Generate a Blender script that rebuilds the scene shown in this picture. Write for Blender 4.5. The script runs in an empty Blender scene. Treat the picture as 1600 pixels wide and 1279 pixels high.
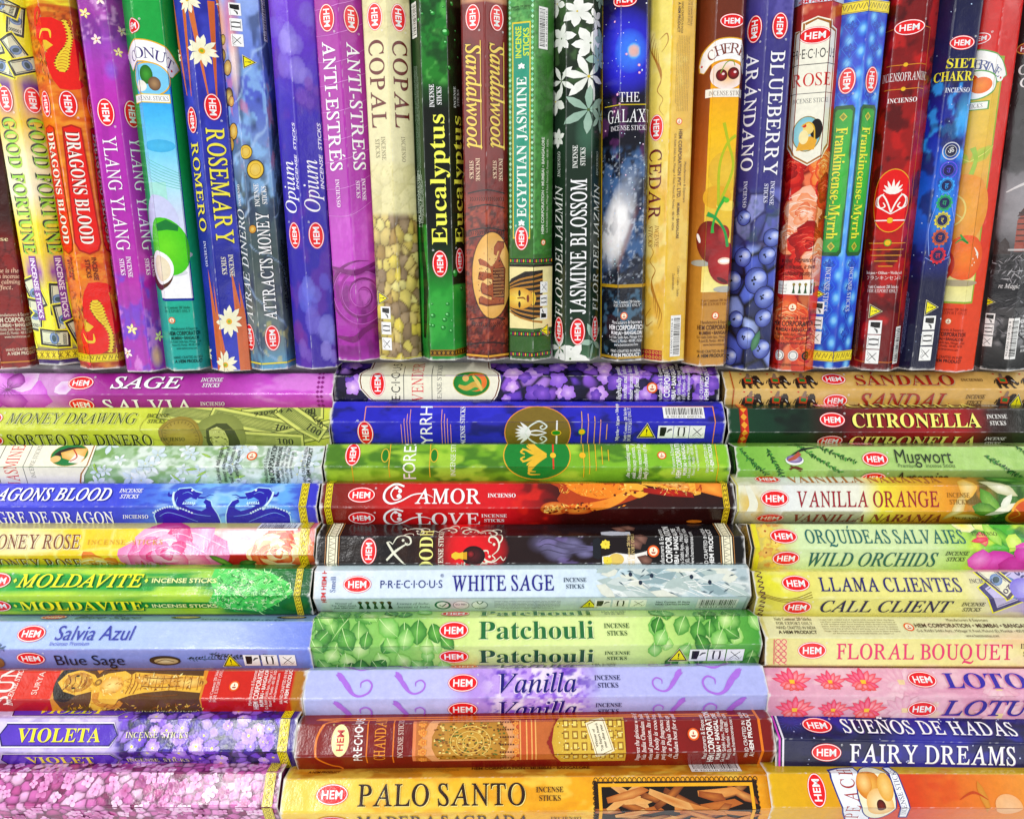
import bpy, math, random
import numpy as np
from mathutils import Vector
from mathutils.geometry import tessellate_polygon

# ------------------------------------------------------------------ camera, light, exposure
S = bpy.context.scene
COL = S.collection
CAM_Z = 0.4419                      # metres above the white table top (z = 0)
PITCH = 65.0                        # degrees below the horizon
FPX = 1120.0                        # focal length in pixels of a 1600 px wide picture
cd = bpy.data.cameras.new('camera')
cd.sensor_width = 36.0
cd.lens = FPX / 1600.0 * 36.0
cd.clip_start, cd.clip_end = 0.01, 50.0
cam = bpy.data.objects.new('camera', cd)
cam.location = (0, 0, CAM_Z)
cam.rotation_euler = (math.radians(90.0 - PITCH), 0, 0)
COL.objects.link(cam)
S.camera = cam

S.view_settings.view_transform = 'Standard'
S.view_settings.look = 'None'
S.view_settings.gamma = 1.0
S.view_settings.exposure = 0.13

W = bpy.data.worlds.new('World'); S.world = W; W.use_nodes = True
W.node_tree.nodes['Background'].inputs[0].default_value = (0.93, 0.96, 1.0, 1)
W.node_tree.nodes['Background'].inputs[1].default_value = 0.42

def area(name, loc, aim, sx, sy, power, col=(1, 1, 1)):
    l = bpy.data.lights.new(name, 'AREA'); l.shape = 'RECTANGLE'
    l.size, l.size_y, l.energy, l.color = sx, sy, power, col
    o = bpy.data.objects.new(name, l); COL.objects.link(o)
    o.location = loc
    d = Vector(aim) - Vector(loc)
    o.rotation_euler = d.to_track_quat('-Z', 'Y').to_euler() if d.length > 2 else (0, math.atan2(-d.x, -d.z), 0)
    return o
area('window_light', (-0.66, 0.16, 1.5), (-0.66, 0.16, 0.0), 0.13, 0.62, 9.0, (1, 0.985, 0.97))
for _x, _y, _p in ((-2.2, 0.9, 17.0), (-2.3, -0.5, 13.0), (2.2, 0.9, 15.0), (2.3, -0.5, 12.0), (-1.3, -2.1, 7.0), (1.3, -2.1, 7.0)):
    area('added_soft_lamp', (_x, _y, 1.5), (0.0, 0.15, 0.0), 1.3, 1.3, _p, (1, 0.985, 0.965))  # added ring of unseen soft lamps, spread out to keep glare off the faces

# ------------------------------------------------------------------ frames of reference
cp, sp = math.cos(math.radians(PITCH)), math.sin(math.radians(PITCH))
RV, DV, FV = np.array([1., 0, 0]), np.array([0, -sp, -cp]), np.array([0, cp, -sp])
ORG = np.array([0, 0, CAM_Z])
SIDE = 0.0155                       # side of a box's hexagonal end
LEN = 0.25                          # length of a box
AX_Z = 0.0134                       # height of a lying box's axis

def lin(c):
    if isinstance(c, str):
        c = c.lstrip('#')
        if len(c) == 3: c = ''.join(q * 2 for q in c)
        c = [int(c[i:i + 2], 16) / 255 for i in (0, 2, 4)]
        y = .3 * c[0] + .59 * c[1] + .11 * c[2]                    # inks are a little richer than a first reading of them
        c = [min(max(y + (q - y) * 1.02, 0), 1) for q in c]
        c = [q + .04 * math.sin(2 * math.pi * (q - .5)) * (1 if q > .5 else 1.15) for q in c]
        c = [min(max(q, .012), .97) for q in c]
        return np.array([q / 12.92 if q <= .04045 else ((q + .055) / 1.055) ** 2.4 for q in c])
    return np.array(c, float)

def section(phi, t):
    """point of the hexagonal section at face coordinate t: (across, out)"""
    t = np.asarray(t, float)
    k = np.floor(t + 1e-9); fr = t - k
    a = np.radians(phi - 30 + 60 * k); b = a + math.pi / 3
    return (SIDE * (np.sin(a) * (1 - fr) + np.sin(b) * fr),
            SIDE * (np.cos(a) * (1 - fr) + np.cos(b) * fr))

# ------------------------------------------------------------------ noise
_nc = {}
def vnoise(x, y, seed):
    if seed not in _nc: _nc[seed] = np.random.RandomState(seed).rand(64, 64)
    g = _nc[seed]
    xi, yi = np.floor(x).astype(int), np.floor(y).astype(int)
    fx, fy = x - xi, y - yi
    fx, fy = fx * fx * (3 - 2 * fx), fy * fy * (3 - 2 * fy)
    q = lambda a, b: g[a % 64, b % 64]
    return (q(xi, yi) * (1 - fx) * (1 - fy) + q(xi + 1, yi) * fx * (1 - fy)
            + q(xi, yi + 1) * (1 - fx) * fy + q(xi + 1, yi + 1) * fx * fy)
def fbm(x, y, seed, oct=3):
    v, a, s = 0, .5, 0
    for o in range(oct):
        v = v + a * vnoise(x * 2 ** o, y * 2 ** o, seed + o * 7); s += a; a *= .55
    return v / s
def sstep(a, b, x):
    t = np.clip((x - a) / (b - a), 0, 1); return t * t * (3 - 2 * t)

# ------------------------------------------------------------------ materials
def print_material(name, rough=0.3, coat=0.5, bump=0.05, grain=0.075):
    m = bpy.data.materials.new(name); m.use_nodes = True
    nt = m.node_tree; n = nt.nodes; l = nt.links
    p = n['Principled BSDF']
    at = n.new('ShaderNodeAttribute'); at.attribute_name = 'ink'
    tc = n.new('ShaderNodeTexCoord')
    nz = n.new('ShaderNodeTexNoise'); nz.inputs['Scale'].default_value = 900; nz.inputs['Detail'].default_value = 3
    nz2 = n.new('ShaderNodeTexNoise'); nz2.inputs['Scale'].default_value = 60; nz2.inputs['Detail'].default_value = 2
    mr = n.new('ShaderNodeMapRange'); mr.inputs['To Min'].default_value = 1 - grain; mr.inputs['To Max'].default_value = 1 + grain
    mx = n.new('ShaderNodeMix'); mx.data_type = 'RGBA'; mx.blend_type = 'MULTIPLY'; mx.inputs['Factor'].default_value = 1
    bp = n.new('ShaderNodeBump'); bp.inputs['Strength'].default_value = bump; bp.inputs['Distance'].default_value = 0.0004
    ad = n.new('ShaderNodeMath'); ad.operation = 'MULTIPLY_ADD'; ad.inputs[1].default_value = 9.0
    rr = n.new('ShaderNodeMapRange'); rr.inputs['To Min'].default_value = rough * .75; rr.inputs['To Max'].default_value = rough * 1.3
    l.new(tc.outputs['Object'], nz.inputs['Vector']); l.new(tc.outputs['Object'], nz2.inputs['Vector'])
    nz3 = n.new('ShaderNodeTexNoise'); nz3.inputs['Scale'].default_value = 330; nz3.inputs['Detail'].default_value = 5; nz3.inputs['Roughness'].default_value = .7
    l.new(tc.outputs['Object'], nz3.inputs['Vector'])
    l.new(nz3.outputs['Fac'], mr.inputs['Value']); mr.inputs['From Min'].default_value = .3; mr.inputs['From Max'].default_value = .7
    l.new(at.outputs['Color'], mx.inputs['A']); l.new(mr.outputs['Result'], mx.inputs['B'])
    l.new(mx.outputs['Result'], p.inputs['Base Color'])
    l.new(nz2.outputs['Fac'], ad.inputs[0]); l.new(nz.outputs['Fac'], ad.inputs[2])
    l.new(ad.outputs[0], bp.inputs['Height']); l.new(bp.outputs['Normal'], p.inputs['Normal'])
    l.new(nz2.outputs['Fac'], rr.inputs['Value']); l.new(rr.outputs['Result'], p.inputs['Roughness'])
    p.inputs['Coat Weight'].default_value = coat; p.inputs['Specular IOR Level'].default_value = 0.36; p.inputs['Coat Roughness'].default_value = 0.09
    l.new(bp.outputs['Normal'], p.inputs['Coat Normal'])
    return m
M_GLOSS = print_material('glossy_printed_card', .22, .22, .2)
M_SATIN = print_material('satin_printed_card', .38, .25, .10)
M_CARD = print_material('bare_card_edge', .7, 0, .1, .12)

# ------------------------------------------------------------------ glyphs (outlines of the built-in font, flattened once)
CAPS = {'r': 0x1D434, 'm': 0x1D434, 'b': 0x1D400, 'i': 0x1D434, 'bi': 0x1D434, 's': 0x1D4D0, 'G': None, 'g': None, 'gi': None, 'GI': None}
LOWS = {'r': 0x1D41A, 'm': 0x1D41A, 'b': 0x1D41A, 'i': 0x1D44E, 'bi': 0x1D44E, 's': 0x1D4EA, 'G': None, 'g': None, 'gi': None, 'GI': None}
DIGS = {'r': 0x1D7CE, 'm': 0x1D7CE, 'b': 0x1D7CE}
OFFS = {'m': .011, 'r': .002, 'bi': .015, 'G': .022, 'GI': .018}
SHEAR = {'r': .275, 'm': .275, 'gi': -.2, 'GI': -.2}
ACC = {'Á': ('A', 'a'), 'É': ('E', 'a'), 'Í': ('I', 'a'), 'Ñ': ('N', 't'), 'Â': ('A', 'c'), 'í': ('i', 'a'), 'ñ': ('n', 't'), 'Ó': ('O', 'a')}
GL = {}
def build_glyphs(wanted):
    """one text object per style, one glyph per widely spaced line; the flattened mesh is then cut up by line"""
    def uni(st, ch):
        if 'A' <= ch <= 'Z' and CAPS[st]: return chr(CAPS[st] + ord(ch) - 65)
        if 'a' <= ch <= 'z' and LOWS[st]: return '\u210E' if chr(LOWS[st] + ord(ch) - 97) == '\U0001D455' else chr(LOWS[st] + ord(ch) - 97)
        if '0' <= ch <= '9' and DIGS.get(st): return chr(DIGS[st] + ord(ch) - 48)
        return ch
    groups = {}
    for st, ch in sorted(wanted):
        if ch == ' ': continue
        off = OFFS.get(st, 0)
        if st in 'rm' and not ('A' <= ch <= 'Z'): off = -.004
        groups.setdefault(off, []).append((st, ch, uni(st, ch)))
    def run(lines, off):
        c = bpy.data.curves.new('glyphs', 'FONT'); c.body = '\n'.join(lines); c.resolution_u = 3; c.offset = off; c.space_line = 3
        o = bpy.data.objects.new('glyphs', c); COL.objects.link(o)
        bpy.context.view_layer.update()
        me = o.evaluated_get(bpy.context.evaluated_depsgraph_get()).to_mesh()
        n = len(me.vertices); v = np.zeros(n * 3, np.float32); me.vertices.foreach_get('co', v); v = v.reshape(-1, 3)[:, :2].astype(float)
        me.calc_loop_triangles(); t = np.zeros(len(me.loop_triangles) * 3, np.int32); me.loop_triangles.foreach_get('vertices', t); t = t.reshape(-1, 3)
        bpy.data.objects.remove(o); bpy.data.curves.remove(c)
        ln = np.round((-v[:, 1] + .35) / 3).astype(int); tl = ln[t[:, 0]]
        res = []
        for i in range(len(lines)):
            T = t[tl == i]; u, inv = np.unique(T, return_inverse=True)
            V = v[u].copy(); V[:, 1] += 3 * i; res.append((V, inv.reshape(-1, 3)))
        return res
    for off, gs in groups.items():
        glyphs = run([g[2] for g in gs], off)
        wide = run(['HH'] + ['H' + g[2] + 'H' for g in gs], 0)
        whh = np.ptp(wide[0][0][:, 0])
        for (st, ch, _), (va, ta), (vb, tb) in zip(gs, glyphs, wide[1:]):
            if not len(va): GL[st, ch] = (va, ta, .3); continue
            adv = np.ptp(vb[:, 0]) - whh
            if st in ('gi', 'GI'): va[:, 0] -= SHEAR[st] * va[:, 1]
            elif st in SHEAR and 'A' <= ch <= 'Z':
                va[:, 0] -= SHEAR[st] * va[:, 1]
                adv = np.ptp(va[:, 0]) + .07; va[:, 0] += .035 - va[:, 0].min()
            GL[st, ch] = (va, ta, adv)

def shape_text(s, st, track=0.0):
    """2D outline of a line of text, cap height about 0.7, baseline y=0 (y up) -> verts, tris, width"""
    V, T, x, n = [], [], 0.0, 0
    for ch in s:
        if ch == ' ': x += .28 + track; continue
        acc = None
        if ch in ACC: ch, acc = ACC[ch]
        v, t, adv = GL[st, ch]
        if len(v):
            V.append(v + [x, 0]); T.append(t + n); n += len(v)
            if acc:
                cx = x + (v[:, 0].max() + v[:, 0].min()) / 2; top = v[:, 1].max() + .05
                if acc == 'a': q = [(-.03, 0), (.03, 0), (.13, .16), (.03, .16)]; tt = [(0, 1, 2), (0, 2, 3)]
                elif acc == 'c': q = [(-.14, 0), (-.08, 0), (0, .1), (.08, 0), (.14, 0), (0, .17)]; tt = [(0, 1, 2), (0, 2, 5), (5, 2, 3), (5, 3, 4)]
                else: q = [(-.16, 0), (-.14, .1), (-.05, .04), (-.04, .12), (.05, 0), (.06, .08), (.14, .02), (.16, .12)]; tt = [(0, 2, 1), (1, 2, 3), (2, 4, 3), (3, 4, 5), (4, 6, 5), (5, 6, 7)]
                V.append(np.array(q) + [cx, top]); T.append(np.array(tt) + n); n += len(q)
        x += adv + track
    if not V: return np.zeros((0, 2)), np.zeros((0, 3), int), 0
    return np.concatenate(V), np.concatenate(T), x - track

def mesh_from(name, V, T, C, mat, parent=None, smooth=False, quads=None):
    me = bpy.data.meshes.new(name)
    F = T if quads is None else quads
    k = F.shape[1]
    me.vertices.add(len(V)); me.vertices.foreach_set('co', np.ascontiguousarray(V, np.float32).ravel())
    me.loops.add(len(F) * k); me.loops.foreach_set('vertex_index', np.ascontiguousarray(F, np.int32).ravel())
    me.polygons.add(len(F)); me.polygons.foreach_set('loop_start', np.arange(0, len(F) * k, k, dtype=np.int32))
    me.polygons.foreach_set('use_smooth', np.full(len(F), bool(smooth)))
    at = me.attributes.new('ink', 'FLOAT_COLOR', 'POINT')
    at.data.foreach_set('color', np.concatenate([C, np.ones((len(C), 1))], 1).astype(np.float32).ravel())
    me.update(calc_edges=True); me.materials.append(mat)
    o = bpy.data.objects.new(name, me); COL.objects.link(o)
    if parent is not None: o.parent = parent
    return o

# ------------------------------------------------------------------ clipping a flat drawing to the faces of a box
def clip_half(poly, axis, lim, sign):
    out = []
    for i in range(len(poly)):
        p, q = poly[i - 1], poly[i]
        dp, dq = sign * (p[axis] - lim), sign * (q[axis] - lim)
        if (dp >= 0) != (dq >= 0):
            f = dp / (dp - dq); out.append(p + (q - p) * f)
        if dq >= 0: out.append(q)
    return out

def clip_to(V, T, C, a0, a1, k):
    """V: (n,2) along px, face coordinate; keep what lies in face k between a0 and a1"""
    D = np.concatenate([V, C], 1)
    tv = V[T][:, :, 1]; av = V[T][:, :, 0]
    lo, hi = tv.min(1), tv.max(1); al, ah = av.min(1), av.max(1)
    ins = (lo >= k) & (hi <= k + 1) & (al >= a0) & (ah <= a1)
    out = (hi <= k) | (lo >= k + 1) | (ah <= a0) | (al >= a1)
    oD, oT = [D], [T[ins]]; n = len(D)
    for tri in T[~ins & ~out]:
        poly = [D[i] for i in tri]
        for ax, lim, sg in ((1, k, 1), (1, k + 1, -1), (0, a0, 1), (0, a1, -1)):
            poly = clip_half(poly, ax, lim, sg)
            if len(poly) < 3: break
        if len(poly) < 3: continue
        oD.append(np.array(poly)); m = len(poly)
        oT.append(np.array([(n, n + i, n + i + 1) for i in range(1, m - 1)])); n += m
    D = np.concatenate(oD); T = np.concatenate(oT)
    if not len(T): return None
    used, inv = np.unique(T, return_inverse=True)
    D = D[used]; return D[:, :2], inv.reshape(-1, 3), D[:, 2:]

BOXES = []
WANT = set()

class Box:
    """A hexagonal carton. Drawing coordinates are those of the print: x to the right, y down;
    lying boxes run along x, upright ones along y; t counts the faces across (0..1 is the main one)."""
    def __init__(s, kind, pos, phi, ends, label, faces=(-1, 0, 1), base='#888', mat=None, group=None, slope=0, res=2.4, cap='#ddd', length=LEN):
        s.kind, s.phi, s.label, s.faces, s.group, s.res = kind, phi, label, faces, group, res
        s.mat = mat or M_GLOSS; s.ops = []; s.parts = []; s.layer = 0; s.base = lin(base); s.capc = lin(cap)
        s.length = length; s.wearv = 0.25; s.seed = len(BOXES) * 13 + 5
        if kind == 'h':
            Y, Z = pos
            ax = np.array([math.cos(slope), math.sin(slope), 0]); ac = np.array([-ax[1], ax[0], 0]) * -1
            out = np.array([0, 0, 1.])
            c0 = np.array([0, Y, AX_Z + Z]);
            dep = (c0 + out * .013 - ORG) @ FV
            l, r = ends
            if l is None: xr = (r - 800) / FPX * dep; xc = xr - length / 2
            elif r is None: xl = (l - 800) / FPX * dep; xc = xl + length / 2
            else: xc = ((l + r) / 2 - 800) / FPX * dep
            # pos is the height of the axis where the picture measured it
            xm = {0: -.254, 1: .008, 2: .254}[0 if l is None else (2 if r is None else 1)]
            c0 = np.array([0, Y + (xc - xm) * math.tan(slope), AX_Z + Z]); c0[0] = xc
            s.p0 = c0 - ax * length / 2
            s.k = FPX / dep
        else:
            xa, xb = pos
            a, b = onP2(xa, 60), onP2(xb, 540)
            ax = (b - a) / np.linalg.norm(b - a)
            out = NOUT; ac = np.cross(ax, out); ac *= np.sign(ac[0])
            t = b.copy()
            for _ in range(6): t = t + ax * (ends - pix(t + out * .013)[1]) / FPX * ((t - ORG) @ FV)
            s.p0 = t - ax * length
            s.k = FPX / ((t - ax * length / 2 + out * .013 - ORG) @ FV)
        s.ax, s.ac, s.out = ax, ac, out
        s.F = SIDE * s.k
        # print coordinate <-> metres along the axis (exact projective map of the ridge line)
        m = np.linspace(0, length, 9)
        px = [pix(s.p0 + ax * q + out * .013)[0 if kind == 'h' else 1] for q in m]
        A = np.array([[q, 1, -p * q] for q, p in zip(m, px)]); cst = np.linalg.lstsq(A, np.array(px), rcond=None)[0]
        s.mob = cst                                   # px = (c0 m + c1)/(c2 m + 1)
        s.a0, s.a1 = px[0], px[-1]
        BOXES.append(s)
    def metres(s, a):
        c = s.mob; return (a - c[1]) / (c[0] - c[2] * a)
    def point(s, m, t, lift=0):
        ac, out = section(s.phi, t)
        return s.p0 + np.outer(m, s.ax) + np.outer(ac, s.ac) + np.outer(out, s.out)
    # ---- soft printing, done on the card's own fine mesh
    def bg(s, *stops, t=None): s.ops.append(('bg', stops, t)); return s
    def bgt(s, *stops, a=None): s.ops.append(('bgt', stops, a)); return s
    def mot(s, col, sa=40, sc=None, lo=.45, hi=.65, amt=.6, seed=1, a=None, t=None, oct=3, soft=8):
        s.ops.append(('mot', col, sa, sc or sa, lo, hi, amt, seed, a, t, oct, soft)); return s
    def blob(s, a, t, ra, rc, col, amt=1, p=1.0): s.ops.append(('blob', a, t, ra, rc, col, amt, p)); return s
    def cells(s, sa, sc, pal, edge='#222', ew=.12, dome=.5, seed=1, a=None, t=None, jit=.9, amt=1): 
        s.ops.append(('cells', sa, sc, [lin(c) for c in pal], edge, ew, dome, seed, a, t, jit, amt)); return s
    def streak(s, col, period, ang, sharp=.85, amt=.5, warp=8, seed=1, a=None, t=None):
        s.ops.append(('streak', col, period, ang, sharp, amt, warp, seed, a, t)); return s
    def wear(s, v): s.wearv = v; return s
    # ---- crisp printing, thin ink sheets
    def loc(s, x, y, a, t, rot):
        r = math.radians(rot); X = x * math.cos(r) - y * math.sin(r); Y = x * math.sin(r) + y * math.cos(r)
        if s.kind == 'h': return np.stack([a + X, t + Y / s.F], -1)
        return np.stack([a + Y, t + X / s.F], -1)
    def add(s, part, items, join=False):
        """items: list of (V(n,2) author coords, T, C(n,3)); each item is one ink layer"""
        if join and s.parts and s.parts[-1][0] == part: s.parts[-1][1].extend(items)
        else: s.parts.append([part, list(items)])
        return s
    def rect(s, a0, a1, t0, t1, col, part='colour_panel', col2=None, join=False, split=1):
        c, c2 = lin(col), lin(col2 or col)
        V = np.array([(a0, t0), (a1, t0), (a1, t1), (a0, t1)], float)
        return s.add(part, [(V, np.array([(0, 1, 2), (0, 2, 3)]), np.array([c, c2, c2, c]))], join)
    def poly(s, pts, a, t, col, rot=0, sc=1, part='printed_motif', join=True, c0=None):
        p = np.array(pts, float) * sc; n = len(p)
        p = np.vstack([p.mean(0), p]); V = s.loc(p[:, 0], p[:, 1], a, t, rot)
        T = np.array([(0, 1 + i, 1 + (i + 1) % n) for i in range(n)])
        C = np.tile(lin(col), (n + 1, 1))
        if c0: C[0] = lin(c0)
        return s.add(part, [(V, T, C)], join)
    def shape(s, pts, a, t, col, rot=0, part='printed_motif', join=True, grow=0):
        """a filled outline of any form"""
        p = np.array(pts, float)
        if grow: c = p.mean(0); d = p - c; p = c + d * (1 + grow / (np.linalg.norm(d, axis=1, keepdims=True) + 1e-6))
        T = np.array(tessellate_polygon([[Vector((x, y, 0)) for x, y in p]]))
        return s.add(part, [(s.loc(p[:, 0], p[:, 1], a, t, rot), T, np.tile(lin(col), (len(p), 1)))], join)
    def ell(s, a, t, rx, ry, col, c0=None, rot=0, n=28, part='printed_motif', join=True, ring=None):
        th = np.linspace(0, 2 * np.pi, n, endpoint=False); it = []
        c = lin(col)
        if ring is not None:
            i = 1 - ring / max(rx, ry) * 1.0
            x = np.concatenate([np.cos(th) * rx, np.cos(th) * (rx - ring)]); y = np.concatenate([np.sin(th) * ry, np.sin(th) * (ry - ring)])
            T = np.array([q for i in range(n) for q in ((i, (i + 1) % n, n + i), ((i + 1) % n, n + (i + 1) % n, n + i))])
            return s.add(part, [(s.loc(x, y, a, t, rot), T, np.tile(c, (2 * n, 1)))], join)
        rad = [0, .5, 1] if c0 else [0, 1]
        x, y, C = [0], [0], [lin(c0) if c0 else c]
        for r in rad[1:]:
            x += list(np.cos(th) * rx * r); y += list(np.sin(th) * ry * r)
            C += [(c * r + (lin(c0) if c0 else c) * (1 - r))] * n
        T = [(0, 1 + i, 1 + (i + 1) % n) for i in range(n)]
        if c0:
            for i in range(n): T += [(1 + i, 1 + n + i, 1 + n + (i + 1) % n), (1 + i, 1 + n + (i + 1) % n, 1 + (i + 1) % n)]
        return s.add(part, [(s.loc(np.array(x), np.array(y), a, t, rot), np.array(T), np.array(C))], join)
    def stroke(s, pts, w, col, a=0, t=0, rot=0, sc=1, part='printed_motif', join=True, col2=None, n=6, closed=False, fx=1):
        """smooth ribbon through pts (px about a,t) with widths w"""
        P = np.array(pts, float) * sc; P[:, 0] *= fx
        if np.isscalar(w): w = [w] * len(P)
        w = np.array(w, float) * sc
        if closed: P = np.vstack([P, P[:1]]); w = np.append(w, w[0])
        Q, Wd = [], []
        for i in range(len(P) - 1):
            if closed: p0, p3 = P[i - 1 if i else -2], P[i + 2 if i + 2 < len(P) else 1]
            else: p0, p3 = P[max(i - 1, 0)], P[min(i + 2, len(P) - 1)]
            p1, p2 = P[i], P[i + 1]
            for j in range(n):
                u = j / n
                Q.append(.5 * (2 * p1 + (p2 - p0) * u + (2 * p0 - 5 * p1 + 4 * p2 - p3) * u * u + (3 * p1 - p0 - 3 * p2 + p3) * u ** 3))
                Wd.append(w[i] * (1 - u) + w[i + 1] * u)
        Q.append(P[-1]); Wd.append(w[-1]); Q = np.array(Q); Wd = np.array(Wd)
        d = np.gradient(Q, axis=0); d /= np.linalg.norm(d, axis=1, keepdims=True) + 1e-9
        nn = np.stack([-d[:, 1], d[:, 0]], 1) * Wd[:, None] / 2
        A = np.vstack([Q + nn, Q - nn]); m = len(Q)
        T = np.array([q for i in range(m - 1) for q in ((i, i + 1, m + i), (i + 1, m + i + 1, m + i))])
        u = np.linspace(0, 1, m)[:, None]; C = lin(col) * (1 - u) + lin(col2 or col) * u
        return s.add(part, [(s.loc(A[:, 0], A[:, 1], a, t, rot), T, np.vstack([C, C]))], join)
    def text(s, txt, a, t, h, st='r', col='#fff', rot=0, w=None, part='lettering', join=False, shadow=None, sd=(1, 1), track=0, outline=None, grad=None, ow=.02, anchor='c'):
        for ch in txt: WANT.add((st, ACC[ch][0] if ch in ACC else ch))
        s.parts.append([part, [('T', txt, a, t, h, st, col, rot, w, shadow, sd, track, grad, anchor)]]) if not (join and s.parts and s.parts[-1][0] == part) else s.parts[-1][1].append(('T', txt, a, t, h, st, col, rot, w, shadow, sd, track, grad, anchor))
        return s
    def expand(s, it):
        if not isinstance(it[0], str): return [it]
        _, txt, a, t, h, st, col, rot, w, shadow, sd, track, grad, anchor = it
        V, T, wd = shape_text(txt, st, track)
        if not len(V): return []
        sy = h / .70; sx = (w / wd) if w else sy
        off = {'c': wd / 2, 'l': 0, 'r': wd}[anchor]
        x = (V[:, 0] - off) * sx; y = -(V[:, 1] - .35) * sy
        r = []
        c = np.tile(lin(col), (len(V), 1))
        if grad:
            u = np.clip(V[:, 1:] / .7, 0, 1); c = lin(col) * u + lin(grad) * (1 - u)
        if shadow: r.append((s.loc(x + sd[0], y + sd[1], a, t, rot), T, np.tile(lin(shadow), (len(V), 1))))
        r.append((s.loc(x, y, a, t, rot), T, c))
        return r
    def lines(s, a, t, rows, rot=0, col='#222', part='small_print', lead=1.35):
        """block of small print, rows = [(text, height, style[, width])], centred on (a,t)"""
        tot = sum(r[1] * lead for r in rows); y = -tot / 2
        for i, r in enumerate(rows):
            y += r[1] * lead / 2
            if r[0]:
                p = s.loc(np.array([0.]), np.array([y]), a, t, rot)[0]
                s.text(r[0], p[0], p[1], r[1], r[2], col, rot, w=r[3] if len(r) > 3 else None, part=part, join=True)
            y += r[1] * lead / 2
        s.parts.append(['_', []])
        return s
    def micro(s, a, t, w, h, n, rot=0, col='#333', st='g', seed=3):
        words = ('Usage: Light coated end of incense stick, once lit blow the flame out. Place incense away from flammable materials. '
                 'Use outdoors or in well ventilated areas. Avoid breathing smoke directly from emission points. Persons suffering from perfume '
                 'sensitivity should be cautious when using this product. Store and keep out of reach of children. ').split()
        i = 0; lh = h / n
        for r in range(n):
            ln, c = [], 0
            while c < w / (lh * .40): ln.append(words[i % len(words)]); c += len(ln[-1]) + 1; i += 1
            p = s.loc(np.array([0.]), np.array([-h / 2 + (r + .5) * lh]), a, t, rot)[0]
            s.text(' '.join(ln), p[0], p[1], lh * .55, st, col, rot, w=w if r < n - 1 else w * .8, part='small_print', join=True)
        s.parts.append(['_', []]); return s
    def logo(s, a, t, w=36, rot=0, face='#df1f26', ink='#fff', ring='#fff', h=None):
        h = h or w * .56; it = []
        n = 36; th = np.linspace(0, 2 * np.pi, n, endpoint=False)
        def el(rx, ry, c):
            x = np.append(0, np.cos(th) * rx); y = np.append(0, np.sin(th) * ry)
            return (s.loc(x, y, a, t, rot), np.array([(0, 1 + i, 1 + (i + 1) % n) for i in range(n)]), np.tile(lin(c), (n + 1, 1)))
        it = [el(w / 2 + 1.9, h / 2 + 1.9, face), el(w / 2 + 1.2, h / 2 + 1.2, ring), el(w / 2, h / 2, face)]
        for ch in 'HEM': WANT.add(('G', ch))
        WANT.add(('g', '®'))
        p = s.loc(np.array([w * .5 + 2.2]), np.array([-h * .5]), a, t, rot)[0]
        s.parts.append(['logo', it + [('T', 'HEM', a, t, h * .46, 'G', ink, rot, w * .74, None, (0, 0), .02, None, 'c'),
                                      ('T', '®', p[0], p[1], 3.2, 'g', ink if face != ring else face, rot, None, None, (0, 0), 0, None, 'c')]])
        return s
    def incense(s, a, t, h=6, rot=0, col='#fff', st='b', two=True, w=None, txt=None):
        """INCENSE / STICKS in two lines, or INCIENSO in one"""
        if not two: return s.text(txt or 'INCIENSO', a, t, h, st, col, rot, w=w, track=.05)
        rows = [('INCENSE', h, st, w or h * 5.6), ('STICKS', h, st, (w or h * 5.6) * .8)]
        s.lines(a, t, rows, rot, col, 'lettering', 1.5); return s
    def ball(s, a, t, r, rot=0):
        """little round maker's mark with a flame"""
        s.ell(a, t, r, r, '#f6e7c4', part='makers_mark', join=False)
        s.ell(a, t, r, r, '#e0641e', part='makers_mark', ring=r * .28)
        s.poly([(-.45 * r, .15 * r), (.45 * r, .15 * r), (.25 * r, .42 * r), (-.25 * r, .42 * r)], a, t, '#a03010', rot, part='makers_mark')
        s.poly([(0, -.55 * r), (.14 * r, -.15 * r), (0, .08 * r), (-.14 * r, -.15 * r)], a, t, '#c0401a', rot, part='makers_mark')
        return s
    def corp(s, a, t, rot=0, col='#fff', sc=1.0, mark=True, w=58):
        rows = [('Manufacturers & Exporters', 4.2, 'g', w * .8), ('HEM CORPORATION', 6.0, 'G', w), ('MUMBAI • BANGALORE', 4.4, 'G', w * .86),
                ('G-6, Riddhi Siddhi Apts., Mithagar X Road,', 3.6, 'g', w), ('Mulund (E), Mumbai - 400 081. INDIA.', 3.6, 'g', w * .86), ('www.hemincense.com', 3.6, 'g', w * .62)]
        rows = [(q[0], q[1] * sc, q[2], q[3]) for q in rows]
        s.lines(a, t, rows, rot, col)
        return s
    def crafted(s, a, t, rot=0, col='#fff', sc=1.0, w=46):
        return s.lines(a, t, [('HAND CRAFTED IN INDIA', 4.2 * sc, 'g', w), ('A HEM PRODUCT', 4.8 * sc, 'G', w * .94)], rot, col)
    def nett(s, a, t, rot=0, col='#fff', sc=1.0, w=40):
        return s.lines(a, t, [('Nett Content 20 Sticks', 3.8 * sc, 'r', w), ('FOR EXPORT ONLY', 4.2 * sc, 'r', w)], rot, col)
    def warn(s, a, t, h=17, rot=0):
        """yellow warning triangle"""
        s.poly([(0, -h * .62), (h * .62, h * .5), (-h * .62, h * .5)], a, t, '#e8e0b0', rot, part='warning_triangle', join=False)
        s.poly([(0, -h * .56), (h * .56, h * .46), (-h * .56, h * .46)], a, t, '#111', rot, part='warning_triangle')
        s.poly([(0, -h * .42), (h * .44, h * .38), (-h * .44, h * .38)], a, t, '#f2e418', rot, part='warning_triangle')
        s.poly([(-h * .05, -h * .16), (h * .05, -h * .16), (h * .025, h * .14), (-h * .025, h * .14)], a, t, '#111', rot, part='warning_triangle')
        p = s.loc(np.array([0.]), np.array([h * .24]), a, t, rot)[0]
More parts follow.
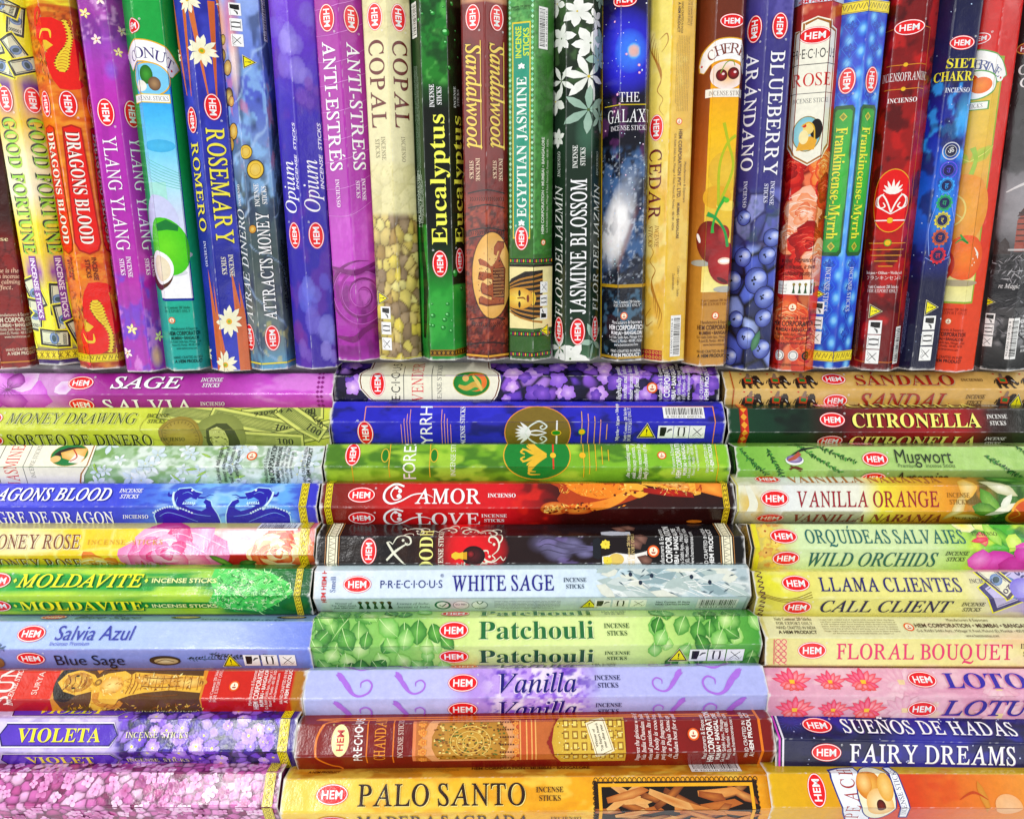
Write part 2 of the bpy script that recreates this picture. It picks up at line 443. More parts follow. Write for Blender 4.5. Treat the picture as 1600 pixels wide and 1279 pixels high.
        s.ell(p[0], p[1], h * .045, h * .045, '#111', part='warning_triangle', n=10); return s
    def icons(s, a, t, h=15, rot=0, gap=1.32, n=3):
        """three little white safety pictograms in a row"""
        for i in range(n):
            cx = (i - (n - 1) / 2) * h * gap
            p = s.loc(np.array([cx]), np.array([0.]), a, t, rot)[0]
            q = h * .5
            s.poly([(-q * 1.08, -q), (q * 1.08, -q), (q * 1.08, q), (-q * 1.08, q)], p[0], p[1], '#f2f2ee', rot, part='safety_pictogram', join=False)
            P = dict(a=p[0], t=p[1], rot=rot, part='safety_pictogram')
            if i == 0:
                s.poly([(-.8 * q, -.75 * q), (.1 * q, -.75 * q), (.1 * q, -.1 * q), (-.1 * q, .7 * q), (-.8 * q, .7 * q)], P['a'], P['t'], '#222', rot, part='safety_pictogram')
                s.stroke([(.2 * q, .1 * q), (.5 * q, -.3 * q), (.9 * q, -.4 * q)], [.1 * q, .3 * q, .2 * q], '#555', **P)
            elif i == 1:
                for sx in (-1, 1):
                    s.stroke([(sx * .35 * q, -.7 * q), (sx * .42 * q, 0), (sx * .35 * q, .7 * q)], .22 * q, '#222', **P)
                s.stroke([(-.7 * q, -.75 * q), (.7 * q, -.75 * q)], .06 * q, '#555', **P)
                s.stroke([(-.7 * q, .8 * q), (.7 * q, .8 * q)], .06 * q, '#555', **P)
            else:
                s.stroke([(-.6 * q, -.6 * q), (.6 * q, .6 * q)], .1 * q, '#222', **P)
                s.stroke([(.6 * q, -.6 * q), (-.6 * q, .6 * q)], .1 * q, '#222', **P)
                s.stroke([(-.9 * q, .7 * q), (-.4 * q, .75 * q), (0, .45 * q), (.5 * q, .8 * q), (.9 * q, .2 * q)], .05 * q, '#777', **P)
        return s
    def barcode(s, a, t, w=62, h=20, rot=0, num='8 901810 000276', flip=1):
        q = random.Random(num)
        s.poly([(-w / 2, -h / 2), (w / 2, -h / 2), (w / 2, h / 2), (-w / 2, h / 2)], a, t, '#ecece8', rot, part='barcode', join=False)
        x = -w * .44; it = []
        V, T = [], []
        while x < w * .44:
            b = q.choice((.5, .5, 1.0, 1.5)) * w / 62
            n = len(V); V += [(x, -h * .42 * flip), (x + b, -h * .42 * flip), (x + b, h * .2 * flip), (x, h * .2 * flip)]; T += [(n, n + 1, n + 2), (n, n + 2, n + 3)]
            x += b + q.choice((.5, .9, 1.2)) * w / 62
        V = np.array(V)
        s.add('barcode', [(s.loc(V[:, 0], V[:, 1], a, t, rot), np.array(T), np.tile(lin('#181818'), (len(V), 1)))], True)
        p = s.loc(np.array([0.]), np.array([h * .36 * flip]), a, t, rot)[0]
        return s.text(num, p[0], p[1], h * .17, 'g', '#222', rot, w=w * .86, part='barcode', join=True)
    def flower(s, a, t, r, n=5, c1='#fff', c0='#ddd', cc='#e8c030', rot=0, wid=.38, ctr=.14, part='printed_flower', seed=0, join=True, notch=False, sq=1.0, ang=0):
        q = random.Random(seed + int(a * 7 + t * 131))
        for i in range(n):
            an = rot + 360 / n * i + q.uniform(-8, 8); ln = r * q.uniform(.85, 1.1)
            w = ln * wid
            pts = [(0, 0), (w * .45, -ln * .25), (w * .95, -ln * .6), (w * .75, -ln * .9), (0, -ln * .86), (-w * .75, -ln * .9), (-w * .95, -ln * .6), (-w * .45, -ln * .25)] if notch else [(0, 0), (w * .5, -ln * .2), (w, -ln * .48), (w * .8, -ln * .75), (w * .1, -ln), (-w * .7, -ln * .78), (-w, -ln * .5), (-w * .5, -ln * .2)]
            an_r = math.radians(an)
            P = [(x * math.cos(an_r) - y * math.sin(an_r), (x * math.sin(an_r) + y * math.cos(an_r)) * sq) for x, y in pts]
            p = np.array(P); V = s.loc(p[:, 0], p[:, 1], a, t, ang)
            V = np.vstack([V, V.mean(0)]); m = len(p)
            T = np.array([(m, j, (j + 1) % m) for j in range(m)])
            rr = (np.hypot(p[:, 0], p[:, 1]) / ln)[:, None]; C = lin(c0) * (1 - rr) + lin(c1) * rr
            C = np.vstack([C, C.mean(0) * q.uniform(.92, 1.08)])
            s.add(part, [(V, T, C)], join or i > 0)
        if cc: s.ell(a, t, r * ctr, r * ctr, cc, part=part, n=10)
        return s
    def leaf(s, a, t, ln, w, rot, c='#4a7', c2=None, part='printed_leaf', join=True, vein=None):
        pts = [(0, 0), (.2, .38), (.5, .5), (.8, .3), (1, 0), (.8, -.3), (.5, -.5), (.2, -.38)]
        s.poly([(x * ln, y * w) for x, y in pts], a, t, c, rot, part=part, join=join, c0=c2 or c)
        if vein: s.stroke([(0, 0), (ln * .5, w * .03), (ln * .95, 0)], [w * .08, w * .06, .2], vein, a, t, rot, part=part)
        return s
    def border(s, a0, a1, t0, t1, col, w=1.4, part='border_line', join=False):
        dt = w / s.F
        for i, q in enumerate(((a0, a1, t0, t0 + dt), (a0, a1, t1 - dt, t1), (a0, a0 + w, t0, t1), (a1 - w, a1, t0, t1))):
            s.rect(*q, col, part=part, join=join or i > 0)
        return s
    def gold(s, a, w=13, col='#e8cf2a', ink='#7a6410', t0=-1, t1=2, mark='x', part='gold_band', step=10):
        """patterned band running round the box"""
        s.rect(a - w / 2, a + w / 2, t0, t1, col, part=part)
        s.rect(a - w / 2 + 1, a - w / 2 + 1.8, t0, t1, ink, part=part, join=True); s.rect(a + w / 2 - 1.8, a + w / 2 - 1, t0, t1, ink, part=part, join=True)
        n = int((t1 - t0) * s.F / step)
        for i in range(n):
            t = t0 + (i + .5) * (t1 - t0) / n; q = w * .28
            if mark == 'x':
                s.stroke([(-q, -q), (q, q)], 1.1, ink, a, t, part=part, n=1); s.stroke([(-q, q), (q, -q)], 1.1, ink, a, t, part=part, n=1); s.stroke([(0, -q * 1.2), (0, q * 1.2)], 1, ink, a, t, part=part, n=1)
            elif mark == 'o':
                s.ell(a, t, q, q, ink, ring=1, n=10, part=part); s.ell(a, t, 1, 1, ink, n=6, part=part)
            elif mark == 's':
                s.stroke([(-q, q), (-q * .2, -q), (q * .3, q * .6), (q, -q)], 1.1, ink, a, t, part=part, n=3)
        return s
    def carve(s, a, t, w, h, n, cols, seed=1, part='carved_figure', ln=5):
        """small strokes of light and dark that model a printed relief"""
        q = random.Random(seed); V, T, C = [], [], []
        for i in range(n):
            x, y = q.uniform(-w, w), q.uniform(-h, h)
            if (x / w) ** 2 + (y / h) ** 2 > 1: continue
            an = q.uniform(-.9, .9) + (1.57 if q.random() < .4 else 0); l = q.uniform(.4, 1) * ln; k = len(V); th = q.uniform(.4, 1.3)
            dx, dy = math.cos(an) * l, math.sin(an) * l; nx, ny = -math.sin(an) * th, math.cos(an) * th
            V += [(x - dx, y - dy), (x + nx, y + ny), (x + dx, y + dy), (x - nx, y - ny)]; T += [(k, k + 1, k + 2), (k, k + 2, k + 3)]
            C += [lin(q.choice(cols))] * 4
        V = np.array(V); return s.add(part, [(s.loc(V[:, 0], V[:, 1], a, t, 0), np.array(T), np.array(C))], True)
    def big_rose(b, cx, ct, R, cols, seed, part='printed_rose'):
        q = random.Random(seed)
        for k in range(26):
            f = 1 - k / 26; an = k * 2.4; r = R * f
            x, y = math.cos(an) * r * .5, math.sin(an) * r * .32; w = r * .62 + 4
            if b.kind == 'v': x, y = y, x
            pts = [(math.cos(u * .628) * w * q.uniform(.9, 1.1), math.sin(u * .628) * w * .62 * q.uniform(.9, 1.1)) for u in range(10)]
            p = b.loc(np.array([x]), np.array([y]), cx, ct, 0)[0]
            c = cols[k % len(cols)]; b.poly(pts, p[0], p[1], c[0], math.degrees(an) * .2, part=part, join=k > 0, c0=c[1])
            b.stroke([(-w * .8, -w * .25), (0, -w * .5), (w * .8, -w * .2)], [.4, 1.6, .4], c[2], p[0], p[1], part=part)
        return b
    # ---- building
    def paint(s, A, T):
        """ink colour at every card vertex"""
        C = np.tile(s.base, (len(A), 1)); c = T * s.F
        def mask(a, t, soft=0):
            m = np.ones(len(A))
            if a: m *= (sstep(a[0] - soft, a[0] + soft, A) if soft else (A >= a[0])) * (1 - sstep(a[1] - soft, a[1] + soft, A) if soft else (A <= a[1]))
            if t: m *= (T >= t[0]) & (T <= t[1])
            return m
        for o in s.ops:
            if o[0] in ('bg', 'bgt'):
                st = o[1]; x = A if o[0] == 'bg' else T
                ps = [q[0] for q in st]; cs = np.array([lin(q[1]) for q in st])
                n = np.stack([np.interp(x, ps, cs[:, j]) for j in range(3)], 1)
                m = mask(None, o[2]) if o[0] == 'bg' else mask(o[2], None) * (T >= ps[0]) * (T <= ps[-1])
                C = C * (1 - m[:, None]) + n * m[:, None]
            elif o[0] == 'mot':
                _, col, sa, sc, lo, hi, amt, seed, a, t, oc, soft = o
                m = sstep(lo, hi, fbm(A / sa + seed * 3.3, c / sc + seed * 1.7, seed + 11, oc)) * amt * mask(a, t, soft)
                C = C * (1 - m[:, None]) + lin(col) * m[:, None]
            elif o[0] == 'blob':
                _, a, t, ra, rc, col, amt, p = o
                r = np.hypot((A - a) / ra, (T - t) * s.F / rc)
                m = (np.clip(1 - r * r, 0, 1) ** p if p else (r < 1) * 1.0) * amt
                C = C * (1 - m[:, None]) + lin(col) * m[:, None]
            elif o[0] == 'cells':
                _, sa, sc, pal, edge, ew, dome, seed, a, t, jit, amt = o
                u, v = A / sa, c / sc; ui, vi = np.floor(u).astype(int), np.floor(v).astype(int)
                rs = np.random.RandomState(seed); R = rs.rand(64, 64, 4)
                d1 = np.full(len(A), 9.); d2 = d1.copy(); idx = np.zeros(len(A)); ou = np.zeros(len(A)); ov = np.zeros(len(A))
                for i in (-1, 0, 1):
                    for j in (-1, 0, 1):
                        g = R[(ui + i) % 64, (vi + j) % 64]
                        du = ui + i + .5 + (g[:, 0] - .5) * jit - u; dv = vi + j + .5 + (g[:, 1] - .5) * jit - v
                        d = np.hypot(du, dv) * (1.15 - .3 * g[:, 3])
                        nw = d < d1
                        d2 = np.where(nw, d1, np.minimum(d2, d)); idx = np.where(nw, g[:, 2], idx); ou = np.where(nw, du, ou); ov = np.where(nw, dv, ov); d1 = np.where(nw, d, d1)
                P = np.array(pal)[(idx * len(pal)).astype(int) % len(pal)]
                sh = 1 + dome * (.35 - d1 * 1.0 + ou * .35 + ov * .55)
                P = P * np.clip(sh, .3, 1.7)[:, None]
                e = (1 - sstep(0, ew, d2 - d1))[:, None]
                P = P * (1 - e) + lin(edge) * e
                m = (mask(a, t, 6 if a else 0) * amt)[:, None]
                C = C * (1 - m) + np.clip(P, 0, 1) * m
            elif o[0] == 'streak':
                _, col, per, ang, sharp, amt, warp, seed, a, t = o
                r = math.radians(ang); wv = (fbm(A / 60, c / 60, seed) - .5) * warp * 4
                x = (A * math.cos(r) + c * math.sin(r) + wv) / per
                v = 1 - abs((x % 1) * 2 - 1)
                m = sstep(sharp, 1, v) * amt * mask(a, t)
                C = C * (1 - m[:, None]) + lin(col) * m[:, None]
        g = fbm(A / 7, c / 7, s.seed, 2)[:, None]
        return np.clip(C * (1 + (g - .5) * .07), 0, 1)
    def build(s, root_name='incense_box'):
        root = bpy.data.objects.new(root_name, None); root.empty_display_size = .02
        mid = s.p0 + s.ax * s.length / 2
        root.location = mid; COL.objects.link(root)
        root['label'] = s.label; root['category'] = 'incense box'
        if s.group: root['group'] = s.group
        f0, f1 = min(s.faces), max(s.faces) + 1
        # card body: fine grid over the faces that show, coarse over the others
        lo, hi = max(s.a0, -14), min(s.a1, (1614 if s.kind == 'h' else 1293))
        na = int((hi - lo) / s.res) + 1
        al = np.linspace(lo, hi, na); m = s.metres(al)
        m = np.concatenate([[0] if m[0] > 1e-4 else [], m, [s.length] if m[-1] < s.length - 1e-4 else []]); m[0] = max(m[0], 0); m[-1] = min(m[-1], s.length)
        ts = []
        nf = max(6, int(s.F / s.res))
        for k in range(f0, f0 + 6):
            if k < f1: q = [0, .03] + list(np.linspace(.03, .97, nf))[1:-1] + [.97]
            else: q = [0, .03, .97]
            ts += [k + u for u in q]
        ts = np.array(ts); nt = len(ts)
        ac, out = section(s.phi, ts)
        rd = 1 - .012 * (np.abs(ts - np.round(ts)) < .01)          # rounded creases
        ac, out = ac * rd, out * rd
        c = s.mob
        MA, TT = np.meshgrid(m, ts, indexing='ij')
        AC = np.broadcast_to(ac, MA.shape); OU = np.broadcast_to(out, MA.shape)
        rs = np.random.RandomState(s.seed)
        # gentle warp of real card
        wob = (fbm(MA / .05 + 3, TT * .8, s.seed + 3, 2) - .5) * .0005 * ((TT >= f0) & (TT <= f1))
        V = (s.p0 + MA[..., None] * s.ax + (AC * (1 + 0))[..., None] * s.ac + (OU)[..., None] * s.out).reshape(-1, 3) - mid
        px = (c[0] * MA + c[1]) / (c[2] * MA + 1)
        C = s.paint(px.ravel(), np.where(TT < f1, TT, f1 - .01).ravel())
        # worn white creases where two faces meet
        if s.wearv > 0:
            near = (np.abs(TT - np.round(TT)) < .012) & (TT < f1 + .5)
            w = sstep(.62, .8, fbm(px / 5.0, np.round(TT) * 9.1, s.seed + 5, 2)) * near * min(1, s.wearv * 1.6)
            w = np.maximum(w, near * .05)
            tip = np.maximum(1 - np.abs(MA) / .0022, 1 - np.abs(s.length - MA) / .0022) + .5 * np.exp(-np.abs(TT - np.round(TT)) * 16) * (np.maximum(1 - MA / .006, 1 - (s.length - MA) / .006) > 0)
            w = np.maximum(w, sstep(.45, 1.15, np.clip(tip, 0, 2) * (.35 + fbm(px / 4.0, TT * 7, s.seed + 8, 2))) * (TT < f1) * .8)
            C = C * (1 - w.ravel()[:, None]) + .82 * w.ravel()[:, None]
        i, j = np.meshgrid(np.arange(len(m) - 1), np.arange(nt), indexing='ij')
        a = (i * nt + j).ravel(); b = (i * nt + (j + 1) % nt).ravel(); d = a + nt; e = b + nt
        q = np.stack([a, b, e, d], 1) if s.kind == 'v' else np.stack([a, d, e, b], 1)
        # winding: outward
        n = np.cross(V[q[0, 1]] - V[q[0, 0]], V[q[0, 3]] - V[q[0, 0]])
        if n @ (V[q[0, 0]] - (s.p0 - mid)) < 0: q = q[:, ::-1]
        mesh_from('card_body', V, None, C, s.mat, root, smooth=True, quads=q)
        # ends: card thickness rim, recessed flap
        hexa = np.array([f0 + k for k in range(6)], float); ha, ho = section(s.phi, hexa)
        for end, sg in ((0, 1), (s.length, -1)):
            epx = s.a0 if end == 0 else s.a1
            if epx < -20 or epx > (1620 if s.kind == 'h' else 1300): continue
            def ring(sc, dep): return (s.p0 + s.ax * (end + sg * dep) - mid) + np.outer(ha * sc, s.ac) + np.outer(ho * sc, s.out)
            jig = rs.uniform(-1, 1, 6)
            r0, r1, r2 = ring(.998, -.0003 + 0), ring(.965, -.0003), ring(.962, .0022)
            V = np.vstack([r0, r1, r2, ring(.998, .0004)]); T = []
            for k in range(6):
                k2 = (k + 1) % 6
                T += [(k, k2, 6 + k2), (k, 6 + k2, 6 + k), (6 + k, 6 + k2, 12 + k2), (6 + k, 12 + k2, 12 + k), (18 + k, 18 + k2, k2), (18 + k, k2, k)]
            mesh_from('cut_edge', V, np.array(T), np.tile(lin('#cfcac0'), (24, 1)), M_CARD, root)
            # tuck flap: a shallow folded lid with its tongue, and the slit beside it
            cc = s.capc
            lid = ring(.955, .0012 + rs.uniform(0, .0006)) + s.ax * np.linspace(-.0004, .0004, 6)[:, None]
            V = np.vstack([lid.mean(0), lid]); T = [(0, 1 + k, 1 + (k + 1) % 6) for k in range(6)]
            fl = mesh_from('tuck_flap', V, np.array(T), np.tile(cc, (7, 1)), s.mat, root)
            ton = ring(.80, .0007) + s.ax * 0
            V = np.vstack([ton[[0, 1, 3, 4]], ton[[0, 1, 3, 4]] * 1 + s.ax * sg * .0004]); T = [(0, 1, 2), (0, 2, 3), (0, 4, 5), (0, 5, 1), (1, 5, 6), (1, 6, 2), (2, 6, 7), (2, 7, 3), (3, 7, 4), (3, 4, 0)]
            mesh_from('tuck_tongue', V, np.array(T), np.tile(cc * .96, (8, 1)), s.mat, fl)
        # ink sheets
        lay = 0
        total = sum(1 if not isinstance(i[0], str) else 2 for _, q in s.parts for i in q)
        step = min(7e-6, max(9e-7, 4.5e-4 / max(total, 1)))
        for part, items in s.parts:
            if not items: continue
            VV, TT_, CC, n = [], [], [], 0
            for it in items:
                for V, T, C in s.expand(it):
                    lay += 1
                    lift = .00003 + step * lay
                    for k in range(f0, f1):
                        r = clip_to(V, T, C, s.a0, s.a1, k)
                        if r is None: continue
                        v, t, cc = r
                        tt = np.clip(v[:, 1], k + 1e-6, k + 1 - 1e-6)
                        A_, O_ = section(s.phi, tt)
                        na_ = math.radians(s.phi + 60 * k); nr = s.ac * math.sin(na_) + s.out * math.cos(na_)
                        P = s.p0 - mid + np.outer(s.metres(v[:, 0]), s.ax) + np.outer(A_, s.ac) + np.outer(O_, s.out) + nr * lift
                        nn = np.cross(P[t[:, 1]] - P[t[:, 0]], P[t[:, 2]] - P[t[:, 0]]) @ nr
                        t = np.where((nn < 0)[:, None], t[:, ::-1], t)
                        VV.append(P); TT_.append(t + n); CC.append(cc); n += len(P)
            if VV: mesh_from(part, np.concatenate(VV), np.concatenate(TT_), np.clip(np.concatenate(CC), 0, 1), s.mat, root)
        return root

def pix(p):
    q = np.asarray(p) - ORG; d = q @ FV
    return 800 + FPX * (q @ RV) / d, 639.5 + FPX * (q @ DV) / d
T4 = math.radians(15); DB = .474
def onP2(x, y):
    Yb = (575 - 639.5) / FPX * DB; u, v = (x - 800) / FPX, (y - 639.5) / FPX
    Z = (DB - math.tan(T4) * Yb) / (1 - math.tan(T4) * v)
    return ORG + u * Z * RV + v * Z * DV + Z * FV
NOUT = math.sin(T4) * DV - math.cos(T4) * FV

def H(key, label, ends, **kw):
    Y, Z, phi = HP[key]; return Box('h', (Y, Z), phi, ends, label, **kw)
def U(key, label, end, **kw):
    xa, xb, phi = VP[key]; return Box('v', (xa, xb), phi, end, label, **kw)
HP = {'sage': (0.2118, 0.0, -0.7), 'money': (0.1865, 0, -2.7), 'jasL': (0.1591, 0.0, -11.2), 'dragon': (0.1346, 0.0, -8.5), 'honey': (0.1091, -0.0005, 4.9), 'mold': (0.0836, 0.0, -2.9), 'bsage': (0.0532, 0, -7.5), 'sun': (0.0255, 0.0, -15.8), 'violet': (0.0045, 0.0024, 0.6), 'lilac': (-0.0217, 0.0003, -2.8), 'lav': (0.217, 0.0, 31.1), 'myrrh': (0.1903, 0, -7.7), 'forest': (0.1609, 0.0, -5.2), 'amor': (0.1358, 0.0, -1.4), 'oodh': (0.1059, 0.0013, 13.5), 'wsage': (0.0861, 0.0003, 11.0), 'patch': (0.0555, 0.0, -6.4), 'vanilla': (0.0269, 0.0, -15.2), 'chandan': (0.003, 0.0023, 0.4), 'palo': (-0.0237, 0.0007, -3.1), 'sandalo': (0.2115, 0.0, -13.8), 'citron': (0.1884, 0.0, 10.0), 'mugw': (0.1608, 0.0, 1.9), 'vorange': (0.1384, 0.0003, 17.4), 'orchid': (0.1083, 0.0, -12.3), 'llama': (0.0808, 0.0, -8.1), 'floral': (0.0521, 0.0, -32.8), 'lotus': (0.0256, 0.0, -21.3), 'fairy': (-0.001, 0.0, -35.7), 'peach': (-0.0222, 0.0024, -2.9)}
VP = {'patred': (-40.8, 22.0, 32.7), 'fortune': (22.0, 99.0, -9.0), 'dragon2': (95.2, 163.4, 25.6), 'ylang': (168.5, 229.6, 1.5), 'coconut': (241.4, 294.8, 13.1), 'rosemary': (321.7, 367.2, -37.7), 'money2': (383.6, 424.8, -38.0), 'opium': (465.4, 498.2, -32.1), 'anti': (532.0, 561.5, -18.5), 'copal': (604.8, 625.3, -19.9), 'euca': (681.0, 694.3, 0.2), 'sandalw': (756.0, 761.0, -24.9), 'egypt': (826.7, 825.6, -20.2), 'blossom': (903.0, 899.7, -0.5), 'galaxy': (981.0, 974.7, -53.5), 'cedar': (1049.0, 1035.5, -41.0), 'cherry': (1125.6, 1101.5, 4.9), 'blueb': (1200.1, 1170.2, -52.2), 'rose': (1272.0, 1236.8, -19.3), 'frank': (1338.5, 1290.8, -36.2), 'incf': (1415.9, 1367.3, -22.0), 'siete': (1487.0, 1427.6, 1.2), 'tang': (1543.3, 1482.6, -39.9), 'night': (1623.7, 1565.1, -46.2)}

# ================================================================== the upright boxes of the top row, left to right
GU = 'incense boxes standing upright side by side in the top row'
def banknote(b, a, t, w=46, h=22, rot=0, num='100000', base='#cfd3b0', ink='#2c2c28'):
    K = dict(part='printed_banknote')
    b.poly([(-w/2 - 2, -h/2 - 2), (w/2 + 2, -h/2 - 2), (w/2 + 2, h/2 + 2), (-w/2 - 2, h/2 + 2)], a, t, '#f2ea3a', rot, join=False, **K)
    b.poly([(-w/2, -h/2), (w/2, -h/2), (w/2, h/2), (-w/2, h/2)], a, t, ink, rot, **K)
    q = .84
    b.poly([(-w/2*q, -h/2*q*.9), (w/2*q, -h/2*q*.9), (w/2*q, h/2*q*.9), (-w/2*q, h/2*q*.9)], a, t, base, rot, **K)
    b.ell(a, t, h*.30, h*.36, '#5878a8', c0='#a8b8c8', rot=rot, **K); b.ell(a, t, h*.15, h*.22, '#445a60', rot=rot, **K)
    p = b.loc(np.array([w*.33]), np.array([0.]), a, t, rot)[0]
    b.text(num, p[0], p[1], h*.22, 'G', ink, rot + 90, w=h*.7, part='printed_banknote', join=True)
    for y in (-.32, .32):
        b.stroke([(-w*.4, h*y), (w*.2, h*y)], 1.0, ink, a, t, rot, n=1, **K)

b = U('patred', 'dark red and black box with cream small print beside the yellow GOOD FORTUNE box', 575, faces=(0, 1), base='#7b1a17', cap='#5a1512', group=GU)
b.bg((-20, '#5a1a12'), (150, '#4c1810'), (340, '#4a1812'), (390, '#7c1e16'), (470, '#9a261c'), (560, '#8c2018'))
b.cells(26, 22, ['#7e1b18', '#8a201a', '#74160f'], edge='#4a0f0d', ew=.1, dome=.15, seed=4, a=(370, 575), amt=.7)
b.rect(-20, 333, .2, .52, '#d9d6a4', part='cream_label').border(-20, 335, .15, .57, '#b89a50', 1.2)
for i in range(26):
    b.stroke([(random.Random(i).uniform(-6, 6), 0), (random.Random(i + 9).uniform(-6, 6), 5), (0, 9)], 1.4, '#6e3a22', 130 + i * 8, .37, part='printed_ornament', n=3)
b.text('Incense', 372, .28, 7, 'b', '#f0d9a8', 0, w=42)
b.lines(435, .45, [('Incense is the', 6.5, 'bi', 46), ('Indian incense', 6.5, 'bi', 46), ('for its calming', 6.5, 'bi', 46), ('effect.', 6.5, 'bi', 24)], 0, '#e9b49a', lead=1.35)
b.ball(472, .1, 6)
b.corp(508, .72, 0, '#f0dcc0', 1.18, w=62).crafted(549, .85, 0, '#f0dcc0', 1.0, w=50)
b.rect(300, 548, 1.62, 1.65, '#c8873a', part='border_line').rect(564, 566, 0, 1.4, '#c8873a', part='border_line')
b.stroke([(-5, 8), (0, 0), (6, -3), (8, 3), (3, 5), (1, 1)], 1.3, '#c8873a', 556, 1.5, n=5).stroke([(-7, -7), (-2, -4), (1, 2), (-4, 4)], 1.2, '#c8873a', 554, 1.5)

b = U('fortune', 'yellow and purple box with green shadowed lettering GOOD FORTUNE and banknotes', 569, faces=(-1, 0, 1), base='#e6c72c', cap='#3a1d6a', group=GU)
b.bg((-20, '#e8d838'), (7, '#e8d838'), (8, '#5a3a86'), (20, '#e9e032'), (112, '#f0e72e'), (132, '#7a3f8c'), (155, '#8a4a90'), (190, '#e4b62c'), (250, '#f2ecb0'), (300, '#f4ecc0'), (350, '#eed62a'), (395, '#e8c428'), (425, '#8c4a98'), (455, '#e8dd30'), (535, '#e8dd30'), (548, '#49206e'), (575, '#3b1a5e'))
for k in (-.5, .5, 1.5): b.blob(150, k - .5, 60, 12, '#e8c22c', .8).blob(420, k - .5, 60, 9, '#e8c82c', .8).blob(135, k, 40, 12, '#5d2d80', .6)
for i, (a, t, r) in enumerate([(22, .05, 12), (30, 1.35, 100), (62, .4, 80), (78, 1.2, 60), (104, .55, 20), (100, 1.5, -20), (48, -.6, 40), (8, .9, 20), (118, -.2, 60)]): banknote(b, a, t, 50, 24, r)
for i, (a, t, r) in enumerate([(458, .35, 70), (468, 1.3, 95), (492, .2, 100), (500, 1.4, 85), (528, .9, 5), (478, -.5, 50), (520, -.4, 80), (524, 1.9, 70)]): banknote(b, a, t, 50, 26, r)
for t in (-.5, .5, 1.5):
    b.logo(155, t, 38, 90)
    b.text('GOOD FORTUNE', 291, t, 22, 'b', '#a4d21c', 90, w=214, shadow='#17200c', sd=(-2.2, 2.2), grad='#8cc63a')
    b.rect(400, 500, t - .15, t + .15, '#7d3d92', part='colour_panel').text('INCENSE STICKS', 450, t, 8, 'G', '#efdff0', 90, w=94)
b.gold(554, 14, step=11).rect(7, 9, -1, 2, '#7a6410', part='border_line')

b = U('dragon2', 'orange box with a red dragon and white lettering DRAGONS BLOOD on red panels', 576, base='#dd7422', cap='#8c3a14', group=GU)
b.bg((-20, '#e6d43a'), (6, '#e6d43a'), (8, '#b8641e'), (40, '#c8641c'), (130, '#dc7826'), (300, '#e27a20'), (400, '#e8862c'), (470, '#e07a20'), (548, '#a8521a'), (566, '#9a3a14'), (580, '#8e2c12'))
b.mot('#f3a23e', 8, 26, .45, .7, .6, 3).mot('#b84a14', 10, 30, .5, .7, .5, 5).mot('#d63c18', 5, 5, .56, .62, .6, 8, a=(385, 440)).mot('#6d2c0e', 5, 4, .56, .66, .6, 9, a=(12, 130)).mot('#6d2c0e', 5, 4, .56, .66, .6, 9, a=(450, 548))
def dragon(b, a, f0, flip=1):
    K = dict(part='printed_dragon')
    O = [(57, 58), (60, 42), (72, 30), (92, 27), (106, 34), (111, 48), (110, 60), (120, 58), (130, 61), (137, 74), (139, 90), (134, 108), (129, 106), (128, 92), (124, 100), (117, 122), (126, 131), (116, 138), (103, 140), (90, 139), (82, 125), (77, 104), (75, 88), (88, 70), (76, 63), (70, 68), (73, 78), (63, 64)]
    cv = lambda P: [((x - 98), (y - 84) * flip) for x, y in P]
    b.shape(cv(O), a, f0, '#e0261a', join=False, **K)
    b.poly(cv([(76, 82), (76, 64), (81, 64), (89, 71)]), a, f0, '#e8b83c', **K).stroke(cv([(66, 60), (74, 50), (86, 48), (87, 60)]), [1, 4, 4, 1], '#e8c040', a, f0, **K).poly(cv([(125, 76), (130, 95), (122, 118), (117, 124)]), a, f0, '#dca038', **K)
    sp = [(108, 31), (112, 45), (112, 60), (108, 72), (101, 86), (97, 100), (96, 112)]; wd = [3, 4, 4, 6, 13, 17, 7]
    b.stroke(cv(sp), [w + 3 for w in wd], '#7c2c10', a, f0, **K).stroke(cv(sp), wd, '#e8c840', a, f0, **K)
    q = random.Random(2)
    for i in range(17):
        u = i / 16 * 5.6; k = min(int(u), 5); f = u - k; x = sp[k][0] * (1 - f) + sp[k + 1][0] * f; y = sp[k][1] * (1 - f) + sp[k + 1][1] * f; w = (wd[k] * (1 - f) + wd[k + 1] * f) / 2
        for sg in (-1, 1): b.poly(cv([(x + sg * (w - 1), y - 2), (x + sg * (w + 3), y + .5), (x + sg * (w - 1), y + 2.4)]), a, f0, '#e8c840', **K)
        if w > 3: b.stroke(cv([(x - w * .8, y + 1), (x, y - 1), (x + w * .8, y + 1)]), .8, '#b8641c', a, f0, n=2, **K)
    b.stroke(cv([(133, 84), (137, 96), (130, 100), (134, 106), (138, 130)]), [2, 6, 4, 1, .6], '#b81c18', a, f0, **K).stroke(cv([(60, 40), (64, 22), (74, 14), (76, 24), (66, 34)]), [5, 7, 7, 4, 1], '#d83820', a, f0, **K)
    for i in range(16):
        x, y = q.choice(((q.uniform(60, 76), q.uniform(68, 118)), (q.uniform(112, 134), q.uniform(26, 56)))); b.stroke(cv([(x, y), (x + q.uniform(-3, 3), y + 5), (x + q.uniform(-5, 5), y + 10)]), [.4, 1.8, .4], q.choice(('#4c2408', '#7c3810', '#e0b040')), a, f0, n=2, **K)
dragon(b, 84, .5); dragon(b, 497, .5, -1)
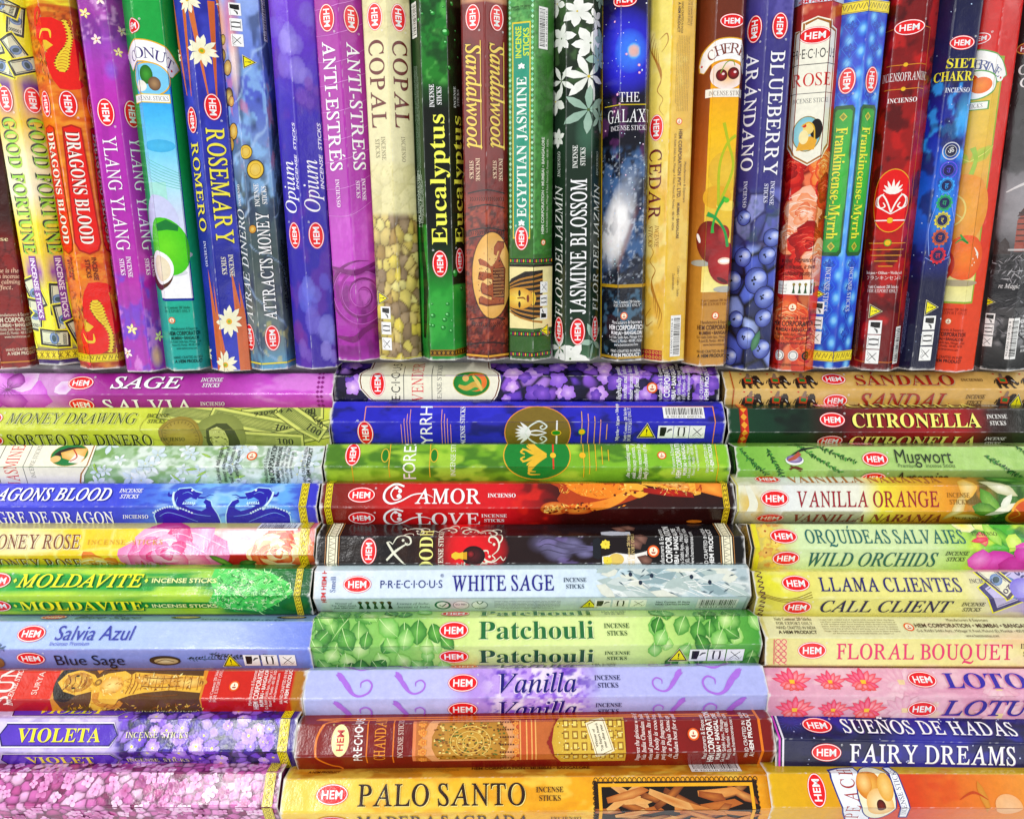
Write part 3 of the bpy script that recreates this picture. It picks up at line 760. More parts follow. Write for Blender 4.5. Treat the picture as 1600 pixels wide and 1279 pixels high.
for t in (-.5, .5, 1.5):
    b.logo(162, t, 38, 90)
    b.poly([(-95, -13), (-100, 0), (-95, 13), (85, 19), (98, 14), (104, 0), (98, -14), (85, -19)], 294, t, '#a81c12', 90, part='red_title_panel', join=False)
    b.poly([(-93, -11), (-97, 0), (-93, 11), (84, 17), (96, 12), (101, 0), (96, -12), (84, -17)], 294, t, '#e0261a', 90, part='red_title_panel')
    b.text('DRAGONS BLOOD', 294, t, 19, 'b', '#fdf4e4', 90, w=176, shadow='#7c1008', sd=(-1.5, 1.5))
    b.incense(420, t, 6.5, 90, '#6d2a12', 'G', w=36)
b.gold(559, 12, mark='s', step=9)

b = U('ylang', 'magenta purple box lettered YLANG YLANG in white with small orchid flowers', 580, base='#a0309c', cap='#7a2a80', group=GU)
b.bg((-20, '#8a3a90'), (30, '#9a3fa0'), (60, '#8c4aa8'), (110, '#a83fae'), (150, '#ad34a6'), (300, '#a230a0'), (440, '#a8309e'), (500, '#9a3aa4'), (580, '#a43aa8')).mot('#6a2f86', 40, 20, .45, .6, .7, 6, a=(-20, 130)).mot('#d59ad8', 16, 12, .6, .72, .7, 4, a=(-20, 60)).mot('#6e4ac0', 30, 16, .5, .62, .8, 9, a=(430, 580)).mot('#d88ad8', 20, 12, .56, .7, .7, 12, a=(480, 580)).blob(558, 1.3, 20, 12, '#f0b088', .9).blob(110, .9, 18, 12, '#7a62c8', .7)
b.mot('#7e2682', 300, 9, .5, .55, .3, 2)
for a, t, c in [(22, .2, '#e8d03a'), (62, .5, '#f4c0d8'), (80, 1.25, '#e8d03a'), (45, 1.5, '#e890b8'), (100, -.3, '#d8c05a'), (514, .4, '#f0e070'), (528, 1.5, '#f0e070'), (551, .1, '#f8c8e8'), (466, -.5, '#e8d03a'), (0, .8, '#f4c0d8')]:
    b.flower(a, t, 9, 5, c, '#fff0c0', '#c87820', rot=a, wid=.24, seed=3)
for t, al in ((-.5, 0), (.5, 1), (1.5, 1)):
    b.logo(176, t, 40, 90); b.text('YLANG YLANG', 302, t, 21, 'r', '#fbeffa', 90, w=180); b.incense(417, t, 7.5, 90, '#f4e2f4', 'b', w=33)

b = U('coconut', 'green box with white arched COCONUT label and a cut coconut', 578, base='#1f9a4e', cap='#2aa08c', group=GU)
b.bg((-20, '#1c9a4a'), (250, '#1f9a50'), (400, '#26a078'), (470, '#2aa48c'), (580, '#2f9f9a'))
b.rect(78, 470, -.35, 1.12, '#16388c', part='picture_border')
for i in range(8):
    c = [(78, '#2f8fe0'), (150, '#3aa0ea'), (190, '#58b4ee'), (240, '#7cc8ee'), (290, '#a6dcf0'), (340, '#c8d0ee'), (390, '#dcdcf4'), (430, '#f0f0f6'), (466, '#f8f8f8')]
    b.rect(c[i][0], c[i + 1][0], -.35, 1.06, c[i][1], col2=c[i + 1][1], part='sky_picture', join=i > 0)
b.rect(285, 345, -.35, .5, '#a2dcd0', part='sky_picture', join=True).ell(228, .45, 22, 10, '#4fa8dc', c0='#58b0de', part='sky_picture')
for q in range(7): b.stroke([(-24, -18 + q * 5), (0, -4 + q * 5), (30, 10 + q * 4)], .9, '#6db8ae', 262, .35, part='sky_picture')
b.ell(350, 0, 34, 46, '#c0c4ea', part='sky_picture').ell(398, .9, 16, 5, '#b8bcc0', part='sky_picture').ell(426, .3, 26, 6, '#c8ccd0', part='sky_picture')
K = dict(part='printed_coconut')
b.ell(385, .25, 36, 46, '#4fb81e', c0='#74d42c', rot=-15, join=False, **K).poly([(-14, -34), (4, -42), (22, -32), (20, -24), (4, -26), (-10, -24)], 385, .25, '#1d7a3c', **K)
b.ell(424, -.35, 31, 30, '#5c3624', c0='#6e4430', **K).ell(418, -.2, 26, 27, '#fbfbf6', rot=-20, **K).ell(419, -.15, 19, 21, '#e4d2b0', c0='#efe2c6', rot=-20, **K)
b.logo(41, -.1, 22, 0, h=21)
# arched label
K = dict(part='white_label')
b.stroke([(-44, 8), (-22, -6), (2, -8), (26, 2), (46, 24)], [34, 36, 36, 34, 26], '#e0a830', 88, .3, join=False, **K).stroke([(-44, 8), (-22, -6), (2, -8), (26, 2), (45, 23)], [30, 32, 32, 30, 22], '#f6f6f8', 88, .3, **K)
b.ell(112, 1.15, 7, 7, '#f6f6f8', **K).ell(109, 1.2, 2, 2, '#c8102a', **K)
for ch, x, y, r in (('C', -30, -5, -12), ('O', -16, -9, -6), ('N', 0, -9, 2), ('U', 15, -4, 14), ('T', 29, 6, 28)):
    p = b.loc(np.array([x + 3.]), np.array([y + 4.]), 88, .35, 0)[0]; b.text(ch, p[0], p[1], 17, 'r', '#4a3a78', r, part='label_lettering', join=True)
b.ell(124, .35, 30, 27, '#e0a830', part='white_label', join=False).ell(124, .35, 28, 25, '#7cc0e8', **K)
b.ell(117, .25, 9, 15, '#2c6a24', c0='#4c9a3c', part='printed_coconut', join=False).ell(135, .0, 9, 9, '#e8e4d8', part='printed_coconut').ell(131, .5, 9, 11, '#6e5440', c0='#a88a68', part='printed_coconut')
b.rect(147, 161, -.6, 1.0, '#e0c040', part='name_strip').rect(148.5, 159.5, -.6, .97, '#f4f4f2', part='name_strip', join=True).text('INCENSE STICKS', 154, .3, 6.5, 'r', '#555', 0, w=52)
b.nett(483, .35, 0, '#0e5a4a', 1.05, w=44).ball(500, .15, 5).corp(528, .6, 0, '#0b4a44', 1.05, w=52).crafted(561, .65, 0, '#083c3a', 1.0, w=48)

b = U('rosemary', 'deep blue box with white daisies, orange wedges and yellow lettering ROSEMARY', 579, faces=(-1, 0, 1, 2), base='#3b3fa8', cap='#28307a', group=GU)
b.bg((-20, '#3c3f9e'), (200, '#3b40a8'), (300, '#353b9c'), (400, '#2f3590'), (470, '#3038a0'), (580, '#3a48b4')).mot('#252c86', 40, 20, .45, .65, .6, 4).mot('#5058c4', 60, 30, .55, .7, .5, 7)
for tt, q in ((1.15, 1), (.05, 1), (2.2, .9)):
    b.poly([(0, 0), (10, 0), (2, 150), (0, 150)], 0, tt + .5, '#c06a3c', part='orange_wedge', join=False, c0='#b4602f').poly([(-14, -15), (-24, -15), (-4, 148), (-2, 148)], 0, tt + .3, '#c87444', part='orange_wedge', join=False)
    b.poly([(0, 160), (24, 160), (2, 10), (0, 0)], 420, tt + .45, '#c87044', part='orange_wedge', c0='#b86438').poly([(-16, 165), (2, 165), (-14, 20)], 420, tt + .0, '#c46a3e', part='orange_wedge', join=False)
for a, t, r in ((80, 1.3, 25), (0, .95, 22), (2, 2.4, 20), (502, 1.35, 24), (569, 1.05, 22), (555, -.2, 16), (85, -.3, 18), (490, 2.7, 20)):
    b.flower(a, t, r, 11, '#f4f0d2', '#e8e4b4', '#e8a820', rot=a, wid=.17, ctr=.2, seed=8, join=False).ell(a, t, r * .1, r * .1, '#8aa828', part='printed_flower')
b.logo(187, .5, 38, 90).logo(167, 1.5, 38, 90).logo(188, 2.5, 34, 90)
b.text('ROMERO', 292, .5, 19, 'm', '#ead84a', 90, w=142, shadow='#1c2068').text('ROSEMARY', 290, 1.5, 26, 'm', '#f0e050', 90, w=182, shadow='#1c2068').text('ROMERO', 305, 2.5, 19, 'm', '#b89a30', 90, w=142)
b.incense(397, .5, 7, 90, '#c8c8f0', 'b', two=False, w=40).incense(415, 1.5, 7.5, 90, '#e8e0c8', 'b', w=35)

b = U('money2', 'smoky blue grey box lettered ATTRACTS MONEY in white with falling coins', 577, faces=(0, 1, 2, 3), base='#6a7c8c', cap='#3a6a98', group=GU)
b.bg((-20, '#98b0e8'), (60, '#7a90dc'), (150, '#5c68c0'), (240, '#7c94c0'), (290, '#5a6c78'), (400, '#4c5a5a'), (480, '#68706c'), (540, '#6c8088'), (580, '#5a9ac4')).mot('#8fb8ec', 26, 12, .5, .62, .7, 3, a=(100, 320)).mot('#35405c', 50, 18, .5, .66, .7, 8).streak('#a8c4ee', 46, 55, .86, .6, 14, 4, a=(60, 340)).streak('#9cb4dc', 60, 140, .9, .5, 16, 9, a=(380, 575)).mot('#c0b870', 14, 10, .62, .7, .5, 6, a=(500, 570)).mot('#c87a98', 26, 14, .58, .7, .6, 15, a=(120, 260))
b.blob(40, .3, 60, 16, '#e8a890', 1).blob(90, .9, 70, 12, '#e8c8c0', .9).blob(30, .9, 60, 18, '#d86058', .6)
K = dict(part='printed_coin')
for a, t, r, c in ((60, .35, 9, '#a88c4c'), (85, .2, 12, '#8a7038'), (105, .5, 13, '#a88858'), (122, .1, 10, '#75601e'), (150, .4, 15, '#5a4630'), (158, .55, 9, '#c08a5c'), (205, .5, 14, '#c8982c'), (238, 1.1, 12, '#e0b43c'), (265, 1.4, 16, '#e4b840'), (225, .2, 13, '#b89030'), (358, 1.1, 7, '#d08a2c')):
    b.ell(a, t, r * .8, r, '#4a3c1c', rot=20, join=False, **K).ell(a, t, r * .72, r * .88, c, c0='#e0c070', rot=20, **K).ell(a, t, r * .5, r * .64, '#b8903c', ring=.8, rot=20, **K)
b.icons(40, 1.15, 18, 90, 1.35, 3).warn(97, 1.5, 18, 90).barcode(22, 2.35, 76, 12, 90, '8 901810 002211')
b.logo(528, .35, 38, -90).logo(528, 1.5, 36, -90)
b.text('ATRAE DINERO', 414, .5, 17, 'i', '#e8ecec', -90, w=176).text('ATTRACTS MONEY', 416, 1.5, 19, 'm', '#fafafa', -90, w=168, shadow='#223')
b.incense(305, 1.5, 7.5, -90, '#f2f2f0', 'b', w=36).incense(305, .5, 6.5, -90, '#f2f2f0', 'b', two=False, w=34)
b.micro(260, 2.5, 150, 24, 6, -90, '#30383c').corp(430, 2.5, -90, '#22282a', .95, w=110).rect(566, 568.5, 0, 4, '#d8c83c', part='border_line')

b = U('opium', 'violet blue box with pale petals and white cursive lettering Opium', 575, faces=(-1, 0, 1, 2), base='#4a2f9c', cap='#3c2a88', group=GU)
b.bg((-20, '#7a4cc8'), (60, '#6a42bc'), (150, '#4a34a8'), (260, '#4030a0'), (400, '#3b2f9c'), (480, '#40309c'), (580, '#4c3098')).mot('#6a3a9c', 50, 30, .5, .66, .6, 3)
for i, (a, t, r, c) in enumerate([(60, .9, 24, '#9088d8'), (40, .2, 18, '#7c68c8'), (65, .7, 20, '#9a8ce0'), (20, 1.7, 20, '#8070c8'), (100, .6, 22, '#8874d0'), (110, 1.2, 22, '#9488dc'), (130, 1.6, 12, '#8050a8'), (450, 1.0, 20, '#7a80dc'), (465, .8, 24, '#6a70d0'), (440, 1.7, 14, '#6a68c8'), (500, 1.1, 22, '#7a70cc'), (520, .3, 20, '#7a3a8c'), (515, 1.7, 24, '#8c8ce0'), (548, 1.6, 16, '#9a90e0'), (545, .5, 16, '#8068b8'), (150, 1.3, 14, '#7a58b8')]):
    b.blob(a, t, r, r * .62, c, .62, .25).blob(a + 10, t + .3, r * .7, r * .5, c, .45, .25)
b.bgt((2.0, '#2c1a70'), (2.9, '#1c1050'), a=(600, 901))
b.text('Opium', 292, .42, 24, 'i', '#f4f2fa', -90, w=84).text('Opium', 290, 1.42, 24, 'i', '#f4f2fa', -90, w=84)
b.text('INCENSE  STICKS', 245, .87, 5.4, 'GI', '#e0dcf4', -90, w=104).text('INCENSE  STICKS', 244, 1.87, 5.4, 'GI', '#e0dcf4', -90, w=104)
b.logo(368, .5, 38, -90).logo(368, 1.5, 38, -90)

b = U('anti', 'magenta box with a rose whorl lettered ANTI-STRESS and ANTI-ESTRÉS in white', 563, faces=(0, 1), base='#a32a9a', cap='#7c1f78', group=GU)
b.bg((-20, '#9a2c92'), (120, '#a22c9a'), (300, '#a230a0'), (360, '#b44ab4'), (418, '#b850b8'), (424, '#7a1c74'), (434, '#b444b0'), (470, '#c864c8'), (500, '#a038a0'), (524, '#7c1e78'), (545, '#8c2a8c'), (566, '#b04ab4'))
b.bgt((0, '#a030a0'), (2, '#8c2488'), a=(440, 540)).blob(455, 1.5, 34, 26, '#cc70cc', .8, .9).mot('#6c1868', 30, 14, .5, .64, .6, 5, a=(420, 560)).mot('#c868c8', 40, 10, .52, .66, .5, 8, a=(330, 420))
for r in range(2, 12):
    a0 = r * 1.9; P = [(math.cos(a0 + k * .42) * (r * 5 + k), math.sin(a0 + k * .42) * (r * 4.4 + k)) for k in range(8)]
    b.stroke(P, [.3, 2.5, 4.5, 5.5, 5.5, 4.5, 2.5, .3], '#7c2076' if r % 2 else '#94308e', 462, 1.3, part='printed_rose', n=5, join=r > 2)
    b.stroke([(x * .93, y * .93) for x, y in P], [.2, .7, 1, 1, 1, 1, .7, .2], '#b868b8', 462, 1.3, part='printed_rose', n=5)
for i in range(9): b.stroke([(-50, i * 22 - 4), (0, i * 22 - 12 + (i % 3) * 4), (50, i * 22 - 34)], [.3, 1.0, .3], '#cf7fd0', 20 + i * 18, 1, part='fine_curve', join=i > 0)
b.stroke([(-40, 0), (0, 8), (40, -6)], [4, 9, 5], '#7a1a74', 418, 1, part='printed_rose', join=False).stroke([(-40, 6), (-10, 10), (10, -2), (40, -16)], [3, 10, 8, 10], '#76186e', 520, 1, part='printed_rose')
for k, tx, w in ((.5, 'ANTI-ESTRÉS', 204), (1.5, 'ANTI-STRESS', 202)): b.logo(28, k, 40, 90).text(tx, 166, k, 21, 'm', '#fdf2fb', 90, w=w)
b.incense(302, .5, 7, 90, '#f4dcf2', 'b', two=False, w=44).incense(296, 1.5, 7, 90, '#f4dcf2', 'b', w=35)

b = U('copal', 'cream and pebble box lettered COPAL in brown above resin grains', 562, faces=(0, 1), base='#d8cf9c', cap='#c8b878', group=GU)
b.bg((-20, '#d6cc9c'), (60, '#dcd3a2'), (250, '#dcd4a4'), (320, '#d8d09c'), (570, '#a89858'))
b.cells(22, 17, ['#d6cc9a', '#dcd2a0', '#cfc593'], edge='#c0b684', ew=.1, dome=.12, seed=8, a=(-20, 60), amt=.7).cells(24, 18, ['#d8cf9a', '#dcd29c', '#cdc48e'], edge='#bfb680', ew=.1, dome=.2, seed=8, a=(255, 330), amt=.75)
b.cells(19, 15, ['#c8b868', '#b8a45c', '#cfc47e', '#9c8450', '#a08c70', '#d0bc58', '#8c7a60', '#c4b070'], edge='#6a5628', ew=.14, dome=.55, seed=18, a=(335, 560), amt=1)
for k in (.5, 1.5): b.logo(26, k, 40, 90).text('COPAL', 131, k, 25, 'm', '#6a2418', 90, w=140)
b.incense(232, .5, 7, 90, '#7a7258', 'r', w=37).incense(233, 1.5, 7, 90, '#7a7258', 'r', two=False, w=40)
b.warn(466, .28, 18, 90).icons(513, .38, 18, 90, 1.35, 3)
b.rect(559, 560, 0, 2, '#e8dc60', part='border_line')

b = U('euca', 'black and green box with dewdrops lettered Eucalyptus in pale yellow', 562, base='#1c5a22', cap='#1a4a20', group=GU)
b.bg((-20, '#2c7a38'), (60, '#2a7a34'), (120, '#2f7c30'), (140, '#1c4c1e'), (170, '#12190f'), (320, '#10140e'), (375, '#13180f'), (410, '#1f4c1e'), (450, '#2b8a38'), (570, '#2a8a40')).mot('#69b860', 16, 12, .55, .7, .6, 3, a=(-20, 130)).mot('#0f3c18', 34, 22, .5, .62, .7, 5, a=(-20, 140)).mot('#4cae50', 60, 30, .5, .7, .5, 6, a=(440, 570))
b.bgt((1, '#17331a'), (2, '#10180f'), a=(-30, 445)).mot('#1d4a20', 14, 10, .5, .64, .6, 7, a=(-20, 150)).bgt((-1, '#205024'), (0, '#1c4a20'), a=(-30, 350)).bgt((-1, '#2c8a38'), (0, '#2c8a38'), a=(350, 452)).mot('#14381a', 40, 10, .5, .62, .6, 9, a=(-20, 570), t=(-1, 0))
b.stroke([(0, 0), (8, 60), (14, 120), (4, 200)], [2, 12, 18, 10], '#123c16', 330, -.6, part='printed_leaf', join=False)
q = random.Random(4)
for i in range(26):
    a, t, r = q.choice((q.uniform(420, 545), q.uniform(0, 110))), q.uniform(-.1, 1.95), q.choice((2, 3, 4, 7))
    b.ell(a, t, r, r * .9, '#1c6a2c', c0='#2f9a44', part='printed_dewdrop', join=i > 0, n=14).ell(a - r * .3, t - r * .3 / b.F, r * .45, r * .35, '#8cd890', part='printed_dewdrop', n=8)
b.text('Eucalyptus', 280, .5, 25, 'b', '#f0f264', -90, w=206).text('Eucalyptus', 280, 1.5, 23, 'b', '#e4e85a', -90, w=206)
b.incense(150, .5, 7.5, -90, '#f0f0f0', 'b', w=36).incense(150, 1.5, 6, -90, '#c8d0c8', 'b', w=34)
b.logo(412, .5, 38, -90).logo(408, 1.5, 36, -90)
b.gold(551, 10, col='#9c7a24', ink='#1c1608', mark='x', t0=0, step=7)
b.barcode(28, -.45, 56, 18, 90, '8 901810 001237', flip=1).micro(190, -.45, 180, 17, 5, -90, '#b8d0b8').corp(310, -.45, -90, '#cfe0cf', .8, w=90).micro(520, -.4, 90, 14, 4, -90, '#102c12')

b = U('sandalw', 'maroon box with fancy gold lettering Sandalwood and an elephant in a cream oval', 562, faces=(0, 1), base='#6e2420', cap='#5c1c16', group=GU)
b.bg((-20, '#c89070'), (2, '#c89070'), (4, '#7c2a26'), (300, '#7a2a24'), (310, '#8c3c2a'), (400, '#8a3a22'), (560, '#74281a')).mot('#5a1c18', 40, 40, .5, .7, .4, 3).mot('#3c140c', 5, 6, .52, .58, .75, 4, a=(318, 560)).mot('#b0583a', 7, 7, .56, .66, .6, 6, a=(318, 548)).mot('#5a1c18', 8, 8, .5, .6, .5, 9, a=(255, 300))
for a in (299, 322, 358, 370, 497, 536): b.stroke([(-34, 3), (0, -2), (34, 3)], 2.2, '#2c0e0a', a, 1, part='printed_frieze', join=False, n=4)
for i in range(16):
    for a in (311, 364, 507): b.stroke([(-30 + i * 4, -3), (-28 + i * 4, 0), (-30 + i * 4, 3)], 1, '#2c0e0a', a, 1, part='printed_frieze', n=2)
b.ell(430, 1.22, 38, 69, '#4a1c10', part='cream_oval', join=False, n=40).ell(430, 1.22, 36.5, 67, '#dfa458', c0='#eec486', part='cream_oval', n=40)
EP = [(1385, 460), (1395, 492), (1440, 502), (1468, 515), (1478, 545), (1440, 540), (1390, 535), (1380, 582), (1420, 592), (1445, 575), (1482, 582), (1486, 612), (1450, 624), (1408, 602), (1398, 640), (1408, 672), (1450, 684), (1480, 694), (1474, 720), (1400, 694), (1384, 700), (1386, 736), (1440, 748), (1580, 745), (1590, 520), (1565, 480), (1545, 440), (1562, 405), (1580, 385), (1580, 348), (1530, 342), (1500, 380), (1498, 422), (1520, 434), (1530, 402), (1545, 402), (1520, 460), (1490, 498), (1470, 498), (1440, 468), (1400, 452)]
b.shape([((x - 1500) / 4, (y - 565) / 4) for x, y in EP], 432, 1.3, '#6c3418', part='printed_elephant', join=False).shape([((x - 1500) / 4.3, (y - 568) / 4.2) for x, y in EP], 432, 1.3, '#9c5830', part='printed_elephant')
b.poly([(-2, -12), (20, -14), (20, 34), (-2, 32)], 432, 1.3, '#4c2414', part='printed_elephant')
for i in range(9): b.stroke([(-2, -11 + i * 5.2), (19, -11 + i * 5.2)], 1, '#c8905c', 432, 1.3, n=1, part='printed_elephant').stroke([(1 + i * 2.2, -12), (1 + i * 2.2, 32)], .5, '#a87040', 432, 1.3, n=1, part='printed_elephant')
b.carve(432, 1.2, 26, 46, 90, ('#5c2c14', '#b8703c', '#7c4020'), 4, 'printed_elephant', 3).ell(408, 1.55, 1.6, 1.6, '#2c1008', part='printed_elephant', n=8)
for k in (.5, 1.5):
    b.logo(27, k, 38, 90).text('Sandalwood', 150, k, 25, 'bi', '#ecc45c', 90, w=164, shadow='#3c100c', sd=(-1, 1)).stroke([(0, 0), (0, 170)], 1.3, '#ecc45c', 64, k + .3, part='lettering', n=1)
    b.incense(265, k, 7.5, 90, '#f0c8a8', 'b', w=36)
b.rect(554, 557, 0, 2, '#e0a040', part='border_line')

b = U('egypt', 'green box lettered EGYPTIAN JASMINE on a teal strip with a golden pharaoh mask', 562, faces=(0, 1), base='#4a7a38', cap='#3c6a2c', group=GU)
b.bg((-20, '#5a9a5c'), (120, '#4c8a48'), (250, '#467a38'), (400, '#42702c'), (570, '#3c6026')).mot('#7ab86a', 5, 5, .5, .6, .5, 4, t=(0, 1), a=(-20, 200)).mot('#2f5a20', 7, 7, .5, .62, .5, 5, a=(200, 560)).bgt((1, '#56944c'), (1.5, '#4a803c'), (2, '#3c6a30'), a=(-20, 398)).mot('#38642a', 6, 6, .5, .6, .5, 8)
for i in range(44):
    for t in (.04, .93): b.poly([(0, -3.2), (2.4, 0), (0, 3.2), (-2.4, 0)], 2 + i * 8.2, t, '#a8dcb0' if i % 2 else '#7cc49a', part='diamond_trim', join=i + (t > .5) > 0)
b.rect(34, 373, .14, .86, '#d8c030', part='teal_strip').rect(36.5, 370.5, .18, .82, '#2f8f78', part='teal_strip', join=True)
b.text('INCENSE', 66, .38, 9, 'G', '#c8dc28', -90, w=50).text('STICKS', 66, .68, 9, 'G', '#c8dc28', -90, w=44)
b.text('EGYPTIAN JASMINE', 230, .5, 16, 'b', '#eef4e8', -90, w=220)
for a in (104, 349):
    for r in (0, 60, -60, 120, -120): b.leaf(a, .5, 6, 4, -90 + r, '#f4f6f0', part='small_emblem', join=r != 0)
b.logo(372, .5, 34, -90)
b.nett(12, .35, 0, '#2c4c2c', .8)
for a in (404, 413, 518, 550): b.rect(a, a + 7, 0, 2, '#2a1c10', part='beaded_band')
for i in range(22):
    for j, a in enumerate((404, 518, 550)):
        b.rect(a + 1.4, a + 5.6, i / 11 + .02, i / 11 + .07, ['#e8a020', '#3aa048', '#902868'][(i + j) % 3], part='beaded_band', join=True)
b.rect(417, 513, 0, 2, '#ead99a', part='mask_picture').poly([(-28, 38), (-34, 10), (-28, -14), (-8, -30), (6, -32), (30, -20), (42, 4), (44, 38)], 466, .55, '#281c12', rot=-90, part='mask_picture')
for i in range(10): b.stroke([(-38 + i * 8.4, 38), (-30 + i * 6.6, -4), (-16 + i * 3.6, -30)], [3.4, 2.8, 2], '#a87a34', 466, .55, -90, part='mask_picture', n=4)
b.ell(466, .38, 17, 26, '#c8902c', c0='#f4d468', rot=90, part='golden_mask', join=False).ell(458, .42, 2.2, 5, '#2c1808', rot=0, part='golden_mask').ell(476, .42, 2.2, 5, '#2c1808', rot=0, part='golden_mask')
b.stroke([(0, -2), (1, 8), (-2, 12)], [2, 3, 1], '#8a5a14', 466, .38, -90, part='golden_mask').ell(466, .78, 2.4, 6, '#7a3c1c', part='golden_mask').ell(466, -.05, 13, 4, '#e8b848', part='golden_mask').stroke([(-10, 0), (0, 3), (10, 0)], [3, 6, 3], '#e8b848', 466, .98, -90, part='golden_mask')
b.barcode(43, 1.42, 66, 18, -90, '8 901810 001510').micro(142, 1.4, 108, 18, 6, -90, '#28402a').text('HEM CORPORATION • MUMBAI • BANGALORE', 290, 1.45, 5.6, 'G', '#dce8d0', -90, w=152).text('G-6, Riddhi Siddhi Apts., Mithagar X Road, Mulund (E), Mumbai - 400 081. INDIA.', 290, 1.68, 3.8, 'g', '#c8d8b8', -90, w=148).ball(379, 1.5, 4.6)
b.icons(470, 1.55, 16, -90, 1.3, 3).warn(517, 1.6, 17, -90)

b = U('blossom', 'dark green box with white jasmine stars lettered JASMINE BLOSSOM in white', 563, base='#22382a', cap='#2a4a34', group=GU)
b.bg((-20, '#3c4a36'), (60, '#34422f'), (130, '#1f2a1e'), (200, '#2c4234'), (260, '#223828'), (430, '#1f3324'), (520, '#24402c'), (570, '#5a7c60')).mot('#56704a', 20, 18, .5, .64, .6, 5, a=(-20, 130)).blob(210, .8, 40, 20, '#4c6e5c', .8)
for i, (a, t, r, al) in enumerate([(18, .4, 26, 0), (30, 1.2, 22, 0), (58, -.3, 28, 0), (0, -.6, 24, 0), (68, .9, 30, 0), (-5, 1.5, 18, 0), (120, .85, 42, 1), (125, -.3, 30, 1), (172, .85, 44, 1), (155, -.7, 28, 0), (215, -.5, 18, 0), (60, 1.7, 24, 0), (545, -.4, 34, 1), (535, 1.3, 36, 1), (560, .2, 30, 0), (92, 1.4, 26, 0), (180, 1.6, 30, 1)]):
    c1, c0 = (('#f4f4ec', '#d8dcd0') if t < 1.3 and not (a == 172) else ('#9cb4a4', '#8ca898'))
    b.flower(a, t, r, 5 if i % 2 else 6, c1, c0, '#5c7048' if i % 3 else '#c8b040', rot=i * 37, wid=.16 if al else .27, ctr=.06, seed=i, join=False, sq=.9)
b.text('FLOR DEL JAZMÍN', 392, -.45, 20, 'i', '#eef0e8', -90, w=206).text('JASMINE BLOSSOM', 385, .5, 25, 'm', '#fbfbf6', -90, w=212).text('FLOR DEL JAZMÍN', 388, 1.45, 20, 'i', '#dfe4da', -90, w=200)
b.incense(245, .5, 8, -90, '#dfe4da', 'b', w=36).incense(255, -.45, 7, -90, '#c8d0c4', 'bi', two=False, w=40).incense(255, 1.45, 6, -90, '#a8b0a4', 'bi', two=False, w=38)
b.logo(517, -.45, 38, -90).logo(518, .5, 38, -90).logo(516, 1.45, 36, -90)

b = U('galaxy', 'deep space box with a blue star and spiral galaxy lettered THE GALAXY', 563, faces=(0, 1, 2), base='#120c2e', cap='#8c7420', group=GU, res=2.0)
b.bg((-20, '#140c30'), (60, '#2c1c70'), (120, '#2c1a78'), (150, '#14102c'), (200, '#0e0c24'), (260, '#12141e'), (330, '#2c3850'), (440, '#141c2c'), (570, '#0e141c'))
b.blob(80, 1.2, 74, 54, '#3a3ae0', .95, .9).blob(80, 1.35, 36, 28, '#4a80f4', .95, .8).blob(80, 1.5, 13, 11, '#7ad0ff', .9, .6).blob(80, 1.5, 10, 9, '#e0a8a0', 1, .3)
b.mot('#6a3a6c', 24, 16, .55, .68, .6, 6, a=(150, 250)).mot('#4c6a90', 24, 18, .42, .6, .85, 3, a=(232, 440), oct=4)
for i in range(12): b.blob(395 - i * 11, .45 + i * .1, 44 - abs(i - 3) * 2.6, 33 - abs(i - 3) * 1.8, ['#a89c98', '#e8e0dc', '#f4f0ee'][min(2, 5 - abs(i - 4)) if abs(i - 4) < 5 else 0] if abs(i - 4) < 4 else '#8890a0', .5 if abs(i - 4) < 4 else .35, 1.0)
for i in range(9): b.blob(415 - i * 11, 1.0 + i * .09, 12, 4, '#7a4c38', .55, 1)
b.mot('#c8d4e8', 4.5, 4.5, .62, .85, .55, 9, a=(240, 445), oct=2).mot('#203050', 18, 10, .56, .68, .5, 14, a=(240, 445)).blob(345, 1.0, 34, 20, '#e8e4e4', .8, .8).blob(335, 1.1, 16, 10, '#fbf8f4', .9, .7).mot('#5a7c94', 14, 12, .55, .7, .6, 20, a=(445, 565))
q = random.Random(11)
for i in range(90):
    a, t = q.uniform(-10, 560), q.uniform(.05, 2); r = q.choice((.6, .7, .8, 1.2)); 
    if i < 8: a, t, r = q.uniform(10, 240), q.uniform(.1, 2), q.uniform(1.8, 3.2)
    b.ell(a, t, r, r, '#d86aa8' if i < 8 else q.choice(('#f4f4ff', '#a8c0e8', '#e0a0c8', '#8fd0e0')), c0='#fff', part='printed_star', n=8, join=i > 0)
b.rect(-20, 563, 0, .07, '#b89a28', part='gold_border')
b.logo(0, 1.1, 36, 0).text('THE', 152, 1.35, 15, 'r', '#f4f0f4', 0, w=33).rect(163, 164.6, .2, 2, '#c8b030', part='gold_rule')
b.text('GALAXY', 181, 1.35, 20, 'r', '#fbf8fb', 0, w=80).text('INCENSE STICKS', 200, 1.32, 7.5, 'r', '#f0e8f0', 0, w=64)
b.rect(444, 449, 0, 3, '#a8881c', part='gold_band').rect(556, 560, 0, 3, '#a8881c', part='gold_band')
b.nett(474, 1.35, 0, '#e8ecf0', 1.05, w=46).ball(493, 1.25, 6).corp(520, 1.35, 0, '#f0f0f4', 1.2, w=66).crafted(551, 1.3, 0, '#f4f4f4', 1.05, w=54)

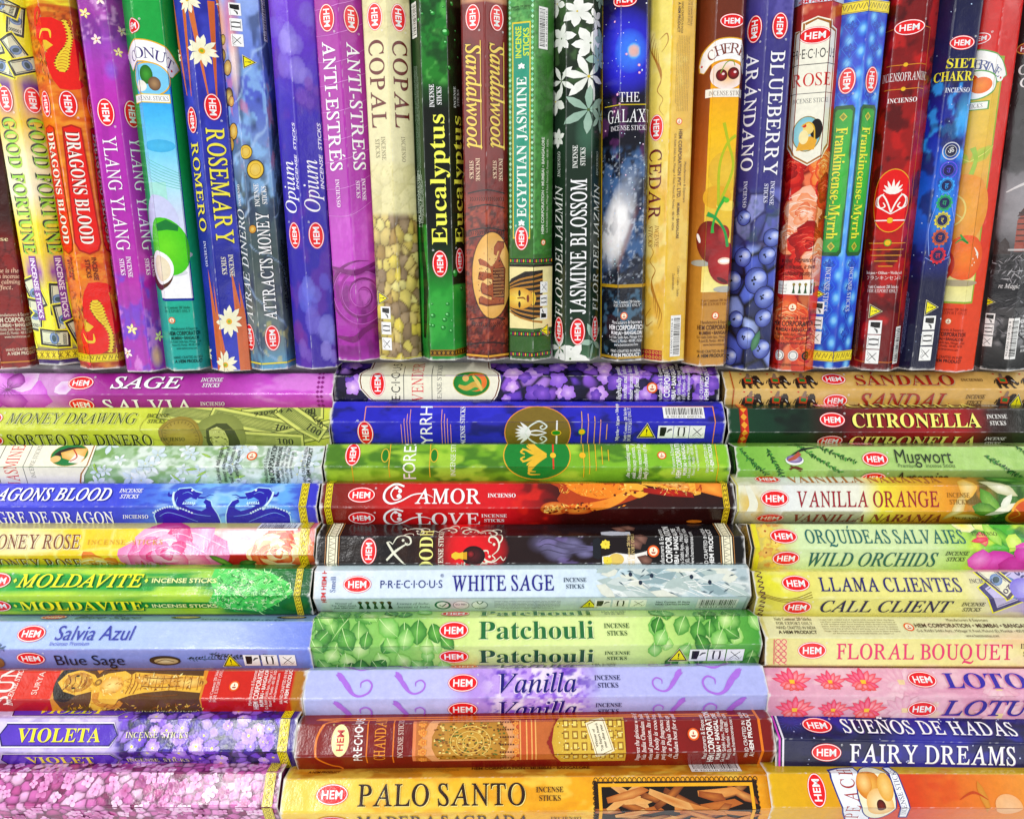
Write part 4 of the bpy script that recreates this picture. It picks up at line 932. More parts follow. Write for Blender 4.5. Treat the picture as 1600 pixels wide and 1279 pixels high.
b = U('cedar', 'golden yellow box lettered CEDAR in dark red with curling line ornaments', 564, faces=(0, 1), base='#dfb648', cap='#c89a30', group=GU)
b.bg((-20, '#e6cf68'), (150, '#e8cc6a'), (300, '#e2b84c'), (450, '#e0b04c'), (570, '#d8a648')).mot('#f0dc90', 30, 20, .5, .66, .6, 3).mot('#d49a44', 40, 14, .55, .7, .5, 6, a=(260, 570)).bgt((1, '#e2b440'), (2, '#d0a238'), a=(-30, 700)).mot('#e8c868', 30, 20, .5, .66, .5, 13, t=(1, 2))
for a, s_, f_ in ((110, 1, 1), (452, 1, -1)):
    for i in range(5): b.stroke([(-10 + i * 2, -62 + i * 8), (-16 + i * 4, -40 + i * 7), (-4 + i * 2, -12 + i * 3), (4, 14), (-2, 30), (8, 44), (2, 58), (10, 70)], [.4, 1.4, 1.8, 1.2, 1.4, 1, 1, .4], '#a87820', a, .5, sc=f_, part='line_ornament', join=i > 0)
    b.stroke([(0, -50), (12, -58), (14, -44), (4, -30)], [.5, 2, 1.5, .5], '#a87820', a, .5, sc=f_, part='line_ornament')
b.logo(198, .45, 38, 90).text('CEDAR', 287, .45, 21, 'm', '#6c1420', 90, w=112).text('INCENSE', 369, .58, 7.5, 'i', '#8a5c14', 90, w=34).text('STICKS', 369, .3, 7.5, 'i', '#8a5c14', 90, w=34)
b.nett(20, 1.75, 90, '#7a5c20', .9).crafted(28, 1.35, 90, '#5c4414', .9, w=50).micro(115, 1.5, 118, 24, 8, 90, '#907028').ball(190, 1.42, 5.4).text('HEM CORPORATION PVT. LTD.', 256, 1.5, 6, 'G', '#6c5018', 90, w=108)
b.text('MUMBAI • BANGALORE', 345, 1.5, 4.6, 'G', '#6c5018', 90, w=56).text('Manufacturers & Exporters', 285, 1.75, 3.8, 'g', '#6c5018', 90, w=64).text('G-6, Riddhi Siddhi Apts., Mithagar X Road, Mulund (E), Mumbai - 400 081. INDIA.', 285, 1.28, 3.8, 'g', '#6c5018', 90, w=152)
b.text('Cedro • Cèdre • Zeder', 440, 1.6, 4, 'r', '#7a5c20', 90, w=48).text('Zedernholz', 440, 1.38, 4, 'r', '#7a5c20', 90, w=26).barcode(525, 1.55, 64, 19, 90, '8 901810 000933')
b.rect(547, 562, 0, .95, '#a8303c', part='maroon_trim')
for i in range(6):
    for a in (551, 558): b.ell(a, .08 + i * .16, 2.4, 2.4, '#e0b04c', ring=.9, n=10, part='maroon_trim')

b = U('cherry', 'brown and orange box with an arched CHERRY label and two large red cherries', 571, base='#8a4420', cap='#b8863c', group=GU)
b.bg((-20, '#6e3820'), (60, '#74381f'), (250, '#a05c24'), (400, '#b07c34'), (470, '#b5853c'), (575, '#b8873c'))
for i, c in enumerate([(65, '#e08a1e'), (150, '#eca41c'), (210, '#f0b41e'), (300, '#e2b440'), (380, '#ddb850'), (440, '#f0dc84'), (456, '#f4e490')][:-1]):
    n = [(65, '#e08a1e'), (150, '#eca41c'), (210, '#f0b41e'), (300, '#e2b440'), (380, '#ddb850'), (440, '#f0dc84'), (456, '#f4e490')][i + 1]
    b.rect(c[0], n[0], -.12, 1.1, c[1], col2=n[1], part='orange_panel', join=i > 0)
K = dict(part='faded_cherry')
b.ell(268, .7, 30, 32, '#d8a838', c0='#e4b848', join=False, **K).ell(308, .35, 24, 18, '#d8a030', **K).ell(322, .85, 20, 8, '#f0d068', **K)
for P in ([(6, -70), (14, -40), (24, 0), (8, 50)], [(26, -50), (12, -36), (2, 0), (4, 60)]): b.stroke(P, [5, 4, 4, 5], '#a8b428', 262, .35, part='faded_cherry')
b.logo(33, .6, 34, 0)
K = dict(part='white_label')
b.stroke([(-44, 28), (-34, 6), (-10, -6), (14, -6), (36, 8), (46, 28)], [10, 30, 36, 36, 30, 10], '#d8a030', 84, .5, join=False, **K).stroke([(-43, 27), (-33, 6), (-10, -6), (14, -6), (35, 8), (45, 28)], [7, 26, 32, 32, 26, 7], '#f4f2f0', 84, .5, **K).ell(100, -.55, 6, 6, '#f4f2f0', **K).ell(101, -.58, 1.8, 1.8, '#c8102a', **K)
for ch, x, y, r in (('C', -28, 2, -32), ('H', -15, -5, -18), ('E', -3, -8, -4), ('R', 9, -8, 6), ('R', 22, -3, 18), ('Y', 33, 6, 32)):
    p = b.loc(np.array([x + 2.]), np.array([y + 4.]), 80, .5, 0)[0]; b.text(ch, p[0], p[1], 16, 'r', '#7a3a28', r, part='label_lettering', join=True)
b.ell(118, .5, 27, 22, '#f2e0dc', part='white_label', join=False, c0='#e8a850')
for a, t in ((118, .3), (115, .75)): b.ell(a, t, 9, 9.5, '#4c0c10', c0='#a02028', part='small_cherry', join=t > .5).ell(a - 2, t + .06, 2.4, 2, '#f0c8c8', part='small_cherry', n=8)
b.stroke([(-6, -2), (2, -18), (12, -22), (16, -14)], 1.4, '#7a9a3c', 117, .4, part='small_cherry').rect(139, 152, -.35, 1.5, '#f2ecdc', part='name_strip').text('INCENSE STICKS', 146, .55, 7, 'r', '#6a4a38', 0, w=60)
K = dict(part='printed_cherry')
b.ell(411, -.2, 20, 5, '#a0a098', join=False, **K).ell(452, .9, 20, 5, '#a8a8a0', **K)
b.ell(378, .2, 26, 34, '#6e1418', c0='#98252a', rot=-22, **K).ell(372, -.35, 3, 8, '#f4e8e4', rot=-25, **K).ell(366, .7, 10, 14, '#8c2028', c0='#b8504c', **K)
b.ell(412, .85, 29, 33, '#8c1f26', c0='#b43a3c', rot=-10, **K).ell(408, .8, 11, 5.5, '#f4c8b0', **K).ell(408, .8, 8, 3, '#fffaf4', **K).ell(438, .75, 10, 3, '#5c1218', rot=25, **K)
b.stroke([(14, -74), (2, -52), (-4, -30), (-4, -18)], [6, 3.6, 3.6, 6], '#3aa048', 382, .35, part='cherry_stem', join=False).stroke([(-14, -58), (2, -50), (16, -30), (22, -6)], [8, 4, 4, 5], '#2f9450', 392, .35, part='cherry_stem').ell(313, .75, 4.4, 4, '#5cb83c', part='cherry_stem')
b.nett(472, .55, 0, '#7a4c14', 1.05, w=52).ball(493, .55, 6).corp(520, .6, 0, '#5c3408', 1.2, w=66).crafted(552, .5, 0, '#3c2408', 1.1, w=54)

b = U('blueb', 'indigo box lettered BLUEBERRY and ARÁNDANO in white above blueberries', 577, faces=(0, 1, 2), base='#433c80', cap='#3a3a70', group=GU, res=2.0)
b.bg((-20, '#5a5490'), (30, '#4a4488'), (60, '#45407f'), (300, '#413c7c'), (580, '#35386a')).mot('#6a64a8', 22, 20, .55, .68, .6, 3, a=(-20, 60))
b.cells(34, 30, ['#5a60a8', '#6a70b4', '#3c4280', '#545a90', '#8c90c8', '#58506c'], edge='#2c2c54', ew=.16, dome=.6, seed=21, a=(295, 395), amt=.75).mot('#4c6068', 14, 12, .55, .7, .5, 8, a=(300, 480)).bg((380, '#4a4a86'), (400, '#2a2c50'), (580, '#22284c'), t=(9, 9)).cells(36, 32, ['#6474bc', '#8290d0', '#4c5aa4', '#3a4488', '#9aa8e0', '#5868b4', '#2c3460'], edge='#0c1020', ew=.3, dome=.9, seed=31, a=(385, 580), amt=1)
q = random.Random(8)
for i, (a, t, r) in enumerate([(438, 1.2, 20), (402, .55, 15), (465, 1.6, 17), (400, 1.6, 14), (528, .9, 17), (497, 1.6, 14), (440, .15, 16), (560, .2, 13), (500, .4, 13), (545, 1.6, 15), (372, 1.75, 14), (340, .5, 12)]):
    b.ell(a, t, r * 1.06, r * 1.06, '#14183c', part='printed_berry', join=False, n=22).ell(a, t, r, r, '#3c4890', c0='#8c9ce4', part='printed_berry', n=22).ell(a - r * .25, t + .12, r * .62, r * .5, '#7484d0', c0='#d0d8fc', part='printed_berry', n=16)
    for j in range(5): b.leaf(a + q.uniform(-3, 3), t - .1, r * .26, r * .18, j * 72 + i * 20, '#1a1e3c', part='printed_berry')
b.leaf(548, 1.2, 34, 14, -70, '#3c6c54', '#5c8c68').leaf(505, .2, 18, 10, 160, '#3c5c4c', '#5c8c68')
b.logo(42, .5, 40, 90).logo(41, 1.5, 38, 90).text('ARÁNDANO', 173, .5, 21, 'm', '#eceaf6', 90, w=188).text('BLUEBERRY', 177, 1.5, 22, 'm', '#f2f0fa', 90, w=196)
b.incense(303, .5, 7, 90, '#c8c8e8', 'b', two=False, w=42).incense(302, 1.5, 7, 90, '#d4d4f0', 'b', w=38)

b = U('rose', 'red rose patterned box with a cream framed label lettered PRECIOUS ROSE', 579, base='#a8281c', cap='#7a1a14', group=GU, res=2.0)
b.bg((-20, '#c04a3c'), (20, '#a83a30'), (250, '#c0442c'), (300, '#b02418'), (400, '#a81c10'), (450, '#c43c20'), (580, '#c8502c')).cells(40, 34, ['#b82418', '#d4482c', '#a01810', '#e07a58', '#c03020', '#8c140c'], edge='#7c1008', ew=.25, dome=.5, seed=12, a=(240, 580), amt=.9, jit=1).mot('#e89a78', 30, 22, .56, .7, .6, 7, a=(-20, 40)).mot('#e88858', 40, 24, .58, .7, .5, 8, a=(460, 580)).blob(270, 1.2, 26, 22, '#e88a30', .7).blob(255, 1.4, 22, 14, '#e8b8b0', .8)
PK = (('#e88c64', '#f4b89c', '#f8d4bc'), ('#f0a88c', '#f8ccb4', '#fce4d4'), ('#d8704c', '#ec9c78', '#f8c8a8')); RD = (('#a81410', '#c83028', '#e05c4c'), ('#8c0c0c', '#b42018', '#d04434'), ('#c8281c', '#dc4c38', '#ec7c60'))
for a, t, r, c in ((262, -.1, 34, RD), (262, 1.3, 36, (('#d8502c', '#ec8c50', '#f4b478'), ('#e87c3c', '#f0a868', '#f8cc98'))), (336, .55, 46, PK), (300, 1.5, 30, RD), (372, .0, 26, PK), (384, .8, 40, RD), (412, 1.35, 40, PK), (440, .1, 30, RD), (500, .2, 40, (('#c84420', '#e07040', '#f0a070'), ('#e0602c', '#f09860', '#f8c090'))), (545, 1.2, 44, (('#d85828', '#ec8850', '#f4b080'), ('#b83418', '#d85c34', '#ec8c60')))): b.big_rose(a, t, r, c, int(a))
b.rect(-20, 3.5, -1, 2, '#c8d0e0', part='paper_band').text('HEM HEM HEM', 0, .5, 6, 'G', '#c8202c', 0, w=60)
K = dict(part='cream_label')
frame = lambda e: [(-17 - e, -108), (-17 - e, -96 - e * 0), (-31 - e, -92 - e), (-33 - e, 82 + e), (-24 - e, 90 + e), (-20, 100 + e), (0, 112 + e), (20, 100 + e), (24 + e, 90 + e), (33 + e, 82 + e), (31 + e, -92 - e), (17 + e, -96 - e), (16 + e, -104 - e), (0, -112 - e), (-16 - e, -104 - e)]
b.poly(frame(5), 142, .55, '#f2ead0', join=False, **K).poly(frame(3), 142, .55, '#9a6a24', **K).poly(frame(0), 142, .55, '#ece8d2', **K)
b.logo(55, .5, 42, 0).text('P·R·E·C·I·O·U·S', 83, .5, 15, 'g', '#222', 0, w=72).rect(99.5, 100.7, -.45, 1.45, '#333', part='label_rule').text('ROSE', 124, .5, 20, 'r', '#c02420', 0, w=62).rect(145, 146, -.45, 1.45, '#333', part='label_rule').text('INCENSE STICKS', 157, .5, 7, 'r', '#555', 0, w=56)
K = dict(part='oval_portrait')
b.ell(209, .45, 21, 28, '#8a7a30', join=False, **K).ell(209, .45, 19.5, 26.5, '#7cb4c0', c0='#a8ccd0', **K).ell(202, .78, 9, 16, '#241c18', **K).ell(200, .5, 8, 10, '#e8c87c', **K).poly([(-14, 26), (-8, 6), (6, 4), (16, 10), (12, 25)], 209, .45, '#dca040', **K).ell(214, .35, 7, 11, '#f0dca0', **K).ell(196, .35, 3, 3, '#c83028', **K).stroke([(-8, -12), (2, -18), (10, -10), (12, 10)], 2, '#d8a838', 209, .45, **K)
b.lines(416, .5, [('unique fragrance of', 7, 'bi', 56), ('million roses, a sweet', 7, 'bi', 58), ('sublime purity.', 7, 'bi', 44)], 0, '#5c1408', lead=1.5)
b.poly([(-31, -11), (30, -14), (30, 11), (-31, 9)], 450, .45, '#f2efe6', part='award_strip', join=False)
for i in range(5): b.poly([(-4 + i * 9, -7), (-1 + i * 9, -7), (-1.6 + i * 9, 0), (0 + i * 9, 8), (-5 + i * 9, 8), (-3.4 + i * 9, 0)], 450, .45, '#3c5c38' if i < 3 else '#444', part='award_strip').ell(444, .45 + (-2.5 + i * 9) / b.F, 2.4, 2.4, '#8a7a2c', part='award_strip', n=8)
b.lines(450, -.08, [('Winner of', 3.5, 'i', 16), ('Top Export Award,', 3.5, 'i', 18), ('year after year', 3.5, 'i', 16)], 0, '#444')
b.ball(480, .4, 8).corp(515, .5, 0, '#3c1408', 1.35, w=74)
for t, c in ((-.0, '#b0b0a8'), (.55, '#d8d8d0'), (1.05, '#111')): b.ell(555, t, 8, 8, '#e8e4dc' if c != '#111' else '#c85a34', part='round_badge', join=False).ell(555, t, 7, 7, '#888' if c != '#111' else '#111', ring=1.6 if c != '#111' else 3, part='round_badge').ell(555, t, 3, 3, c, part='round_badge')
b.text('exports@hemincense.com', 569, .4, 3.6, 'g', '#4a1408', 0, w=52)

b = U('frank', 'bright blue damask box with green strips lettered Frankincense-Myrrh in yellow', 575, faces=(0, 1, 2), base='#1b4fc0', cap='#16388c', group=GU)
b.bg((-20, '#1c48b8'), (150, '#1848c4'), (400, '#1a5ae0'), (580, '#163c9c'))
for i in range(-1, 17):
    for k in range(-1, 8):
        a, t = i * 35 + (17 if k % 2 else 0) + 10, k * .44
        b.blob(a, t, 14, 8.5, '#4a9cff', .9, 1.2).blob(a, t, 7, 5, '#8cc8ff', .9, 1)
for k in range(0, 4): b.blob(280, k, 200, 8, '#6ab0ff', .75, .6)
for a in list(range(38, 150, 36)) + list(range(412, 545, 36)):
    for t, da in ((.5, 0), (1.5, 0), (2.5, 0)):
        for r in (-90, -50, -130, -20, -160, 90): b.leaf(a + 4, t, 12 if r in (-90, 90) else 10, 5, r, '#0e3a9c', '#2f74dc', part='damask_motif', join=not (r == -90 and a in (38, 412) and t == .5))
        b.stroke([(-12, 0), (0, -18), (12, 0), (0, 18), (-12, 0)], .9, '#3c80e0', a, t, part='damask_motif', n=1)
for t in (.5, 1.5, 2.5):
    b.poly([(-118, -12), (-112, -16), (112, -16), (118, -12), (118, 12), (112, 16), (-112, 16), (-118, 12)], 282, t, '#0c5c24', 90, part='green_strip', join=False).poly([(-112, -9), (-108, -13), (-40, -13), (-30, -15), (40, -15), (50, -13), (108, -13), (112, -9), (112, 9), (108, 12), (-108, 12), (-112, 9)], 282, t, '#25962c', 90, part='green_strip', c0='#2fae34')
    b.text('Frankincense-Myrrh', 286, t, 17, 'm' if 0 else 'b', '#e8e828', 90, w=176, shadow='#0c5c24').logo(125, t, 38, 90)
    for a in (182, 385): b.poly([(0, -7), (6, 0), (0, 7), (-6, 0)], a, t, '#c8b838', part='diamond_emblem', join=False).poly([(0, -4.5), (4, 0), (0, 4.5), (-4, 0)], a, t, '#7a8a20', part='diamond_emblem')
    b.text('INCENSE STICKS', 452, t, 8, 'r', '#d8e4fc', 90, w=70)
b.warn(460, -.0 + .2, 18, 90).icons(505, .25, 18, 90, 1.3, 3)
b.gold(10, 18, mark='s', t0=0, t1=3, step=11).gold(556, 16, mark='s', t0=0, t1=3, step=11)

b = U('incf', 'dark red mottled box with a white palmette in a red oval and thin gold lines', 578, base='#8c1a1a', cap='#5c1012', group=GU)
b.bg((-20, '#7a1a1c'), (60, '#7c1618'), (200, '#96201e'), (400, '#7a1416'), (580, '#6e1012')).mot('#b82420', 30, 22, .5, .64, .8, 3).mot('#4c0c10', 26, 18, .56, .68, .8, 5)
b.border(42, 566, -.55, 1.45, '#c8782c', 1.2, part='gold_frame')
b.logo(42, .5, 38, 0)
for a in (100, 138): b.rect(a, a + 1.2, -.25, 1.4, '#d08a2c', part='gold_rule').ell(a + .5, .5, 3.2, 3.2, '#e8b02c', part='gold_rule')
b.text('INCIENSOFRANKINC', 119, .55, 13, 'r', '#f4e8e4', 0, w=78).text('INCIENSO', 156, .5, 7.5, 'b', '#f4e8e4', 0, w=41)
b.ell(313, .5, 29, 50, '#e0a030', part='red_oval', join=False, n=40).ell(313, .5, 27.8, 48.6, '#dc1c1c', part='red_oval', n=40)
for an, ln in ((-90, 24), (-68, 23), (-112, 23), (-48, 20), (-132, 20), (-28, 16), (-152, 16)): b.leaf(303, .5, ln, 4.6, an, '#f4ece4', part='white_palmette', join=an != -90)
for sx in (-1, 1): b.stroke([(0, 20), (6, 4), (14, -8), (20, 0), (16, 12), (9, 10), (12, 4)], [2, 2.4, 2.4, 2.4, 2.2, 2, 1.6], '#f4ece4', 312, .5, part='white_palmette', fx=sx).stroke([(0, 22), (10, 16), (22, 8), (22, -2), (12, -10)], [1.5, 2, 2, 1.6, 1], '#f4ece4', 312, .5, part='white_palmette', fx=sx)
b.rect(343, 345, -.05, 1.05, '#f4ece4', part='gold_rule').ell(344, .5, 4.4, 4.4, '#e8b02c', part='gold_rule')
for i, (a, w) in enumerate(((379, .78), (389, .68), (398, .58), (407, .42), (415, .26))): b.rect(a, a + 1.2, .5 - w, .5 + w, '#e09a30', part='gold_rule', join=i > 0)
b.ell(379, .5, 5.6, 5.6, '#5c9a30', part='gold_rule', join=False).ell(379, .5, 4.4, 4.4, '#e8b02c', part='gold_rule')
b.lines(430, .5, [('Incienso • Oliban • Weihrauch', 4.6, 'b', 60), ('フランキンセンス', 5.0, 'g', 56)], 0, '#f0d8d0', lead=1.7).nett(451, .5, 0, '#f4e4e0', 1.2, w=46)
b.warn(486, .3, 18, 90).icons(534, .35, 20, 90, 1.15, 3).micro(515, -.5, 90, 12, 5, -90, '#d8a8a0').barcode(540, 1.45, 58, 16, 90, '8 901810 000337')

b = U('siete', 'night blue box lettered SIETE CHAKRAS with a column of seven round coloured emblems', 577, base='#161a50', cap='#1a1a3c', group=GU)
b.bg((-20, '#1e2046'), (120, '#181c58'), (200, '#14309c'), (330, '#1e6ad0'), (400, '#1c2c7c'), (440, '#151a48'), (580, '#14183c')).mot('#3a98f0', 22, 12, .5, .64, .8, 3, a=(120, 250)).mot('#0e1240', 30, 20, .55, .68, .7, 5, a=(100, 440)).blob(330, .5, 70, 18, '#3a90e8', .8, .9).blob(180, .8, 40, 14, '#58b0f4', .6, .9)
q = random.Random(5)
for i in range(40): r = q.choice((.6, .8, 1.1)); b.ell(q.uniform(-10, 570), q.uniform(-.6, 1.9), r, r, '#8cb4f4', c0='#fff', part='printed_star', n=7, join=i > 0)
b.stroke([(-14, 60), (-20, 20), (-14, -14), (-9, -30), (0, -40), (9, -30), (14, -14), (22, 20), (16, 60)], .9, '#8aa0e8', 340, .5, part='seated_outline', join=False).stroke([(-20, 62), (0, 70), (22, 60)], .9, '#8aa0e8', 340, .5, part='seated_outline')
b.logo(67, .4, 34, 0).text('SIETE', 99, .65, 15, 'b', '#e8d84a', 0, w=62).text('CHAKRAS', 119, .45, 15, 'b', '#e8d84a', 0, w=78, shadow='#101030').text('INCIENSO', 141, .45, 7.5, 'b', '#dfe4f8', 0, w=38)
for i, (a, c, g) in enumerate(((236, '#c8ccd8', 'ॐ'), (266, '#6a5ae0', 'उ'), (290, '#3a9cf0', 'ह'), (317, '#2fa86c', 'य'), (344, '#d8c848', 'र'), (371, '#c8642c', 'व'), (399, '#d82430', 'ल'))):
    t = .5 + (i * .0)
    for j in range(12 if i > 1 else 1):
        if i > 1: b.ell(a + 11.5 * math.cos(j * .5236), t + 11.5 * math.sin(j * .5236) / b.F, 2.2, 2.2, c, part='round_emblem', join=j > 0, n=8)
    b.ell(a, t, 14 if i < 2 else 11.5, 14 if i < 2 else 11.5, c, part='round_emblem', join=i > 1, ring=1.6).ell(a, t, 10, 10, '#16205c' if i != 0 else '#24284c', part='round_emblem').ell(a, t, 9.2, 9.2, c, part='round_emblem', ring=.8)
    b.text(g, a, t, 8, 'g', c if i else '#f4f4f4', 0, part='round_emblem', join=True)
b.warn(480, .5, 20, 90).icons(528, .5, 20, 90, 1.2, 3).micro(505, -.5, 96, 9, 4, -90, '#8890c0').barcode(532, 1.5, 60, 12, 90, '8 901810 001999')

b = U('tang', 'red and orange box with a TANGERINE label and whole and half tangerines', 580, faces=(0, 1), base='#cc3a22', cap='#b83418', group=GU)
b.bg((-20, '#c62420'), (250, '#cc2c20'), (400, '#d84420'), (480, '#e05020'), (590, '#e04c1c'))
b.rect(88, 474, -.1, 1.4, '#8ca838', part='green_frame')
c = [(92, '#d8b048'), (200, '#dfb44a'), (260, '#e0a848'), (330, '#e09040'), (400, '#e8b868'), (440, '#eee08c'), (471, '#f0e8a0')]
for i in range(6): b.rect(c[i][0], c[i + 1][0], -.1, 1.33, c[i][1], col2=c[i + 1][1], part='yellow_panel', join=i > 0)
b.logo(57, .35, 28, 0)
K = dict(part='white_label')
b.stroke([(-30, -6), (0, -8), (26, 4), (42, 24)], [34, 36, 32, 22], '#5c9a50', 100, .38, join=False, **K).stroke([(-30, -6), (0, -8), (26, 4), (41, 23)], [30, 32, 28, 18], '#f4f2ee', 100, .38, **K).ell(122, 1.3, 6, 6, '#f4f2ee', **K).ell(122, 1.32, 1.8, 1.8, '#c8102a', **K)
for ch, x, y, r in (('G', -10, -7, -2), ('E', 0, -6, 3), ('R', 8, -4, 8), ('I', 13, -1, 14), ('N', 20, 3, 20), ('E', 29, 9, 28)):
    p = b.loc(np.array([x + 0.]), np.array([y + 2.]), 102, .42, 0)[0]; b.text(ch, p[0], p[1], 14, 'r', '#4a5a8c', r, part='label_lettering', join=True)
b.ell(131, .42, 30, 24, '#5c9a50', part='white_label', join=False).ell(131, .42, 28, 22, '#f8f4ec', part='white_label').ell(124, .2, 12, 11, '#c8401c', c0='#e8641c', part='small_tangerine', join=False).ell(132, .6, 15, 13, '#e8701c', c0='#f48c2c', part='small_tangerine')
b.rect(157, 171, -.1, .95, '#5c9a50', part='name_strip').rect(158.5, 169.5, -.1, .9, '#f2f0e4', part='name_strip', join=True).text('INCENSE STICKS', 164, .1, 6.5, 'r', '#555', 0, w=52)
for sx, r in ((1, -35), (-1, 205)): b.leaf(252, .55, 42, 20, r, '#b8bc50', '#98b848', vein='#e8d878', join=sx < 0).leaf(362, .75, 26, 12, r + 5, '#1f7a34', '#2f9a40', vein='#e8e8c8')
b.stroke([(0, -20), (6, 0), (0, 30)], [8, 5, 8], '#98b848', 250, .6, part='printed_leaf')
K = dict(part='printed_tangerine')
b.ell(325, .45, 44, 54, '#e49038', c0='#eaa248', join=False, **K).ell(328, .1, 22, 26, '#eccf78', ring=2.4, **K)
for an in (30, 100, 170): b.stroke([(0, 0), (22 * math.cos(math.radians(an)), 26 * math.sin(math.radians(an)))], 1.8, '#eccf78', 328, .1, part='printed_tangerine')
b.ell(442, .6, 36, 5, '#a89c80', **K).ell(402, .8, 32, 35, '#e45c18', c0='#f48432', **K).ell(414, -.05, 21, 27, '#b8341c', c0='#cc4420', **K).ell(408, .0, 13, 13, '#f0e0c8', ring=1.6, **K)
for an in (0, 50, 100, 150, 200, 260, 310): b.stroke([(0, 0), (13 * math.cos(math.radians(an)), 13 * math.sin(math.radians(an)))], 1, '#f0e0c8', 408, .0, part='printed_tangerine')
for a, t in ((404, 1.1), (410, 1.2), (414, 1.1), (422, .15), (426, .25), (398, 1.25)): b.ell(a, t, 1.3, 1.3, '#fbe0c0', n=8, **K)
b.stroke([(8, -10), (16, 0), (18, 8)], [1, 4, 1], '#fff0dc', 396, .9, **K).stroke([(-4, -6), (0, 0), (8, 8), (-2, 2), (-10, 8)], [2, 4, 2, 3, 1], '#2f9a40', 372, .65, **K)
b.nett(486, .55, 0, '#8c2408', 1.05, w=50).ball(502, .5, 5.4).corp(530, .55, 0, '#5c1404', 1.05, w=56).crafted(561, .6, 0, '#4c1004', 1.0, w=50)

b = U('night', 'grey and black box with a night tower beside the orange TANGERINE box', 578, faces=(0, 1, 2), base='#4a4a4c', cap='#2a2a2a', group=GU)
b.bg((-20, '#28282a'), (60, '#161618'), (160, '#242428'), (230, '#4c4c50'), (300, '#78787c'), (390, '#58585a'), (400, '#1c1c1e'), (440, '#3a3a3c'), (520, '#5a5a5a'), (580, '#101010')).mot('#1a1a1c', 34, 20, .5, .64, .7, 5, a=(150, 580)).mot('#9a9a9c', 16, 24, .56, .7, .6, 8, a=(420, 540)).blob(320, .9, 60, 60, '#98989c', .7)
b.stroke([(-40, 6), (-10, -8), (20, -4), (40, 14)], [2, 5, 5, 2], '#c8c8c8', 292, 1.2, part='moon_arc', join=False)
b.shape([(-44, 44), (-44, 26), (-38, 20), (-32, 26), (-26, 18), (-20, 26), (-16, 44)], 352, 1.0, '#3c2c2a', part='printed_wall', join=False).shape([(-60, 0), (-40, -14), (-10, -6), (14, -18), (40, -8), (60, 4), (60, 40), (-60, 40)], 440, 1.0, '#2c2c30', part='printed_rock', join=False).carve(420, 1.0, 56, 24, 120, ('#8c8c90', '#18181a', '#5c5c60', '#b0b0b4'), 3, 'printed_rock', 9).carve(500, 1.0, 56, 36, 120, ('#7c7c80', '#18181a', '#4c4c50'), 5, 'printed_rock', 12)
b.poly([(-12, 40), (-12, -8), (-6, -22), (0, -34), (7, -22), (14, -10), (16, 40)], 352, 1.0, '#94503f', part='printed_tower', join=False).poly([(-13, -8), (-5, -22), (-4, -30), (0, -40), (3, -26), (12, -10)], 345, 1.0, '#4c2420', part='printed_tower').poly([(14, -2), (19, -16), (24, -2), (24, 40), (14, 40)], 352, 1.0, '#5c342c', part='printed_tower').rect(388, 391, .5, 2, '#b0b0b0', part='printed_tower')
for y in range(6): b.rect(330 + y * 9, 332 + y * 9, .72, 1.3, '#2c1814', part='printed_tower', join=True)
b.text('OGI', 104, .62, 15, 'm', '#dcdcdc', 0, w=40).text('GR', 125, .62, 15, 'm', '#ececec', 0, w=32).text('INCIENSO', 143, .9, 7, 'b', '#aaa', 0, w=36).logo(70, .4, 30, 0, face='#8c2420', ring='#c8a050')
b.text('re Magic', 446, .7, 7, 'bi', '#c8c8c8', 0, w=30).warn(472, -.05 + .1, 16, 90).icons(516, .15, 15, 90, 1.2, 3).barcode(528, 1.05, 64, 18, 90, '8 901810 008236').corp(510, 1.95, 0, '#e8e8e8', 1.1, w=56).crafted(545, 1.95, 0, '#ddd', 1, w=40)

# ================================================================== the lying boxes: left column, top to bottom
GL_ = 'incense boxes lying stacked from SAGE down to the lilac box'
GM_ = 'incense boxes lying stacked from LAVENDER down to PALO SANTO'
GR_ = 'incense boxes lying stacked from SÁNDALO down to PEACH'
def petals(b, spec, pal, part='printed_flower', n=5, seed=1, **k):
    for i, (a, t, r) in enumerate(spec): b.flower(a, t, r, n, pal[i % len(pal)][0], pal[i % len(pal)][1], pal[i % len(pal)][2], rot=i * 47, seed=seed + i, join=False, part=part, **k)

b = H('sage', 'magenta box lettered SAGE over SALVIA in white above the olive MONEY DRAWING box', (None, 521), faces=(0, 1), base='#a43c9c', cap='#b05ab0', group=GL_)
b.bg((-20, '#b04cb4'), (20, '#b45cb8'), (80, '#c48cc4'), (120, '#a8489c'), (170, '#98308c'), (340, '#a03a96'), (420, '#c05ac0'), (520, '#bb4cba'))
b.mot('#e0a8dc', 60, 22, .5, .66, .7, 3, a=(-20, 110)).mot('#d88ad8', 70, 24, .52, .64, .7, 5, a=(400, 520)).mot('#a83ca8', 50, 24, .5, .6, .6, 9, a=(410, 520))
for ang, ln, w, c in ((160, 70, 46, '#b64cc0'), (215, 60, 44, '#c468cc'), (20, 66, 56, '#bb54c2'), (95, 40, 50, '#a844b0'), (320, 46, 40, '#d8b8d8'), (280, 30, 30, '#8a3a8c')): b.leaf(22, .75, ln, w, ang, c, '#d480d8', part='printed_petal', join=False)
for i in range(14): b.stroke([(0, 0), (20 * math.cos(i * .45), 14 * math.sin(i * .45))], [1.2, .2], '#6c2068', 16, .78, part='printed_petal', n=1)
b.leaf(96, .4, 26, 30, 60, '#d8c4dc', '#c088c4', part='printed_petal')
for x in (498, 504): 
    for i in range(9): b.poly([(0, -3), (3, 0), (0, 3), (-3, 0)], x, i * .22, '#8a2c80', part='diamond_trim', join=not (x == 498 and i == 0))
